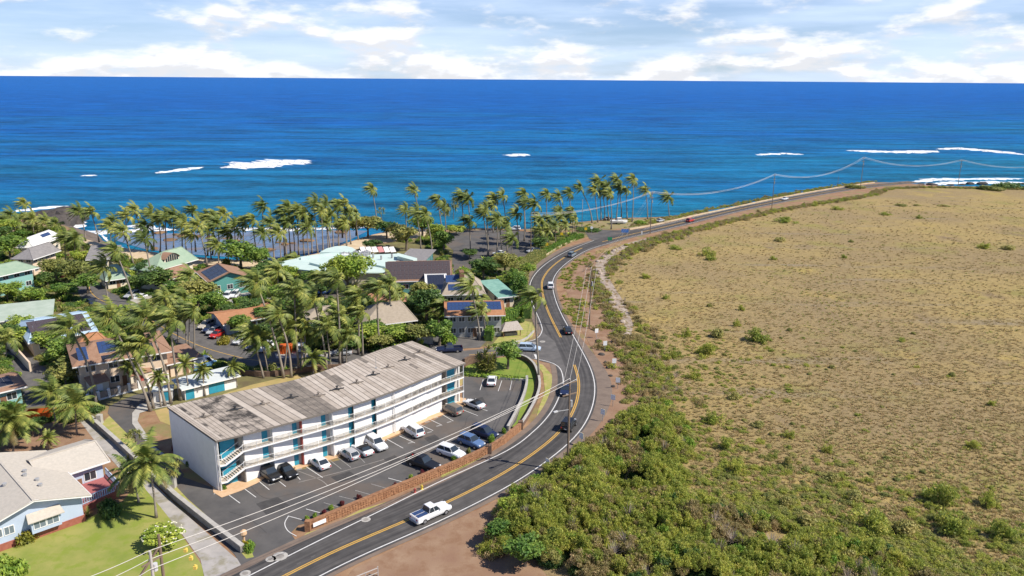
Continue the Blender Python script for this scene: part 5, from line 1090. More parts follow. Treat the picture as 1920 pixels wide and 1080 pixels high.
def edge(p, poly): 
    best = 1e9
    for a, b in zip(poly, poly[1:] + poly[:1]):
        a_, b_ = Vector(a[:2]), Vector(b[:2]); d = b_ - a_; t = max(0, min(1, (Vector((p.x, p.y)) - a_).dot(d) / max(d.dot(d), 1e-6))); best = min(best, (Vector((p.x, p.y)) - a_ - d * t).length)
    return best
from mathutils import noise as mn
while len(pts) < 2300:
    p = Vector((rr.uniform(x0, x1), rr.uniform(y0, y1), 0))
    if not inside(p, tp): continue
    if mn.noise(p * .16 + Vector((7, 3, 0))) < -.33 and edge(p, tp) > 1.5: continue
    sp_n = mn.noise(p * .09 + Vector((1, 9, 4))); e = edge(p, tp); hh = (.5 + min(1, e / 4) * .8) * (1.15 + 1.3 * mn.noise(p * .14)) * (1.9 if p.x < 12 else 1.35 if p.x < 25 else .8)
    s = rr.uniform(.8, 1.5); pts.append((p.x, p.y, max(.1, hh * .75))); sc.append((s, s, s * rr.uniform(.8, 1.4) * (1 if e < 2 else 1.3))); ro.append((rr.uniform(-.3, .3), rr.uniform(-.3, .3), rr.random() * 6.28)); ix.append(rr.choices(range(len(SRC)), [7, 7, 7, 1, 1, 1, 1, 1.5, .4, .5] if sp_n < .08 else ([3, 3, 3, 6, 6, 6, .3, 2, .3, 2.5] if sp_n > .28 else [3, 3, 3, .6, .6, .6, 5, 5, 1.5, .3]))[0])
    if hh > 1.4: pts.append((p.x, p.y, .3)); sc.append((s, s, s)); ro.append((0, 0, 1)); ix.append(8)
scatter('roadside_thicket', pts, sc, ro, ix, SRC, 'dense green thicket of wild shrubs between the road and the field', 'thicket')
# scrub along the edge of the field, green near the road, with dead twigs
band = spline(PX([(1225, 755), (1200, 690), (1172, 630), (1150, 590), (1132, 560), (1122, 540), (1120, 520), (1140, 492), (1180, 470), (1230, 452), (1300, 432), (1370, 415), (1440, 399), (1510, 386), (1570, 377), (1630, 366), (1660, 356), (1720, 352), (1800, 353), (1880, 355), (1930, 356)]), 8)
pts, sc, ro, ix = [], [], [], []
DEAD = rosette(99, 40, .9, .012, .05, 'dead_twig', 85, 5)
SRC = [BUSH['thicket_leaf'][0], BUSH['thicket_leaf'][1], BUSH['thicket_leaf_dull'][0], BUSH['thicket_leaf_dull'][1], BUSH['olive_leaf'][0], DEAD]
br = resample(band, .55); PB_ = resample(PX([(1184, 625), (1170, 590), (1150, 550), (1127, 518), (1127, 500), (1142, 484), (1175, 463)]), 1.0)
for p in br:
    f = p.y; wv = 7 if f < 200 else (4.5 if f < 300 else 3.0)
    for _ in range(3 if f < 330 else 2):
        q = p + Vector((rr.gauss(.5, wv * .45), rr.gauss(0, wv * .35), 0)); s = rr.uniform(.7, 1.6)
        if min((q.x - a.x) ** 2 + (q.y - a.y) ** 2 for a in yl[::3]) < 36: continue
        if min((q.x - a.x) ** 2 + (q.y - a.y) ** 2 for a in PB_) < 1.6 + 2.5 * rr.random(): continue
        pts.append((q.x, q.y, .1)); sc.append((s, s, s * rr.uniform(.6, 1.1))); ro.append((0, 0, rr.random() * 6.28)); ix.append(rr.choices(range(6), (3.5, 3.5, 4, 4, 2, 4))[0])
sb = resample(spline(PX([(1195, 424), (1230, 417), (1300, 401), (1380, 385), (1440, 372.5), (1515, 358.5), (1590, 347), (1640, 340.5)]), 6), .9)
for p in sb:
    for _ in range(2):
        q = p + Vector((rr.gauss(-1, 1.6), rr.gauss(.5, 1.2), 0)); s = rr.uniform(.5, 1.3); pts.append((q.x, q.y, .05)); sc.append((s, s, s * rr.uniform(.5, .9))); ro.append((0, 0, rr.random() * 6.28)); ix.append(rr.choices(range(6), (4, 4, 3, 3, 3, .5))[0])
for _ in range(160):
    q = P(rr.uniform(1005, 1260), rr.uniform(405, 434)); d_ = min((q.x - a.x) ** 2 + (q.y - a.y) ** 2 for a in yl[::3])
    if d_ < 49 or not inside(q, [(p.x, p.y) for p in PX([(985, 431), (1040, 421), (1100, 416), (1160, 411), (1230, 409), (1290, 404), (1225, 423), (1180, 428), (1120, 430), (1070, 432), (1010, 438)])]): continue
    s = rr.uniform(.4, 1.1); pts.append((q.x, q.y, .05)); sc.append((s, s, s * .6)); ro.append((0, 0, rr.random() * 6)); ix.append(rr.choice((0, 1, 2, 4)))
scatter('field_edge_scrub', pts, sc, ro, ix, SRC, 'ragged scrub and dead twigs along the edge of the dry field', 'scrub')
pts, sc, ro, ix = [], [], [], []
for l, n_, wv in (([(1062, 560), (1075, 590), (1090, 608)], 60, 1.2), ([(1062, 545), (1060, 530), (1068, 512), (1085, 495), (1110, 478)], 110, 1.3), ([(1080, 560), (1092, 600), (1098, 615)], 50, 1.0), ([(1086, 545), (1090, 520)], 40, .8)):
    sp_ = resample(spline(PX(l), 6), .4)
    for _ in range(n_):
        p = rr.choice(sp_) + Vector((rr.gauss(0, wv), rr.gauss(0, wv), 0)); s = rr.uniform(.35, .9); pts.append((p.x, p.y, .05)); sc.append((s, s, s * .8)); ro.append((0, 0, rr.random() * 6)); ix.append(rr.choices(range(5), (4, 4, 1, 1, 3))[0])
scatter('verge_scrub', pts, sc, ro, ix, SRC, 'low green weeds on the dirt verge inside the bend', 'weeds')
# ------------------------------------------------------------------ the dry field's grass and shrubs
fp = [(p.x, p.y) for p in field]; pts, sc, ro, ix = [], [], [], []
SRC = [tussock(1, 'grass_tan'), tussock(2, 'grass_tan'), tussock(3, 'grass_tan', 22, .4, .6), tussock(4, 'grass_green'), tussock(5, 'grass_green', 22, .6, .5)]
while len(pts) < 21000:
    x, y = rr.uniform(1100, 1925), 375 + 710 * rr.random() ** .9; p = P(x, y)
    if not inside(p, fp): continue
    if inside(p, tp) and rr.random() < .95: continue
    gg = mn.noise(Vector((p.x * .03, p.y * .03, 2))) + max(0, (y - 780) / 220) - max(0, (x - 1600) / 900); s = rr.uniform(.45, 1.0) * (1 + max(0, p.y - 150) * .0025)
    pts.append((p.x, p.y, .02)); sc.append((s, s, s * rr.uniform(.35, .7))); ro.append((0, 0, rr.random() * 6.28)); ix.append(rr.choice((3, 4)) if rr.random() < .025 + max(0, gg * .42) else rr.choice((0, 1, 2)))
scatter('field_grass', pts, sc, ro, ix, SRC, 'tufts of dry grass covering the open field', 'dry grass')
pts, sc, ro, ix = [], [], [], []
SRC = [BUSH['thicket_leaf'][0], BUSH['thicket_leaf'][2], BUSH['olive_leaf'][1], BUSH['grass_green'][0], BUSH['grass_green'][1]]
while len(pts) < 1300:
    x, y = rr.uniform(1170, 1925), rr.uniform(600, 1085); p = P(x, y)
    if not inside(p, fp) or inside(p, tp): continue
    left = math.exp(-max(0, x - 1230) / 110.) * (y > 620) * .9; low = max(0, min(1, (y - 800 - max(0, x - 1450) * .28) / 190)) ; cl = .5 + .9 * mn.noise(Vector((p.x * .12, p.y * .12, 5)))
    if rr.random() > max(left, low) * cl: continue
    s = rr.uniform(.35, .9) + .35 * low; pts.append((p.x, p.y, .05)); sc.append((s, s, s * rr.uniform(.5, .9))); ro.append((0, 0, rr.random() * 6.28)); ix.append(rr.choices(range(5), (4, 4, 3, 2.5, 2.5))[0])
scatter('field_undergrowth', pts, sc, ro, ix, SRC, 'low green undergrowth spreading into the dry field', 'undergrowth')
for x, y, w, h in [(1345, 632, 36, 24), (1382, 612, 16, 16), (1420, 640, 52, 28), (1286, 630, 20, 18), (1325, 665, 40, 26), (1376, 748, 28, 22), (1342, 792, 40, 24), (1300, 708, 28, 20), (1262, 668, 30, 20), (1476, 873, 22, 26), (1379, 884, 42, 26), (1551, 848, 24, 18), (1763, 945, 72, 46), (1853, 948, 40, 30), (1823, 840, 30, 18), (1603, 938, 42, 26), (1787, 996, 74, 44), (1476, 948, 36, 30), (1627, 990, 80, 40), (1509, 984, 50, 30), (1420, 800, 30, 18), (1480, 820, 26, 16), (1360, 840, 40, 26), (1560, 900, 40, 20), (1700, 1000, 60, 40), (1880, 1010, 60, 40), (1265, 467, 30, 9), (1325, 480, 30, 18), (1332, 488, 24, 10), (1472, 416, 42, 10), (1570, 393, 26, 7), (1690, 386, 30, 6), (1720, 386, 18, 5), (1770, 387, 26, 6), (1660, 403, 22, 6), (1724, 410, 12, 8), (1465, 452, 32, 11), (1595, 454, 14, 7), (1845, 466, 22, 13), (1890, 468, 36, 13), (1582, 484, 14, 8), (1450, 487, 16, 8), (1210, 522, 20, 12), (1250, 560, 18, 10), (1390, 582, 16, 12), (1330, 575, 14, 9), (1480, 620, 14, 9), (1560, 690, 16, 9), (1690, 640, 16, 9), (1785, 705, 18, 12), (1860, 760, 20, 12)]:
    shrub(x, y, w, h, 'thicket_leaf' if (x + y) % 3 else 'grass_green', 'low green shrub standing alone in the dry field', 'lone shrubs in the dry field')
# ------------------------------------------------------------------ the blue house with the red deck
d = Vector((-.722, .692, 0)); nL = Vector((-.692, -.722, 0)); e1 = Vector((-55.9, 93.1, 0))
bh = house('house', 'pale blue house with beige shingle roof and white trim beside the lawn', e1, e1 + d * 17, e1 + nL * 5.9, e1 + nL * 5.9 + d * 17, 4.0, 5.7, 'wall_blue', 'roof_beige', nwin=0, rwin=0, over=.6, world=True)
L_, D_, h_ = bh['dims']
MB().box(.22, L_ - .22, .22, D_ - .22, 0, .95).build('lattice_skirt', 'lattice_red', bh)
wl_ = (Vector((.35, D_, 0)), Vector((0, -1, 0)), Vector((-1, 0, 0)))
pane_window(bh, wl_, 1.0, 2.2, 1.9, 2.9, 'glass_pale'); pane_window(bh, wl_, 2.5, 3.5, 1.9, 2.9, 'glass_pale')
bx = MB().box(-.55, .34, D_ - 8.6, D_ - 5.2, 1.2, 3.0); bay = bx.build('bay', 'wall_blue', bh)
wl2 = (Vector((-.55, D_, 0)), Vector((0, -1, 0)), Vector((-1, 0, 0)))
pane_window(bh, wl2, 5.5, 6.8, 1.8, 2.8, 'glass_pale'); pane_window(bh, wl2, 7.0, 8.3, 1.8, 2.8, 'glass_pale')
MB().add([(-1.0, D_ - 9.0, 3.0), (-1.0, D_ - 4.8, 3.0), (.3, D_ - 5.0, 3.7), (.3, D_ - 8.8, 3.7), (-1.0, D_ - 9.0, 2.9), (-1.0, D_ - 4.8, 2.9), (.3, D_ - 5.0, 3.0), (.3, D_ - 8.8, 3.0)], [(0, 1, 2, 3), (4, 7, 6, 5), (0, 4, 5, 1), (1, 5, 6, 2), (3, 2, 6, 7), (0, 3, 7, 4)]).build('bay_roof', 'roof_beige', bh)
for y_ in (.2, D_ / 2):   # bargeboards on the gable
    MB().bar((-.62, -.6 if y_ < 1 else D_ + .6, 3.72), (-.62, D_ / 2, 5.64), .08, .26).build('bargeboard', 'white_trim', bh)
for k, (x_, y_) in enumerate(((4, 3.9), (6, 3.7), (8, 4.6), (9.5, 4.2), (7, 7.2))):
    z_ = 4 + 1.7 * (y_ if y_ < h_ else D_ - y_) / h_; MB().tube([(x_, y_, z_ - .1), (x_, y_, z_ + .35)], [.25, .3], 8).build('roof_vent', 'metal_grey', bh)
a = Vector((-63.4, 97.2, 0)); b = Vector((-58.1, 102.9, 0)); n_ = Vector((-.73, .68, 0))
house('house_wing', 'side wing of the pale blue house beside the red deck', a, b, a + n_ * 4.5, b + n_ * 4.5, 3.85, 5.2, 'wall_blue', 'roof_beige', 'house wing', nwin=2, rwin=1, over=.45, world=True)
dk = empty('deck', (-58, 98, 0)); tag(dk, 'dark red timber deck with pale railings beside the blue house', 'deck')
q = [Vector(p) - Vector((-58, 98)) for p in ((-58.6, 93.6), (-54.6, 99.4), (-58.7, 103.7), (-62.4, 99.2))]
MB().prism(q, 1.0, 1.2).build('floor', 'deck_red', dk); MB().prism([p * .97 for p in q], 0, .98).build('skirt', 'lattice_red', dk)
for a, b in ((q[0], q[1]), (q[1], q[2])):
    a3, b3 = Vector((a.x, a.y, 1.2)), Vector((b.x, b.y, 1.2)); up = Vector((0, 0, 1.0)); n = int((b3 - a3).length / .3); bal = MB()
    MB().bar(a3 + up, b3 + up, .14, .08).bar(a3 + up * .12, b3 + up * .12, .08).build('rail', 'wall_blue', dk)
    for k in range(n + 1): p = a3.lerp(b3, k / n); bal.bar(p, p + up, .13, .05)
    tag(bal.build('balusters', 'wall_blue', dk), kind='stuff')
# ------------------------------------------------------------------ walls and fences
def wall(name, pts, h, th, mat, label, cat='wall', cap=None, piers=(), pm='stone_dark', ph=None):
    pts = [Vector(p) for p in pts]; c = pts[len(pts) // 2].copy(); root = empty(name, c); tag(root, label, cat)
    l, r = offset(pts, th / 2), offset(pts, -th / 2); n = len(pts); m = MB()
    def run(l, r, z0, z1, nm, mt):
        V = [(p.x - c.x, p.y - c.y, z) for row, z in ((l, z0), (r, z0), (r, z1), (l, z1)) for p in row]
        F_ = [(k * n + i, k * n + i + 1, ((k + 1) % 4) * n + i + 1, ((k + 1) % 4) * n + i) for k in range(4) for i in range(n - 1)] + [(0, n, 2 * n, 3 * n), (n - 1, 4 * n - 1, 3 * n - 1, 2 * n - 1)]
        return MB().add(V, F_).build(nm, mt, root)
    run(l, r, 0, h, 'wall', mat)
    if cap: run(offset(pts, th / 2 + .06), offset(pts, -th / 2 - .06), h + .003, h + .12, 'coping', cap)
    for x, y in piers:
        p = P(x, y) - c; MB().box(p.x - .4, p.x + .4, p.y - .4, p.y + .4, 0, ph or h + .35).build('pier', pm, root)
    return root
w1 = wall('stone_wall', PX([(579, 994), (640, 968), (720, 934), (800, 901), (860, 876), (915, 850)]), 1.15, .45, 'stone_brown', 'long brown stone wall with white sign panel at the parking lot entrance', cap='stone_brown', piers=((917, 850),))
c_ = w1.location; a, b = P(586, 993) - c_, P(610, 983) - c_; dd = (b - a).normalized(); nn = Vector((dd.y, -dd.x, 0))
sg = MB().prism([a + nn * .27, b + nn * .27, b + nn * .21, a + nn * .21], .45, 1.0); sg.build('sign_panel', 'white_trim', w1)
a = P(578, 995) - c_; MB().box(a.x - .35, a.x + .35, a.y - .35, a.y + .35, 0, 1.5).build('end_pier', 'stone_brown', w1)
# separate face stones set proud of the wall
rr = random.Random(2); base = PX([(579, 994), (640, 968), (720, 934), (800, 901), (860, 876), (915, 850)]); lf = resample(offset(base, -.225), .42)
stones = []
for k in range(3):
    s = rr.uniform(.16, .2); me = MB().add([(-s, 0, -s * .8), (s * .9, 0, -s), (s, 0, s * .7), (-s * .8, 0, s), (-s * .6, -.06, -s * .5), (s * .55, -.07, -s * .6), (s * .6, -.06, s * .4), (-s * .5, -.07, s * .6)], [(4, 5, 6, 7), (0, 1, 5, 4), (1, 2, 6, 5), (2, 3, 7, 6), (3, 0, 4, 7)]).mesh('stone'); me.materials.append(MATS['stone_brown']); stones.append(me)
cnt = 0
for i, (p, p2) in enumerate(zip(lf[6:], lf[7:])):
    an = math.atan2(p2.y - p.y, p2.x - p.x)
    for j in range(3):
        if cnt < 295 and rr.random() < .9:
            o = link('stone', rr.choice(stones), w1); o.location = (p.x - c_.x, p.y - c_.y, .2 + .36 * j + rr.uniform(-.04, .04)); o.rotation_euler = (0, rr.uniform(-.6, .6), an); cnt += 1
wall('stone_wall', PX([(919, 847), (945, 832), (975, 806)]), 1.1, .45, 'stone_brown', 'short brown stone wall between the two dark pillars', cap='stone_brown', piers=((976, 804),))
wall('retaining_wall', spline(PX([(978, 802), (992, 780), (1006, 752), (1012, 728), (1008, 705), (1000, 688), (985, 676), (962, 670)]), 5), .9, .35, 'stone_dark', 'curving dark stone wall above the corner verge', cap='concrete')
wall('retaining_wall', spline(PX([(952, 808), (966, 782), (980, 752), (987, 728), (988, 712)]), 5), .8, .35, 'concrete_dark', 'pale concrete retaining wall around the end of the parking lot', cap='concrete')
wall('retaining_wall', PX([(868, 703), (920, 709), (988, 714)]), .35, .3, 'concrete', 'low concrete kerb wall below the corner lawn')
wall('concrete_wall', PX([(166, 786), (215, 830), (262, 874), (330, 938), (400, 994), (455, 1036)]), .95, .5, 'concrete_dark', 'long concrete wall between the gravel drive and the parking lot', cap='concrete', piers=((325, 914), (188, 795)), pm='concrete', ph=1.7)
wall('street_wall', spline(PX([(452, 703), (500, 706), (560, 700), (610, 694), (690, 690)]), 4), 1.1, .4, 'stone_dark', 'low dark stone wall behind the side street palms')
wall('corner_wall', spline(PX([(868, 690), (885, 682), (930, 678)]), 4), 1.8, .4, 'stone_dark', 'dark stone wall behind the dracaena clump')
wall('lane_wall', PX([(14, 652), (36, 672), (58, 697)]), 2.0, .35, 'wall_tan', 'tall tan wall along the shaded lane')
wall('yard_wall', PX([(782, 648), (800, 645), (812, 646)]), 1.8, .3, 'concrete', 'pale block wall beside the shop forecourt')
wall('road_parapet', spline(PX([(1002, 497), (1020, 482), (1050, 463), (1075, 452), (1092, 445)]), 4), .55, .35, 'sand', 'low pale roadside parapet curving to the beach junction')
wall('road_parapet', spline(PX([(1180, 431), (1230, 422), (1300, 406), (1380, 389), (1440, 376), (1515, 362), (1590, 349.5), (1640, 343)]), 4), .6, .35, 'sand', 'long low parapet on the sea side of the far road')
wall('garden_wall', PX([(245, 571), (285, 562)]), 1.2, .3, 'concrete', 'pale block wall beside the silver cars in the house drive')
wall('lawn_edging', spline(PX([(960, 645), (985, 637), (1001, 622)]), 4), .4, .3, 'concrete', 'curved pale edging wall of the hut lawn')
fa, fb = P(166, 756), P(315, 716); fn = empty('timber_fence', fa, math.atan2(fb.y - fa.y, fb.x - fa.x)); tag(fn, 'brown timber panel fence with white posts in front of the tan house', 'fence'); FLn = (fb - fa).length
MB().box(0, FLn, -.12, .12, 0, .3).build('plinth', 'white_wall', fn)
for k in range(9): x_ = FLn * k / 8; MB().box(x_ - .22, x_ + .22, -.2, .2, 0, 1.75).build('post', 'white_wall', fn)
for k in range(8):
    x0_, x1_ = FLn * k / 8 + .24, FLn * (k + 1) / 8 - .24
    for j in range(9): xa = x0_ + (x1_ - x0_) * j / 9; MB().box(xa + .01, xa + (x1_ - x0_) / 9 - .01, -.04, .04, .32, 1.5 + (.03 if j % 2 else 0)).build('plank', 'wood_fence', fn)
for x, y, w_, lab in ((190, 740, 3.2, 'small white porch with brown roof beside the timber fence'), (268, 722, 4.0, 'white porch with brown roof and red door beside the timber fence')):
    r_ = empty('porch', P(x, y), math.atan2(fb.y - fa.y, fb.x - fa.x)); tag(r_, lab, 'porch')
    MB().box(-w_ / 2, w_ / 2, .2, 2.2, 0, 2.4).build('wall', 'wall_cream', r_); MB().add([(-w_ / 2 - .2, 0, 2.4), (w_ / 2 + .2, 0, 2.4), (w_ / 2 + .2, 2.4, 3.3), (-w_ / 2 - .2, 2.4, 3.3), (-w_ / 2 - .2, 0, 2.25), (w_ / 2 + .2, 0, 2.25), (w_ / 2 + .2, 2.4, 3.1), (-w_ / 2 - .2, 2.4, 3.1)], [(0, 1, 2, 3), (7, 6, 5, 4), (0, 4, 5, 1), (1, 5, 6, 2), (2, 6, 7, 3), (3, 7, 4, 0)]).build('roof', 'roof_brown', r_)
    MB().box(-.5, .5, .15, .19, .05, 2.0).build('door', 'red_door' if x > 200 else 'white_trim', r_)
sh = empty('utility_shed', P(308, 748), R(18)); tag(sh, 'white utility shed with teal door beside the pool house', 'shed'); MB().box(-1.6, 1.6, -1.2, 1.2, 0, 2.0).build('wall', 'white_wall', sh); MB().box(-1.8, 1.8, -1.4, 1.4, 2.0, 2.15).build('roof', 'roof_pale', sh); MB().box(.2, 1.2, -1.24, -1.205, .05, 1.8).build('door', 'teal_door', sh)
# ------------------------------------------------------------------ vehicles
for n_, c in (('car_white', (.72, .73, .74)), ('car_black', (.015, .016, .018)), ('car_silver', (.42, .43, .45)), ('car_blue', (.10, .17, .32)), ('car_navy', (.02, .03, .075)), ('car_red', (.45, .03, .025)), ('car_bronze', (.20, .17, .14)), ('car_grey', (.16, .20, .23)), ('car_beige', (.5, .45, .36)), ('car_ice', (.42, .52, .64)), ('car_van', (.14, .30, .48))):
    M(n_, c, rough=.28, spec=.6)
M('tyre', (.02, .02, .02), rough=.9); M('rim', (.5, .5, .52), rough=.3, metal=.8); M('head_lamp', (.8, .82, .85), rough=.1, spec=.8); M('tail_lamp', (.42, .02, .02), rough=.2); M('soft_top', (.02, .02, .022), rough=.9); M('plate', (.8, .8, .78)); M('trim_black', (.02, .02, .02), rough=.6); M('decal_yellow', (.7, .65, .1))
def wheel_mesh():
    m = MB(); n = 14
    for y0, y1, r_ in ((-.1, .1, .33),): m.add([(r_ * math.cos(2 * math.pi * k / n), y, r_ * math.sin(2 * math.pi * k / n)) for y in (y0, y1) for k in range(n)], [(k, (k + 1) % n, n + (k + 1) % n, n + k) for k in range(n)] + [tuple(range(n)), tuple(reversed(range(n, 2 * n)))])
    return m.mesh('wheel')
WH = wheel_mesh(); WH.materials.append(MATS['tyre'])
RIM = MB(); n = 12; RIM.add([(.2 * math.cos(2 * math.pi * k / n), y, .2 * math.sin(2 * math.pi * k / n)) for y in (-.115, .115) for k in range(n)], [(k, (k + 1) % n, n + (k + 1) % n, n + k) for k in range(n)] + [tuple(range(n)), tuple(reversed(range(n, 2 * n)))]); RIM = RIM.mesh('rim'); RIM.materials.append(MATS['rim'])
def loft(sections):
    m = MB(); k = len(sections[0]); V = [p for s in sections for p in s]
    m.add(V, [(i * k + j, i * k + (j + 1) % k, (i + 1) * k + (j + 1) % k, (i + 1) * k + j) for i in range(len(sections) - 1) for j in range(k)] + [tuple(range(k)), tuple(reversed(range((len(sections) - 1) * k, len(sections) * k)))]); return m
SPEC = {  # length, width, height, belt, hood, cabin (base front, base rear, roof front, roof rear), bonnet start
    'sedan': (4.6, 1.8, 1.45, .95, .88, (.95, -1.75, .15, -1.0)), 'suv': (4.7, 1.9, 1.72, 1.08, 1.02, (.95, -2.2, .25, -1.95)), 'hatch': (4.1, 1.75, 1.5, .98, .92, (.95, -1.95, .2, -1.45)), 'coupe': (4.5, 1.85, 1.36, .93, .86, (.7, -1.5, -.05, -.85)),
    'van': (5.4, 2.0, 2.35, 1.25, 1.15, (1.75, -2.6, 1.05, -2.5)), 'minivan': (4.9, 1.9, 1.75, 1.05, .98, (1.2, -2.3, .35, -2.05)), 'pickup': (5.7, 1.98, 1.88, 1.15, 1.1, (.95, -.95, .3, -.75)), 'jeep': (4.3, 1.9, 1.85, 1.12, 1.08, (.6, -2.0, .35, -1.9))}
CARS = {}
def car_proto(kind):
    L, W, Hh, belt, hood, (cf, cr, rf, rr_) = SPEC[kind]; hw = W / 2; h = L / 2; parts = []
    def sec(x, zb, zt, w): return [(x, -w * .93, zb), (x, w * .93, zb), (x, w, zb + .22), (x, w * .985, zt - .16), (x, w * .88, zt), (x, -w * .88, zt), (x, -w * .985, zt - .16), (x, -w, zb + .22)]
    if kind == 'pickup':
        S_ = [sec(-1.0, .38, belt, hw), sec(cf, .38, belt, hw), sec(cf + .15, .38, hood + .02, hw), sec(h - .35, .38, hood - .1, hw * .97), sec(h - .03, .45, hood - .3, hw * .9), sec(h, .5, hood - .36, hw * .86)]
        parts.append(('body', loft(S_), 'paint'))
        b = MB(); b.box(-h, -1.001, -hw * .95, hw * .95, .45, .62); b.box(-h, -1.001, -hw * .985, -hw * .85, .40, belt - .04); b.box(-h, -1.001, hw * .85, hw * .985, .40, belt - .04); parts.append(('bed', b, 'paint'))
        parts.append(('tailgate', MB().box(-h - .06, -h - .001, -hw * .9, hw * .9, .55, belt - .05), 'paint')); parts.append(('bed_liner', MB().box(-h + .02, -1.01, -hw * .84, hw * .84, .625, .66), 'trim_black'))
        parts.append(('bumper', MB().box(-h - .18, -h - .065, -hw * .92, hw * .92, .38, .56), 'metal_grey'))
    else:
        tr = belt - (.02 if kind in ('suv', 'van', 'minivan', 'jeep', 'hatch') else .0)
        S_ = [sec(-h, .48, tr - .22, hw * .86), sec(-h + .08, .36, tr - .1, hw * .93), sec(-h + .5, .3, tr, hw), sec(cf, .3, belt, hw), sec(cf + .15, .3, hood + .02, hw), sec(h - .45, .32, hood - .1, hw * .97), sec(h - .08, .38, hood - .3, hw * .88), sec(h, .45, hood - .38, hw * .8)]
        parts.append(('body', loft(S_), 'paint'))
    rw = hw * (.72 if kind not in ('van', 'jeep') else .86); bw = hw * .87; zr = Hh - .05
    A_ = [(cf, -bw, belt - .02), (cf, bw, belt - .02), (cr, bw, belt - .02), (cr, -bw, belt - .02)]; B_ = [(rf, -rw, zr), (rf, rw, zr), (rr_, rw, zr), (rr_, -rw, zr)]
    V3 = lambda p: Vector(p)
    def panel(a, b, c, d, ins=.06, th=.02):
        a, b, c, d = map(V3, (a, b, c, d)); ce = (a + b + c + d) / 4; nr = (b - a).cross(d - a).normalized()
        if nr.dot(ce - Vector((0, 0, .8))) < 0: nr = -nr
        q = [p.lerp(ce, ins) for p in (a, b, c, d)]; return MB().add([p + nr * .004 for p in q] + [p + nr * th for p in q], [(3, 2, 1, 0), (4, 5, 6, 7), (0, 1, 5, 4), (1, 2, 6, 5), (2, 3, 7, 6), (3, 0, 4, 7)])
    parts.append(('cabin', MB().add(A_ + B_, [(0, 1, 5, 4), (1, 2, 6, 5), (2, 3, 7, 6), (3, 0, 4, 7), (0, 3, 2, 1)]), 'paint'))
    parts.append(('roof', loft([[(x, -w, z) for w, z in ((rw, zr), (-rw, zr), (-rw * .8, zr + .06), (rw * .8, zr + .06))] for x in (rr_, rf)]), 'roofpaint'))
    parts.append(('windscreen', panel(A_[0], A_[1], B_[1], B_[0]), 'glass')); parts.append(('rear_window', panel(A_[2], A_[3], B_[3], B_[2], .1), 'glass'))
    for s in (0, 1):
        a, b, c, d = ((A_[1], A_[2], B_[2], B_[1]), (A_[3], A_[0], B_[0], B_[3]))[s]; mid = lambda p, q: (V3(p) + V3(q)) / 2
        if kind == 'van': parts.append(('side_window', panel(V3(a).lerp(V3(b), 0.02 if s == 0 else .72), V3(a).lerp(V3(b), .3 if s == 0 else .98), V3(d).lerp(V3(c), .26 if s == 0 else .98), V3(d).lerp(V3(c), .02 if s == 0 else .74), .12), 'glass'))
        else:
            parts.append(('side_window', panel(a, mid(a, b), mid(c, d), d, .1), 'glass')); parts.append(('side_window', panel(mid(a, b), b, c, mid(c, d), .1), 'glass'))
    for s in (-1, 1):
        parts.append(('headlight', MB().box(h - .2, h - .02, s * hw * .62 - .16, s * hw * .62 + .16, hood - .36, hood - .2), 'head_lamp')); parts.append(('taillight', MB().box(-h - .02 - (.06 if kind == 'pickup' else 0), -h + .12, s * hw * .72 - .1, s * hw * .72 + .1, belt - .42, belt - .15), 'tail_lamp'))
        parts.append(('mirror', MB().box(cf - .25, cf - .1, s * hw * 1.02 - .08, s * hw * 1.02 + .08, belt, belt + .14), 'paint'))
    parts.append(('number_plate', MB().box(-h - (.1 if kind == 'pickup' else .015), -h + .01, -.22, .22, .62, .74), 'plate'))
    out = []
    for nm, m, mt in parts:
        me = m.mesh(nm, smooth=False); me.materials.append(MATS['glass' if mt in ('paint', 'roofpaint') else mt]); out.append((nm, me, mt))
    return out
def car(kind, color, cx, cy, tx, ty, label, group=None, top=None, hatch=False, name=None):
    p = P(cx, cy); t = P(tx, ty); root = empty(name or {'pickup': 'pickup_truck', 'van': 'van', 'minivan': 'minivan'}.get(kind, 'car'), (p.x, p.y, .06), math.atan2(t.y - p.y, t.x - p.x))
    tag(root, label, {'pickup': 'pickup', 'van': 'van', 'minivan': 'minivan'}.get(kind, 'car'), group)
    if kind not in CARS: CARS[kind] = car_proto(kind)
    for nm, me, mt in CARS[kind]:
        if hatch and nm == 'rear_window': continue
        o = link(nm, me, root)
        if mt == 'paint': recolor(o, color)
        elif mt == 'roofpaint': recolor(o, top or color)
        if top and nm == 'cabin': recolor(o, top)
    L, W, Hh, belt, hood, cab = SPEC[kind]
    for sx in (L * .31, -L * .31):
        for sy in (-1, 1):
            w = link('wheel', WH, root); w.location = (sx, sy * (W / 2 - .09), .33); k = 1.12 if kind in ('pickup', 'jeep', 'van') else 1.0; w.scale = (k, 1, k); link('rim', RIM, w)
    if hatch: MB().add([(-L / 2 + .5, -.7, Hh - .02), (-L / 2 + .5, .7, Hh - .02), (-L / 2 - .55, .65, Hh + .35), (-L / 2 - .55, -.65, Hh + .35), (-L / 2 + .5, -.7, Hh + .06), (-L / 2 + .5, .7, Hh + .06), (-L / 2 - .55, .65, Hh + .42), (-L / 2 - .55, -.65, Hh + .42)], [(3, 2, 1, 0), (4, 5, 6, 7), (0, 1, 5, 4), (1, 2, 6, 5), (2, 3, 7, 6), (3, 0, 4, 7)]).build('tailgate', color, root)
    return root
car('suv', 'car_black', 506, 896, 525, 909, 'black SUV parked with its tailgate raised', hatch=True)
car('sedan', 'car_black', 538, 890, 554, 902, 'black sedan parked beside the SUV with raised tailgate')
car('sedan', 'car_white', 599, 874, 580, 860, 'white sedan parked nose-in on its own at the apartments')
car('hatch', 'car_silver', 655, 858, 638, 847, 'silver hatchback parked beside the white convertible')
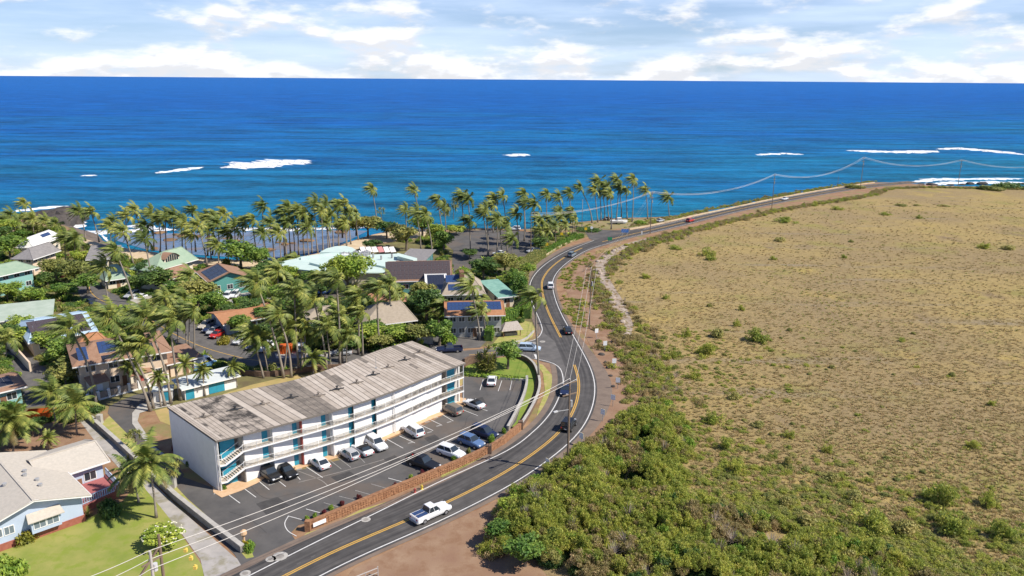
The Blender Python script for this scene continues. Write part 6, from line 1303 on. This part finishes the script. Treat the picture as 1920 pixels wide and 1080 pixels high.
car('coupe', 'car_white', 680, 849, 662, 837, 'white convertible with black soft top between silver hatchback and white SUV', top='soft_top')
car('suv', 'car_white', 706, 839, 722, 850, 'white SUV parked nose-out beside the white convertible')
car('suv', 'car_white', 775, 814, 756, 802, 'white SUV parked nose-in with empty bays either side')
car('suv', 'car_bronze', 847, 774, 830, 766, 'bronze SUV parked near the far stair of the apartments')
car('coupe', 'car_white', 889, 763, 871, 756, 'white coupe with black roof near the end of the apartments', top='soft_top')
car('sedan', 'car_white', 922, 719, 924, 705, 'white sedan parked below the corner lawn')
car('minivan', 'car_navy', 908, 818, 935, 827, 'dark navy van parked beside the stone wall')
car('suv', 'car_blue', 884, 835, 908, 844, 'mid-blue SUV parked beside the stone wall')
car('suv', 'car_white', 846, 855, 870, 863, 'white SUV with dark sunroof parked along the stone wall')
car('pickup', 'car_black', 794, 876, 822, 886, 'black pickup parked along the stone wall')
pk = car('pickup', 'car_white', 809, 969, 838, 956, 'white pickup driving on the main road with panes in its bed')
for k in range(3):
    for j in (-1, 1): MB().box(-2.7 + k * .56, -2.2 + k * .56, j * .42 - .36, j * .42 + .36, 1.16, 1.2).build('cargo_pane', 'solar_blue', pk)
MB().box(-2.84, -1.02, -.84, .84, 1.12, 1.155).build('bed_cover', 'cloth_white', pk)
car('jeep', 'car_black', 1066, 803, 1076, 788, 'black off-road car driving through the bend')
car('sedan', 'car_navy', 1060, 737, 1055, 752, 'dark sedan coming down the road behind the near utility pole')
car('minivan', 'car_ice', 993, 658, 1014, 659, 'pale blue minivan waiting at the side street junction')
car('sedan', 'car_black', 1064, 624, 1056, 608, 'black sedan driving past the side street junction')
car('suv', 'car_white', 1032, 540, 1031, 526, 'white SUV driving between the two bends')
car('suv', 'car_grey', 1072, 481, 1086, 473, 'blue-grey SUV driving around the far bend')
car('suv', 'car_red', 1294, 416, 1312, 411, 'red SUV driving along the coast road')
car('sedan', 'car_white', 1471, 375, 1456, 378, 'white car far along the coast road')
car('pickup', 'car_navy', 842, 660, 822, 661, 'dark pickup driving on the side street behind the apartments')
car('sedan', 'car_silver', 640, 666, 622, 667, 'silver sedan parked on the side street near the driveway')
car('suv', 'car_white', 566, 657, 569, 646, 'white SUV parked tail-out beside the orange canvas shed')
car('suv', 'car_white', 496, 657, 484, 663, 'white SUV parked beside the street palms')
car('sedan', 'car_navy', 476, 653, 466, 659, 'dark blue sedan parked between two white cars on the side street')
car('suv', 'car_white', 453, 643, 441, 649, 'white SUV parked behind the leafy corner shrubs')
car('suv', 'car_beige', 387, 615, 374, 621, 'beige SUV in the row beside the rust-roofed house')
car('sedan', 'car_navy', 394, 621, 382, 627, 'dark sedan between the beige and silver cars')
car('hatch', 'car_silver', 401, 626, 389, 632, 'silver car beside the red car in the row')
car('hatch', 'car_red', 407, 632, 395, 638, 'red car at the end of the row beside the yellow shrub')
vn = car('van', 'car_van', 382, 690, 404, 683, 'blue and white signwritten van parked behind the pool house', top='car_white')
for s in (-1, 1): MB().box(-1.6, .6, s * .96 - .02, s * .96 + .02, 1.35, 1.6).build('decal', 'decal_yellow', vn)
car('suv', 'car_silver', 248, 558, 236, 562, 'silver SUV parked in the pavilion drive'); car('sedan', 'car_white', 262, 562, 250, 566, 'white sedan beside the silver SUV in the pavilion drive')
car('sedan', 'car_navy', 173, 572, 182, 577, 'dark blue car on the side street beyond the houses')
for x, y, lab in ((411, 562, 'white SUV parked furthest from the clipped hedge'), (426, 560, 'white SUV in the middle of the three behind the clipped hedge'), (441, 557, 'white SUV parked close beside the clipped hedge')): car('suv', 'car_white', x, y, x - 6, y + 6, lab)
car('sedan', 'blue_cover', 610, 551, 596, 553, 'car under a blue cover in the courtyard')
car('sedan', 'car_white', 936, 478, 920, 479, 'white sedan in the beach parking lot'); car('suv', 'car_silver', 1000, 474, 986, 475, 'silver SUV parked below the hedge of the beach parking'); car('sedan', 'car_blue', 1003, 459, 992, 461, 'blue car in the shade of the beach parking palms')
car('sedan', 'car_black', 1140, 413, 1150, 412, 'black car parked under the palms of the sandy point'); car('sedan', 'car_silver', 1238, 416, 1250, 413, 'silver car parked at the shore beside the coast road'); car('suv', 'car_white', 965, 432, 955, 432, 'white car parked at the seaward edge of the beach parking')
bt = empty('boat', P(1160, 420), R(8)); tag(bt, 'white motor boat on a trailer on the sandy point', 'boat')
loft([[(x, -w, 1.6), (x, w, 1.6), (x, w * .8, .8), (x, 0, .5), (x, -w * .8, .8)] for x, w in ((-3.4, 1.1), (-1, 1.2), (1.6, 1.0), (3.6, .08))]).build('hull', 'white_trim', bt); MB().box(-.6, 1.0, -.7, .7, 1.6, 2.6).build('cabin', 'white_trim', bt); MB().box(-.5, 1.05, -.72, .72, 2.0, 2.4).build('cabin_window', 'glass', bt); MB().box(-3.4, 3.0, -.5, .5, .3, .48).build('trailer', 'metal_grey', bt)
for s in (-1, 1): w = link('wheel', WH, bt); w.location = (-1.2, s * .8, .33)
# ------------------------------------------------------------------ poles and wires
M('pole_wood', (.17, .12, .085), (.24, .18, .13), scale=2, rough=.95, stretch=(4, 4, .5)); M('pole_pale', (.46, .43, .40), rough=.8); M('wire', (.30, .28, .26), rough=.6); M('wire_pale', (.55, .52, .48), rough=.6); M('marker_yellow', (.75, .55, .12), rough=.6); M('insulator', (.55, .55, .55), rough=.4)
ANCH = {}
def pole(key, bx, by, ty, label, arm=True, rot=0.0, mat='pole_wood', r=.17, lamp=False, tx=None, name='utility_pole'):
    b = P(bx, by); top = Pd(tx or bx, ty, b.y); h = top.z; root = empty(name, b, rot); tag(root, label, 'utility pole' if name == 'utility_pole' else 'pole')
    MB().tube([(0, 0, 0), (0, 0, h)], [r, r * .65], 8).build('pole', mat, root); an = []
    if arm:
        for z, w in ((h - .4, 1.3), (h - 2.2, 1.3)):
            MB().box(-w, w, -.07, .07, z - .08, z + .08).build('crossarm', mat, root)
        for x in (-1.2, 1.2, 0):
            z = h - .4 if x else h; MB().tube([(x, 0, z), (x, 0, z + .3)], .07, 6).build('insulator', 'insulator', root); an.append(Vector((b.x + x * math.cos(rot), b.y + x * math.sin(rot), z + .3)))
        MB().tube([(.32, 0, h - 4.2), (.32, 0, h - 3.2)], .22, 8).build('transformer', 'metal_grey', root)
    else: an = [Vector((b.x, b.y, h - .15 - .5 * k)) for k in range(3)]
    if lamp:
        MB().bar((0, 0, h - 4.6), (-2.6, -.4, h - 4.1), .08).build('lamp_arm', 'metal_grey', root); MB().box(-3.2, -2.5, -.55, -.25, h - 4.18, h - 4.0).build('lamp_head', 'insulator', root)
    ANCH[key] = an; return root
pole('A', 1064, 884, 713, 'tall wooden utility pole with street lamp rising from the thicket by the road', rot=R(35), lamp=True, r=.2, tx=1062)
pole('B', 1105, 616, 503, 'wooden utility pole with double crossarms on the verge inside the bend', rot=R(0))
pole('C', 1219, 438, 360, 'wooden utility pole beside the coast road near the sandy point', rot=R(45)); pole('D', 1447, 391, 327, 'wooden utility pole at the field edge beyond the red SUV', rot=R(45)); pole('E', 1613, 354, 295, 'wooden utility pole at the last crest of the coast road', rot=R(30)); pole('F', 1796, 349, 300, 'wooden utility pole beyond the far edge of the dry field', rot=R(10)); pole('G', 1990, 352, 305, 'wooden utility pole further along the far field edge', rot=R(0))
pole('H', 995, 478, 398, 'wooden utility pole between the beach parking and the hedge', arm=False, r=.15); pole('I', 1091, 426, 374, 'slim pale pole under the palms at the beach junction', arm=False, mat='pole_pale', r=.14, name='pole'); pole('J', 1570, 352, 330, 'short pole on the sea side of the far road', arm=False, r=.12, name='pole')
bl = P(281, 1034, 12.5); K = empty('utility_pole', (bl.x, bl.y, 0), R(60)); tag(K, 'near utility pole with pale top standing on the front lawn', 'utility pole'); MB().tube([(0, 0, 0), (0, 0, 12.5)], [.2, .13], 8).build('pole', 'pole_pale', K); MB().box(-1.0, 1.0, -.06, .06, 11.3, 11.45).build('crossarm', 'pole_wood', K)
MB().tube([(.35, 0, 10.2), (.35, 0, 11.0)], .24, 8).build('transformer', 'insulator', K)
b2 = P(297, 1002, 10.5); K2 = empty('utility_pole', (b2.x, b2.y, 0)); tag(K2, 'dark stub pole with a diagonal brace on the front lawn', 'utility pole'); MB().tube([(0, 0, 0), (0, 0, 10.5)], [.2, .15], 8).build('pole', 'pole_wood', K2); MB().bar((0, 0, 9.2), (-3.6, -2.5, 3.5), .2).build('brace', 'pole_wood', K2)
ANCH['K'] = [P(279, 1033, 12.5), P(277, 1050, 11.6), P(281, 1068, 10.8)]
def wire(a, b, sag, label, mat='wire_pale', r=.03, group='overhead wires'):
    a, b = Vector(a), Vector(b); pts = [a.lerp(b, k / 14) - Vector((0, 0, sag * 4 * (k / 14) * (1 - k / 14))) - a for k in range(15)]
    o = MB().tube(pts, r, 4, caps=False).build('overhead_wire', mat); o.location = a; tag(o, label, 'wire', group)
def span(p, q, sag, what, r=.03, mat='wire_pale'):
    for k in range(3): wire(ANCH[p][k], ANCH[q][k], sag, 'overhead power line strung between ' + what, r=r, group='power lines between ' + what, mat=mat)
span('A', 'B', 1.2, 'the thicket pole and the bend pole', r=.025); span('B', 'C', 2.0, 'the bend pole and the coast pole', r=.018, mat='wire'); span('H', 'C', 2.2, 'the beach parking pole and the coast pole', r=.03); span('C', 'D', 4, 'the coast pole and the field edge pole', r=.03); span('D', 'E', 5, 'the field edge pole and the crest pole', r=.035); span('E', 'F', 4, 'the crest pole and the far field pole', r=.035); span('F', 'G', 3.5, 'the far field pole and the last pole', r=.035)
span('K', 'A', 1.0, 'the lawn pole and the thicket pole', r=.035)
for k, (x, y) in enumerate(((60, 1118), (100, 1125), (150, 1128))): wire(ANCH['K'][k], P(x, y, 12.3 - k), .3, 'overhead power line leaving the lawn pole over the lawn', r=.035, group='power lines over the lawn')
for k, (x, y, i) in enumerate(((348, 1031, 1), (358, 1046, 2), (366, 1063, 2))):
    p = P(x, y, 11 - k * .5); o = MB().box(-.16, .16, -.16, .16, -.22, .14).box(-.07, .07, -.07, .07, .14, .25).build('wire_marker', 'marker_yellow'); o.location = p; tag(o, 'yellow marker hung on an overhead wire above the lawn edge', 'wire marker', 'yellow wire markers')
# ------------------------------------------------------------------ signs and small street things
M('sign_back', (.78, .79, .79), rough=.5); M('sign_yellow', (.8, .55, .03), rough=.5); M('sign_green', (.03, .22, .10), rough=.5); M('sign_blue', (.05, .16, .45), rough=.5); M('cone', (.7, .2, .04)); M('hydrant', (.75, .55, .08))
def sign(x, y, w, h, z, mat, label, group=None, post='metal_grey', rot=None, face=None, cat='sign', twin=False):
    r_ = empty('road_sign', P(x, y), rot if rot is not None else 0); tag(r_, label, cat, group)
    for px_ in ((-w * .35, w * .35) if twin else (0,)): MB().box(px_ - .04, px_ + .04, -.04, .04, 0, z + h).build('post', post, r_)
    MB().box(-w / 2, w / 2, -.075, -.045, z, z + h).build('board', mat, r_)
    if face:
        for k, (ox, mt) in enumerate(((-.0, face),)):
            m = MB(); n_ = 2
            for q in range(1): m.add([(-w * .3, .046, z + h * .1), (w * .05, .046, z + h * .1), (w * .35, .046, z + h * .5), (w * .05, .046, z + h * .9), (-w * .3, .046, z + h * .9), (0, .046, z + h * .5)], [(0, 1, 2, 5), (5, 2, 3, 4)])
            m.build('chevron', 'dark_metal', r_); MB().box(-w / 2, w / 2, .0405, .0445, z, z + h).build('face', face, r_)
for k_, (x, y, rz) in enumerate(((1118, 634, 20), (1134, 658, 10), (1151, 692, 5), (1158, 729, -10), (1149, 762, -25), (1130, 790, -35), (1090, 836, -45), (1027, 886, -50))):
    sign(x, y, .85, 1.0, 1.3, 'sign_back', ('first', 'second', 'third', 'fourth', 'fifth', 'sixth', 'seventh', 'eighth')[k_] + ' chevron bend sign along the verge counted from the bend pole', 'chevron signs around the bend', rot=R(rz + 180) if False else R(rz), face='sign_yellow')
sign(1143, 461, 1.6, 1.2, 2.0, 'sign_green', 'green road sign at the far bend'); sign(1171, 451, 2.6, 1.3, 3.0, 'sign_blue', 'blue road sign on two posts facing the beach junction', twin=True); sign(1203, 447, .35, 1.2, 1.6, 'white_trim', 'thin white marker post sign beyond the blue sign')
r_ = empty('stop_sign', P(1109, 440)); tag(r_, 'octagonal stop sign seen from behind at the beach junction', 'sign'); MB().box(-.04, .04, -.04, .04, 0, 3).build('post', 'metal_grey', r_); MB().tube([(0, -.06, 2.7), (0, -.09, 2.7)], .55, 8).build('board', 'sign_back', r_)
for x, y, lab in ((1053, 450, 'yellow warning sign among the palms near the beach junction'), (1098, 440, 'yellow warning sign beside the stop sign'), (1025, 470, 'yellow warning sign at the roadside hedge')): sign(x, y, 1.0, 1.0, 1.8, 'sign_yellow', lab)
def hydrant(x, y, mat, label, nm):
    r_ = empty(nm, P(x, y)); tag(r_, label, 'hydrant'); MB().tube([(0, 0, 0), (0, 0, .1), (0, 0, .12), (0, 0, .62), (0, 0, .78)], [.22, .22, .15, .15, .05], 8).build('barrel', mat, r_); MB().tube([(-.25, 0, .45), (.25, 0, .45)], .08, 6).build('outlet', mat, r_)
hydrant(791, 918, 'hydrant', 'yellow fire hydrant on the verge below the stone wall', 'fire_hydrant'); hydrant(778, 924, 'red_door', 'red standpipe beside the yellow fire hydrant', 'standpipe')
r_ = empty('yard_sign', P(462, 1032), R(-30)); tag(r_, 'small bright yellow sign at the end of the concrete wall', 'sign'); MB().box(-.05, .05, -.04, .04, 0, 1.3).build('post', 'pole_wood', r_); MB().box(-.5, .5, -.07, -.045, .6, 1.35).build('board', 'sign_yellow', r_)
r_ = empty('letter_box', P(458, 1018)); tag(r_, 'rounded terracotta ornament on the end of the concrete wall', 'ornament'); MB().tube([(0, 0, 0), (0, 0, .9), (0, 0, 1.3), (0, 0, 1.7), (0, 0, 1.9)], [.15, .15, .45, .4, .1], 10).build('pot', 'terracotta_paving', r_)
wf = empty('wire_fence', P(680, 1078)); tag(wf, 'pale metal gate rail with a post on the bare dirt', 'fence'); c_ = P(680, 1078)
for x, y in ((709, 1080), (686, 1092), (650, 1104)): p = P(x, y) - c_; MB().bar((p.x, p.y, 0), (p.x, p.y, 1.3), .1).build('post', 'pole_pale', wf)
a, b = P(709, 1080) - c_, P(650, 1104) - c_; MB().bar(a + Vector((0, 0, 1.1)), b + Vector((0, 0, 1.1)), .08).bar(a + Vector((0, 0, .5)), b + Vector((0, 0, .5)), .06).build('rail', 'pole_pale', wf)
for x, y in ((1118, 905), (1128, 908)): pass
for k, (x, y) in enumerate(((1120, 640), (1128, 665), (1140, 690), (1145, 705), (1135, 680), (1150, 725), (1150, 655), (1135, 650))):
    rock(x, y, random.uniform(.5, .9), 'lava', 'dark lava stone on the dirt verge beside the chevron signs', 'dark stones on the dirt verge', z=0.02)
for k in range(26):
    i = random.randrange(0, 6); a, b = [((1180, 640), (1150, 560)), ((1150, 560), (1122, 520)), ((1122, 520), (1122, 492)), ((1122, 492), (1150, 470)), ((1170, 610), (1140, 545)), ((1150, 470), (1200, 452))][i]; t = random.random()
    rock(a[0] + (b[0] - a[0]) * t + random.uniform(-4, 4), a[1] + (b[1] - a[1]) * t, random.uniform(.6, 1.3), 'pale_rock', 'pale rock on the bank along the field edge', 'pale rocks on the field bank', z=.02)
# ------------------------------------------------------------------ labels: name look-alikes by the landmark they stand next to and by height
LM = [(o['label'], o.matrix_basis.translation + (Vector((math.cos(o.rotation_euler.z), math.sin(o.rotation_euler.z), 0)) * o['dims'][0] / 2 if o.get('dims') is not None else Vector()), o) for o in C.objects if o.parent is None and o.get('category') in ('house', 'hall', 'restaurant', 'pavilion', 'building', 'pool house', 'hut', 'shed', 'carport', 'boat', 'pergola', 'skip')]
SHORT = {'two-storey tan stucco house': 'the tan stucco house', 'low brown-roofed carport': 'the brown carport', 'pale blue metal-roofed': 'the blue-roofed solar house', 'long low house with flat': 'the flat green-roofed house', 'two-storey aqua': 'the aqua house', 'tan house with dark': 'the dark grey hip-roofed house', 'white-roofed hip': 'the white-roofed house', 'small house with weathered': 'the weathered grey cottage', 'cream house with green': 'the arched dormer house', 'green hip-roofed garage': 'the green-roofed pavilion', 'low cottage with warm': 'the brown-roofed cottage', 'teal gabled': 'the teal gabled house', 'long low house with rust': 'the rust-roofed house', 'small grey hip': 'the grey hip-roofed cottage', 'tan shingled': 'the tan shingled cottage', 'long hall': 'the brown solar hall', 'building with black': 'the black solar roof', 'tan-roofed house with blue': 'the chimney house', 'grey two-storey': 'the orange-eaved grey house', 'long shed': 'the ribbed green shed', 'small brown-roofed house': 'the small lane house', 'small cottage with orange': 'the orange-roofed cottage', 'dark grey roofed house': 'the far shore house', 'long white pool': 'the pool house', 'sprawling restaurant': 'the aqua-roofed restaurant', 'restaurant terrace': 'the shade-cloth terrace', 'dark building with painted': 'the mural building', 'small grey thatched': 'the thatched hut', 'bright orange open': 'the orange skip', 'orange canvas': 'the orange canvas shed', 'white utility': 'the white utility shed', 'long white three': 'the apartment block', 'pale blue house': 'the pale blue house', 'white motor boat': 'the white boat'}
LMS = []
for lab, p, o in LM:
    for k, v in SHORT.items():
        if lab.startswith(k): LMS.append((v, p)); break
ORD = ['tallest', 'second tallest', 'third tallest', 'fourth tallest', 'fifth tallest', 'sixth tallest', 'seventh tallest', 'eighth tallest', 'ninth tallest', 'tenth tallest']
DESC = {'palms of the left shore grove': 'wind-bent shore palm', 'palms of the restaurant beach grove': 'wind-bent beach palm', 'palms around the beach parking lot': 'beach parking palm', 'palms among the village houses': 'garden coconut palm', 'palms in the row along the side street': 'street-row coconut palm', 'broadleaf trees of the village gardens': 'green broadleaf tree', 'dark broadleaf trees of the village gardens': 'dark green tree', 'bright trees of the village gardens': 'bright yellow-green tree', 'olive trees of the village gardens': 'olive-green tree', 'leaning palms in front of the tan house': 'leaning coconut palm', 'young palms near the pool house': 'young slim palm', 'palms on the sandy point': 'sandy point palm', 'slender palms behind the carport': 'slender straight palm', 'clump of palms at the beach parking entrance': 'clumped short palm', 'banana plants in the gardens': 'broad-leaved banana plant'}
sets = {}
for o in list(C.objects):
    if o.parent is None and o.get('group') in DESC:
        p = o.location; v, q = min(LMS, key=lambda l: (l[1].x - p.x) ** 2 + (l[1].y - p.y) ** 2)
        kids = [c for c in o.children]; top = max(c.location.z + c.scale.z for c in kids); sets.setdefault((o['group'], v), []).append((top, o))
for (g, v), l in sets.items():
    l.sort(key=lambda t: -t[0])
    for k, (t, o) in enumerate(l):
        w = '' if len(l) == 1 else (('taller ', 'shorter ')[k] if len(l) == 2 else ((ORD[k] if k < len(ORD) else '%dth tallest' % (k + 1)) + ' '))
        o['label'] = (w + DESC[g] + ' closest to ' + v).strip()

FPL = [('the thicket pole', P(1064, 884)), ('the bend pole', P(1105, 616)), ('the coast pole beside the point', P(1219, 438)), ('the field edge pole', P(1447, 391)), ('the crest pole', P(1613, 354)), ('the far field pole', P(1796, 349)), ('the large dark corner bush', P(1892, 353))]
sets = {}
for o in list(C.objects):
    if o.parent is None and o.get('group') == 'lone shrubs in the dry field':
        v, q = min(FPL, key=lambda l: (l[1] - o.location).length); sets.setdefault(v, []).append((o.scale.x, o))
SZ = ['largest', 'second largest', 'third largest', 'fourth largest', 'fifth largest', 'sixth largest', 'seventh largest', 'eighth largest', 'ninth largest', 'tenth largest']
for v, l in sets.items():
    l.sort(key=lambda t: -t[0])
    for k, (t, o) in enumerate(l): o['label'] = (SZ[k] if k < 10 else '%dth largest' % (k + 1)) + ' lone field shrub of those closest to ' + v
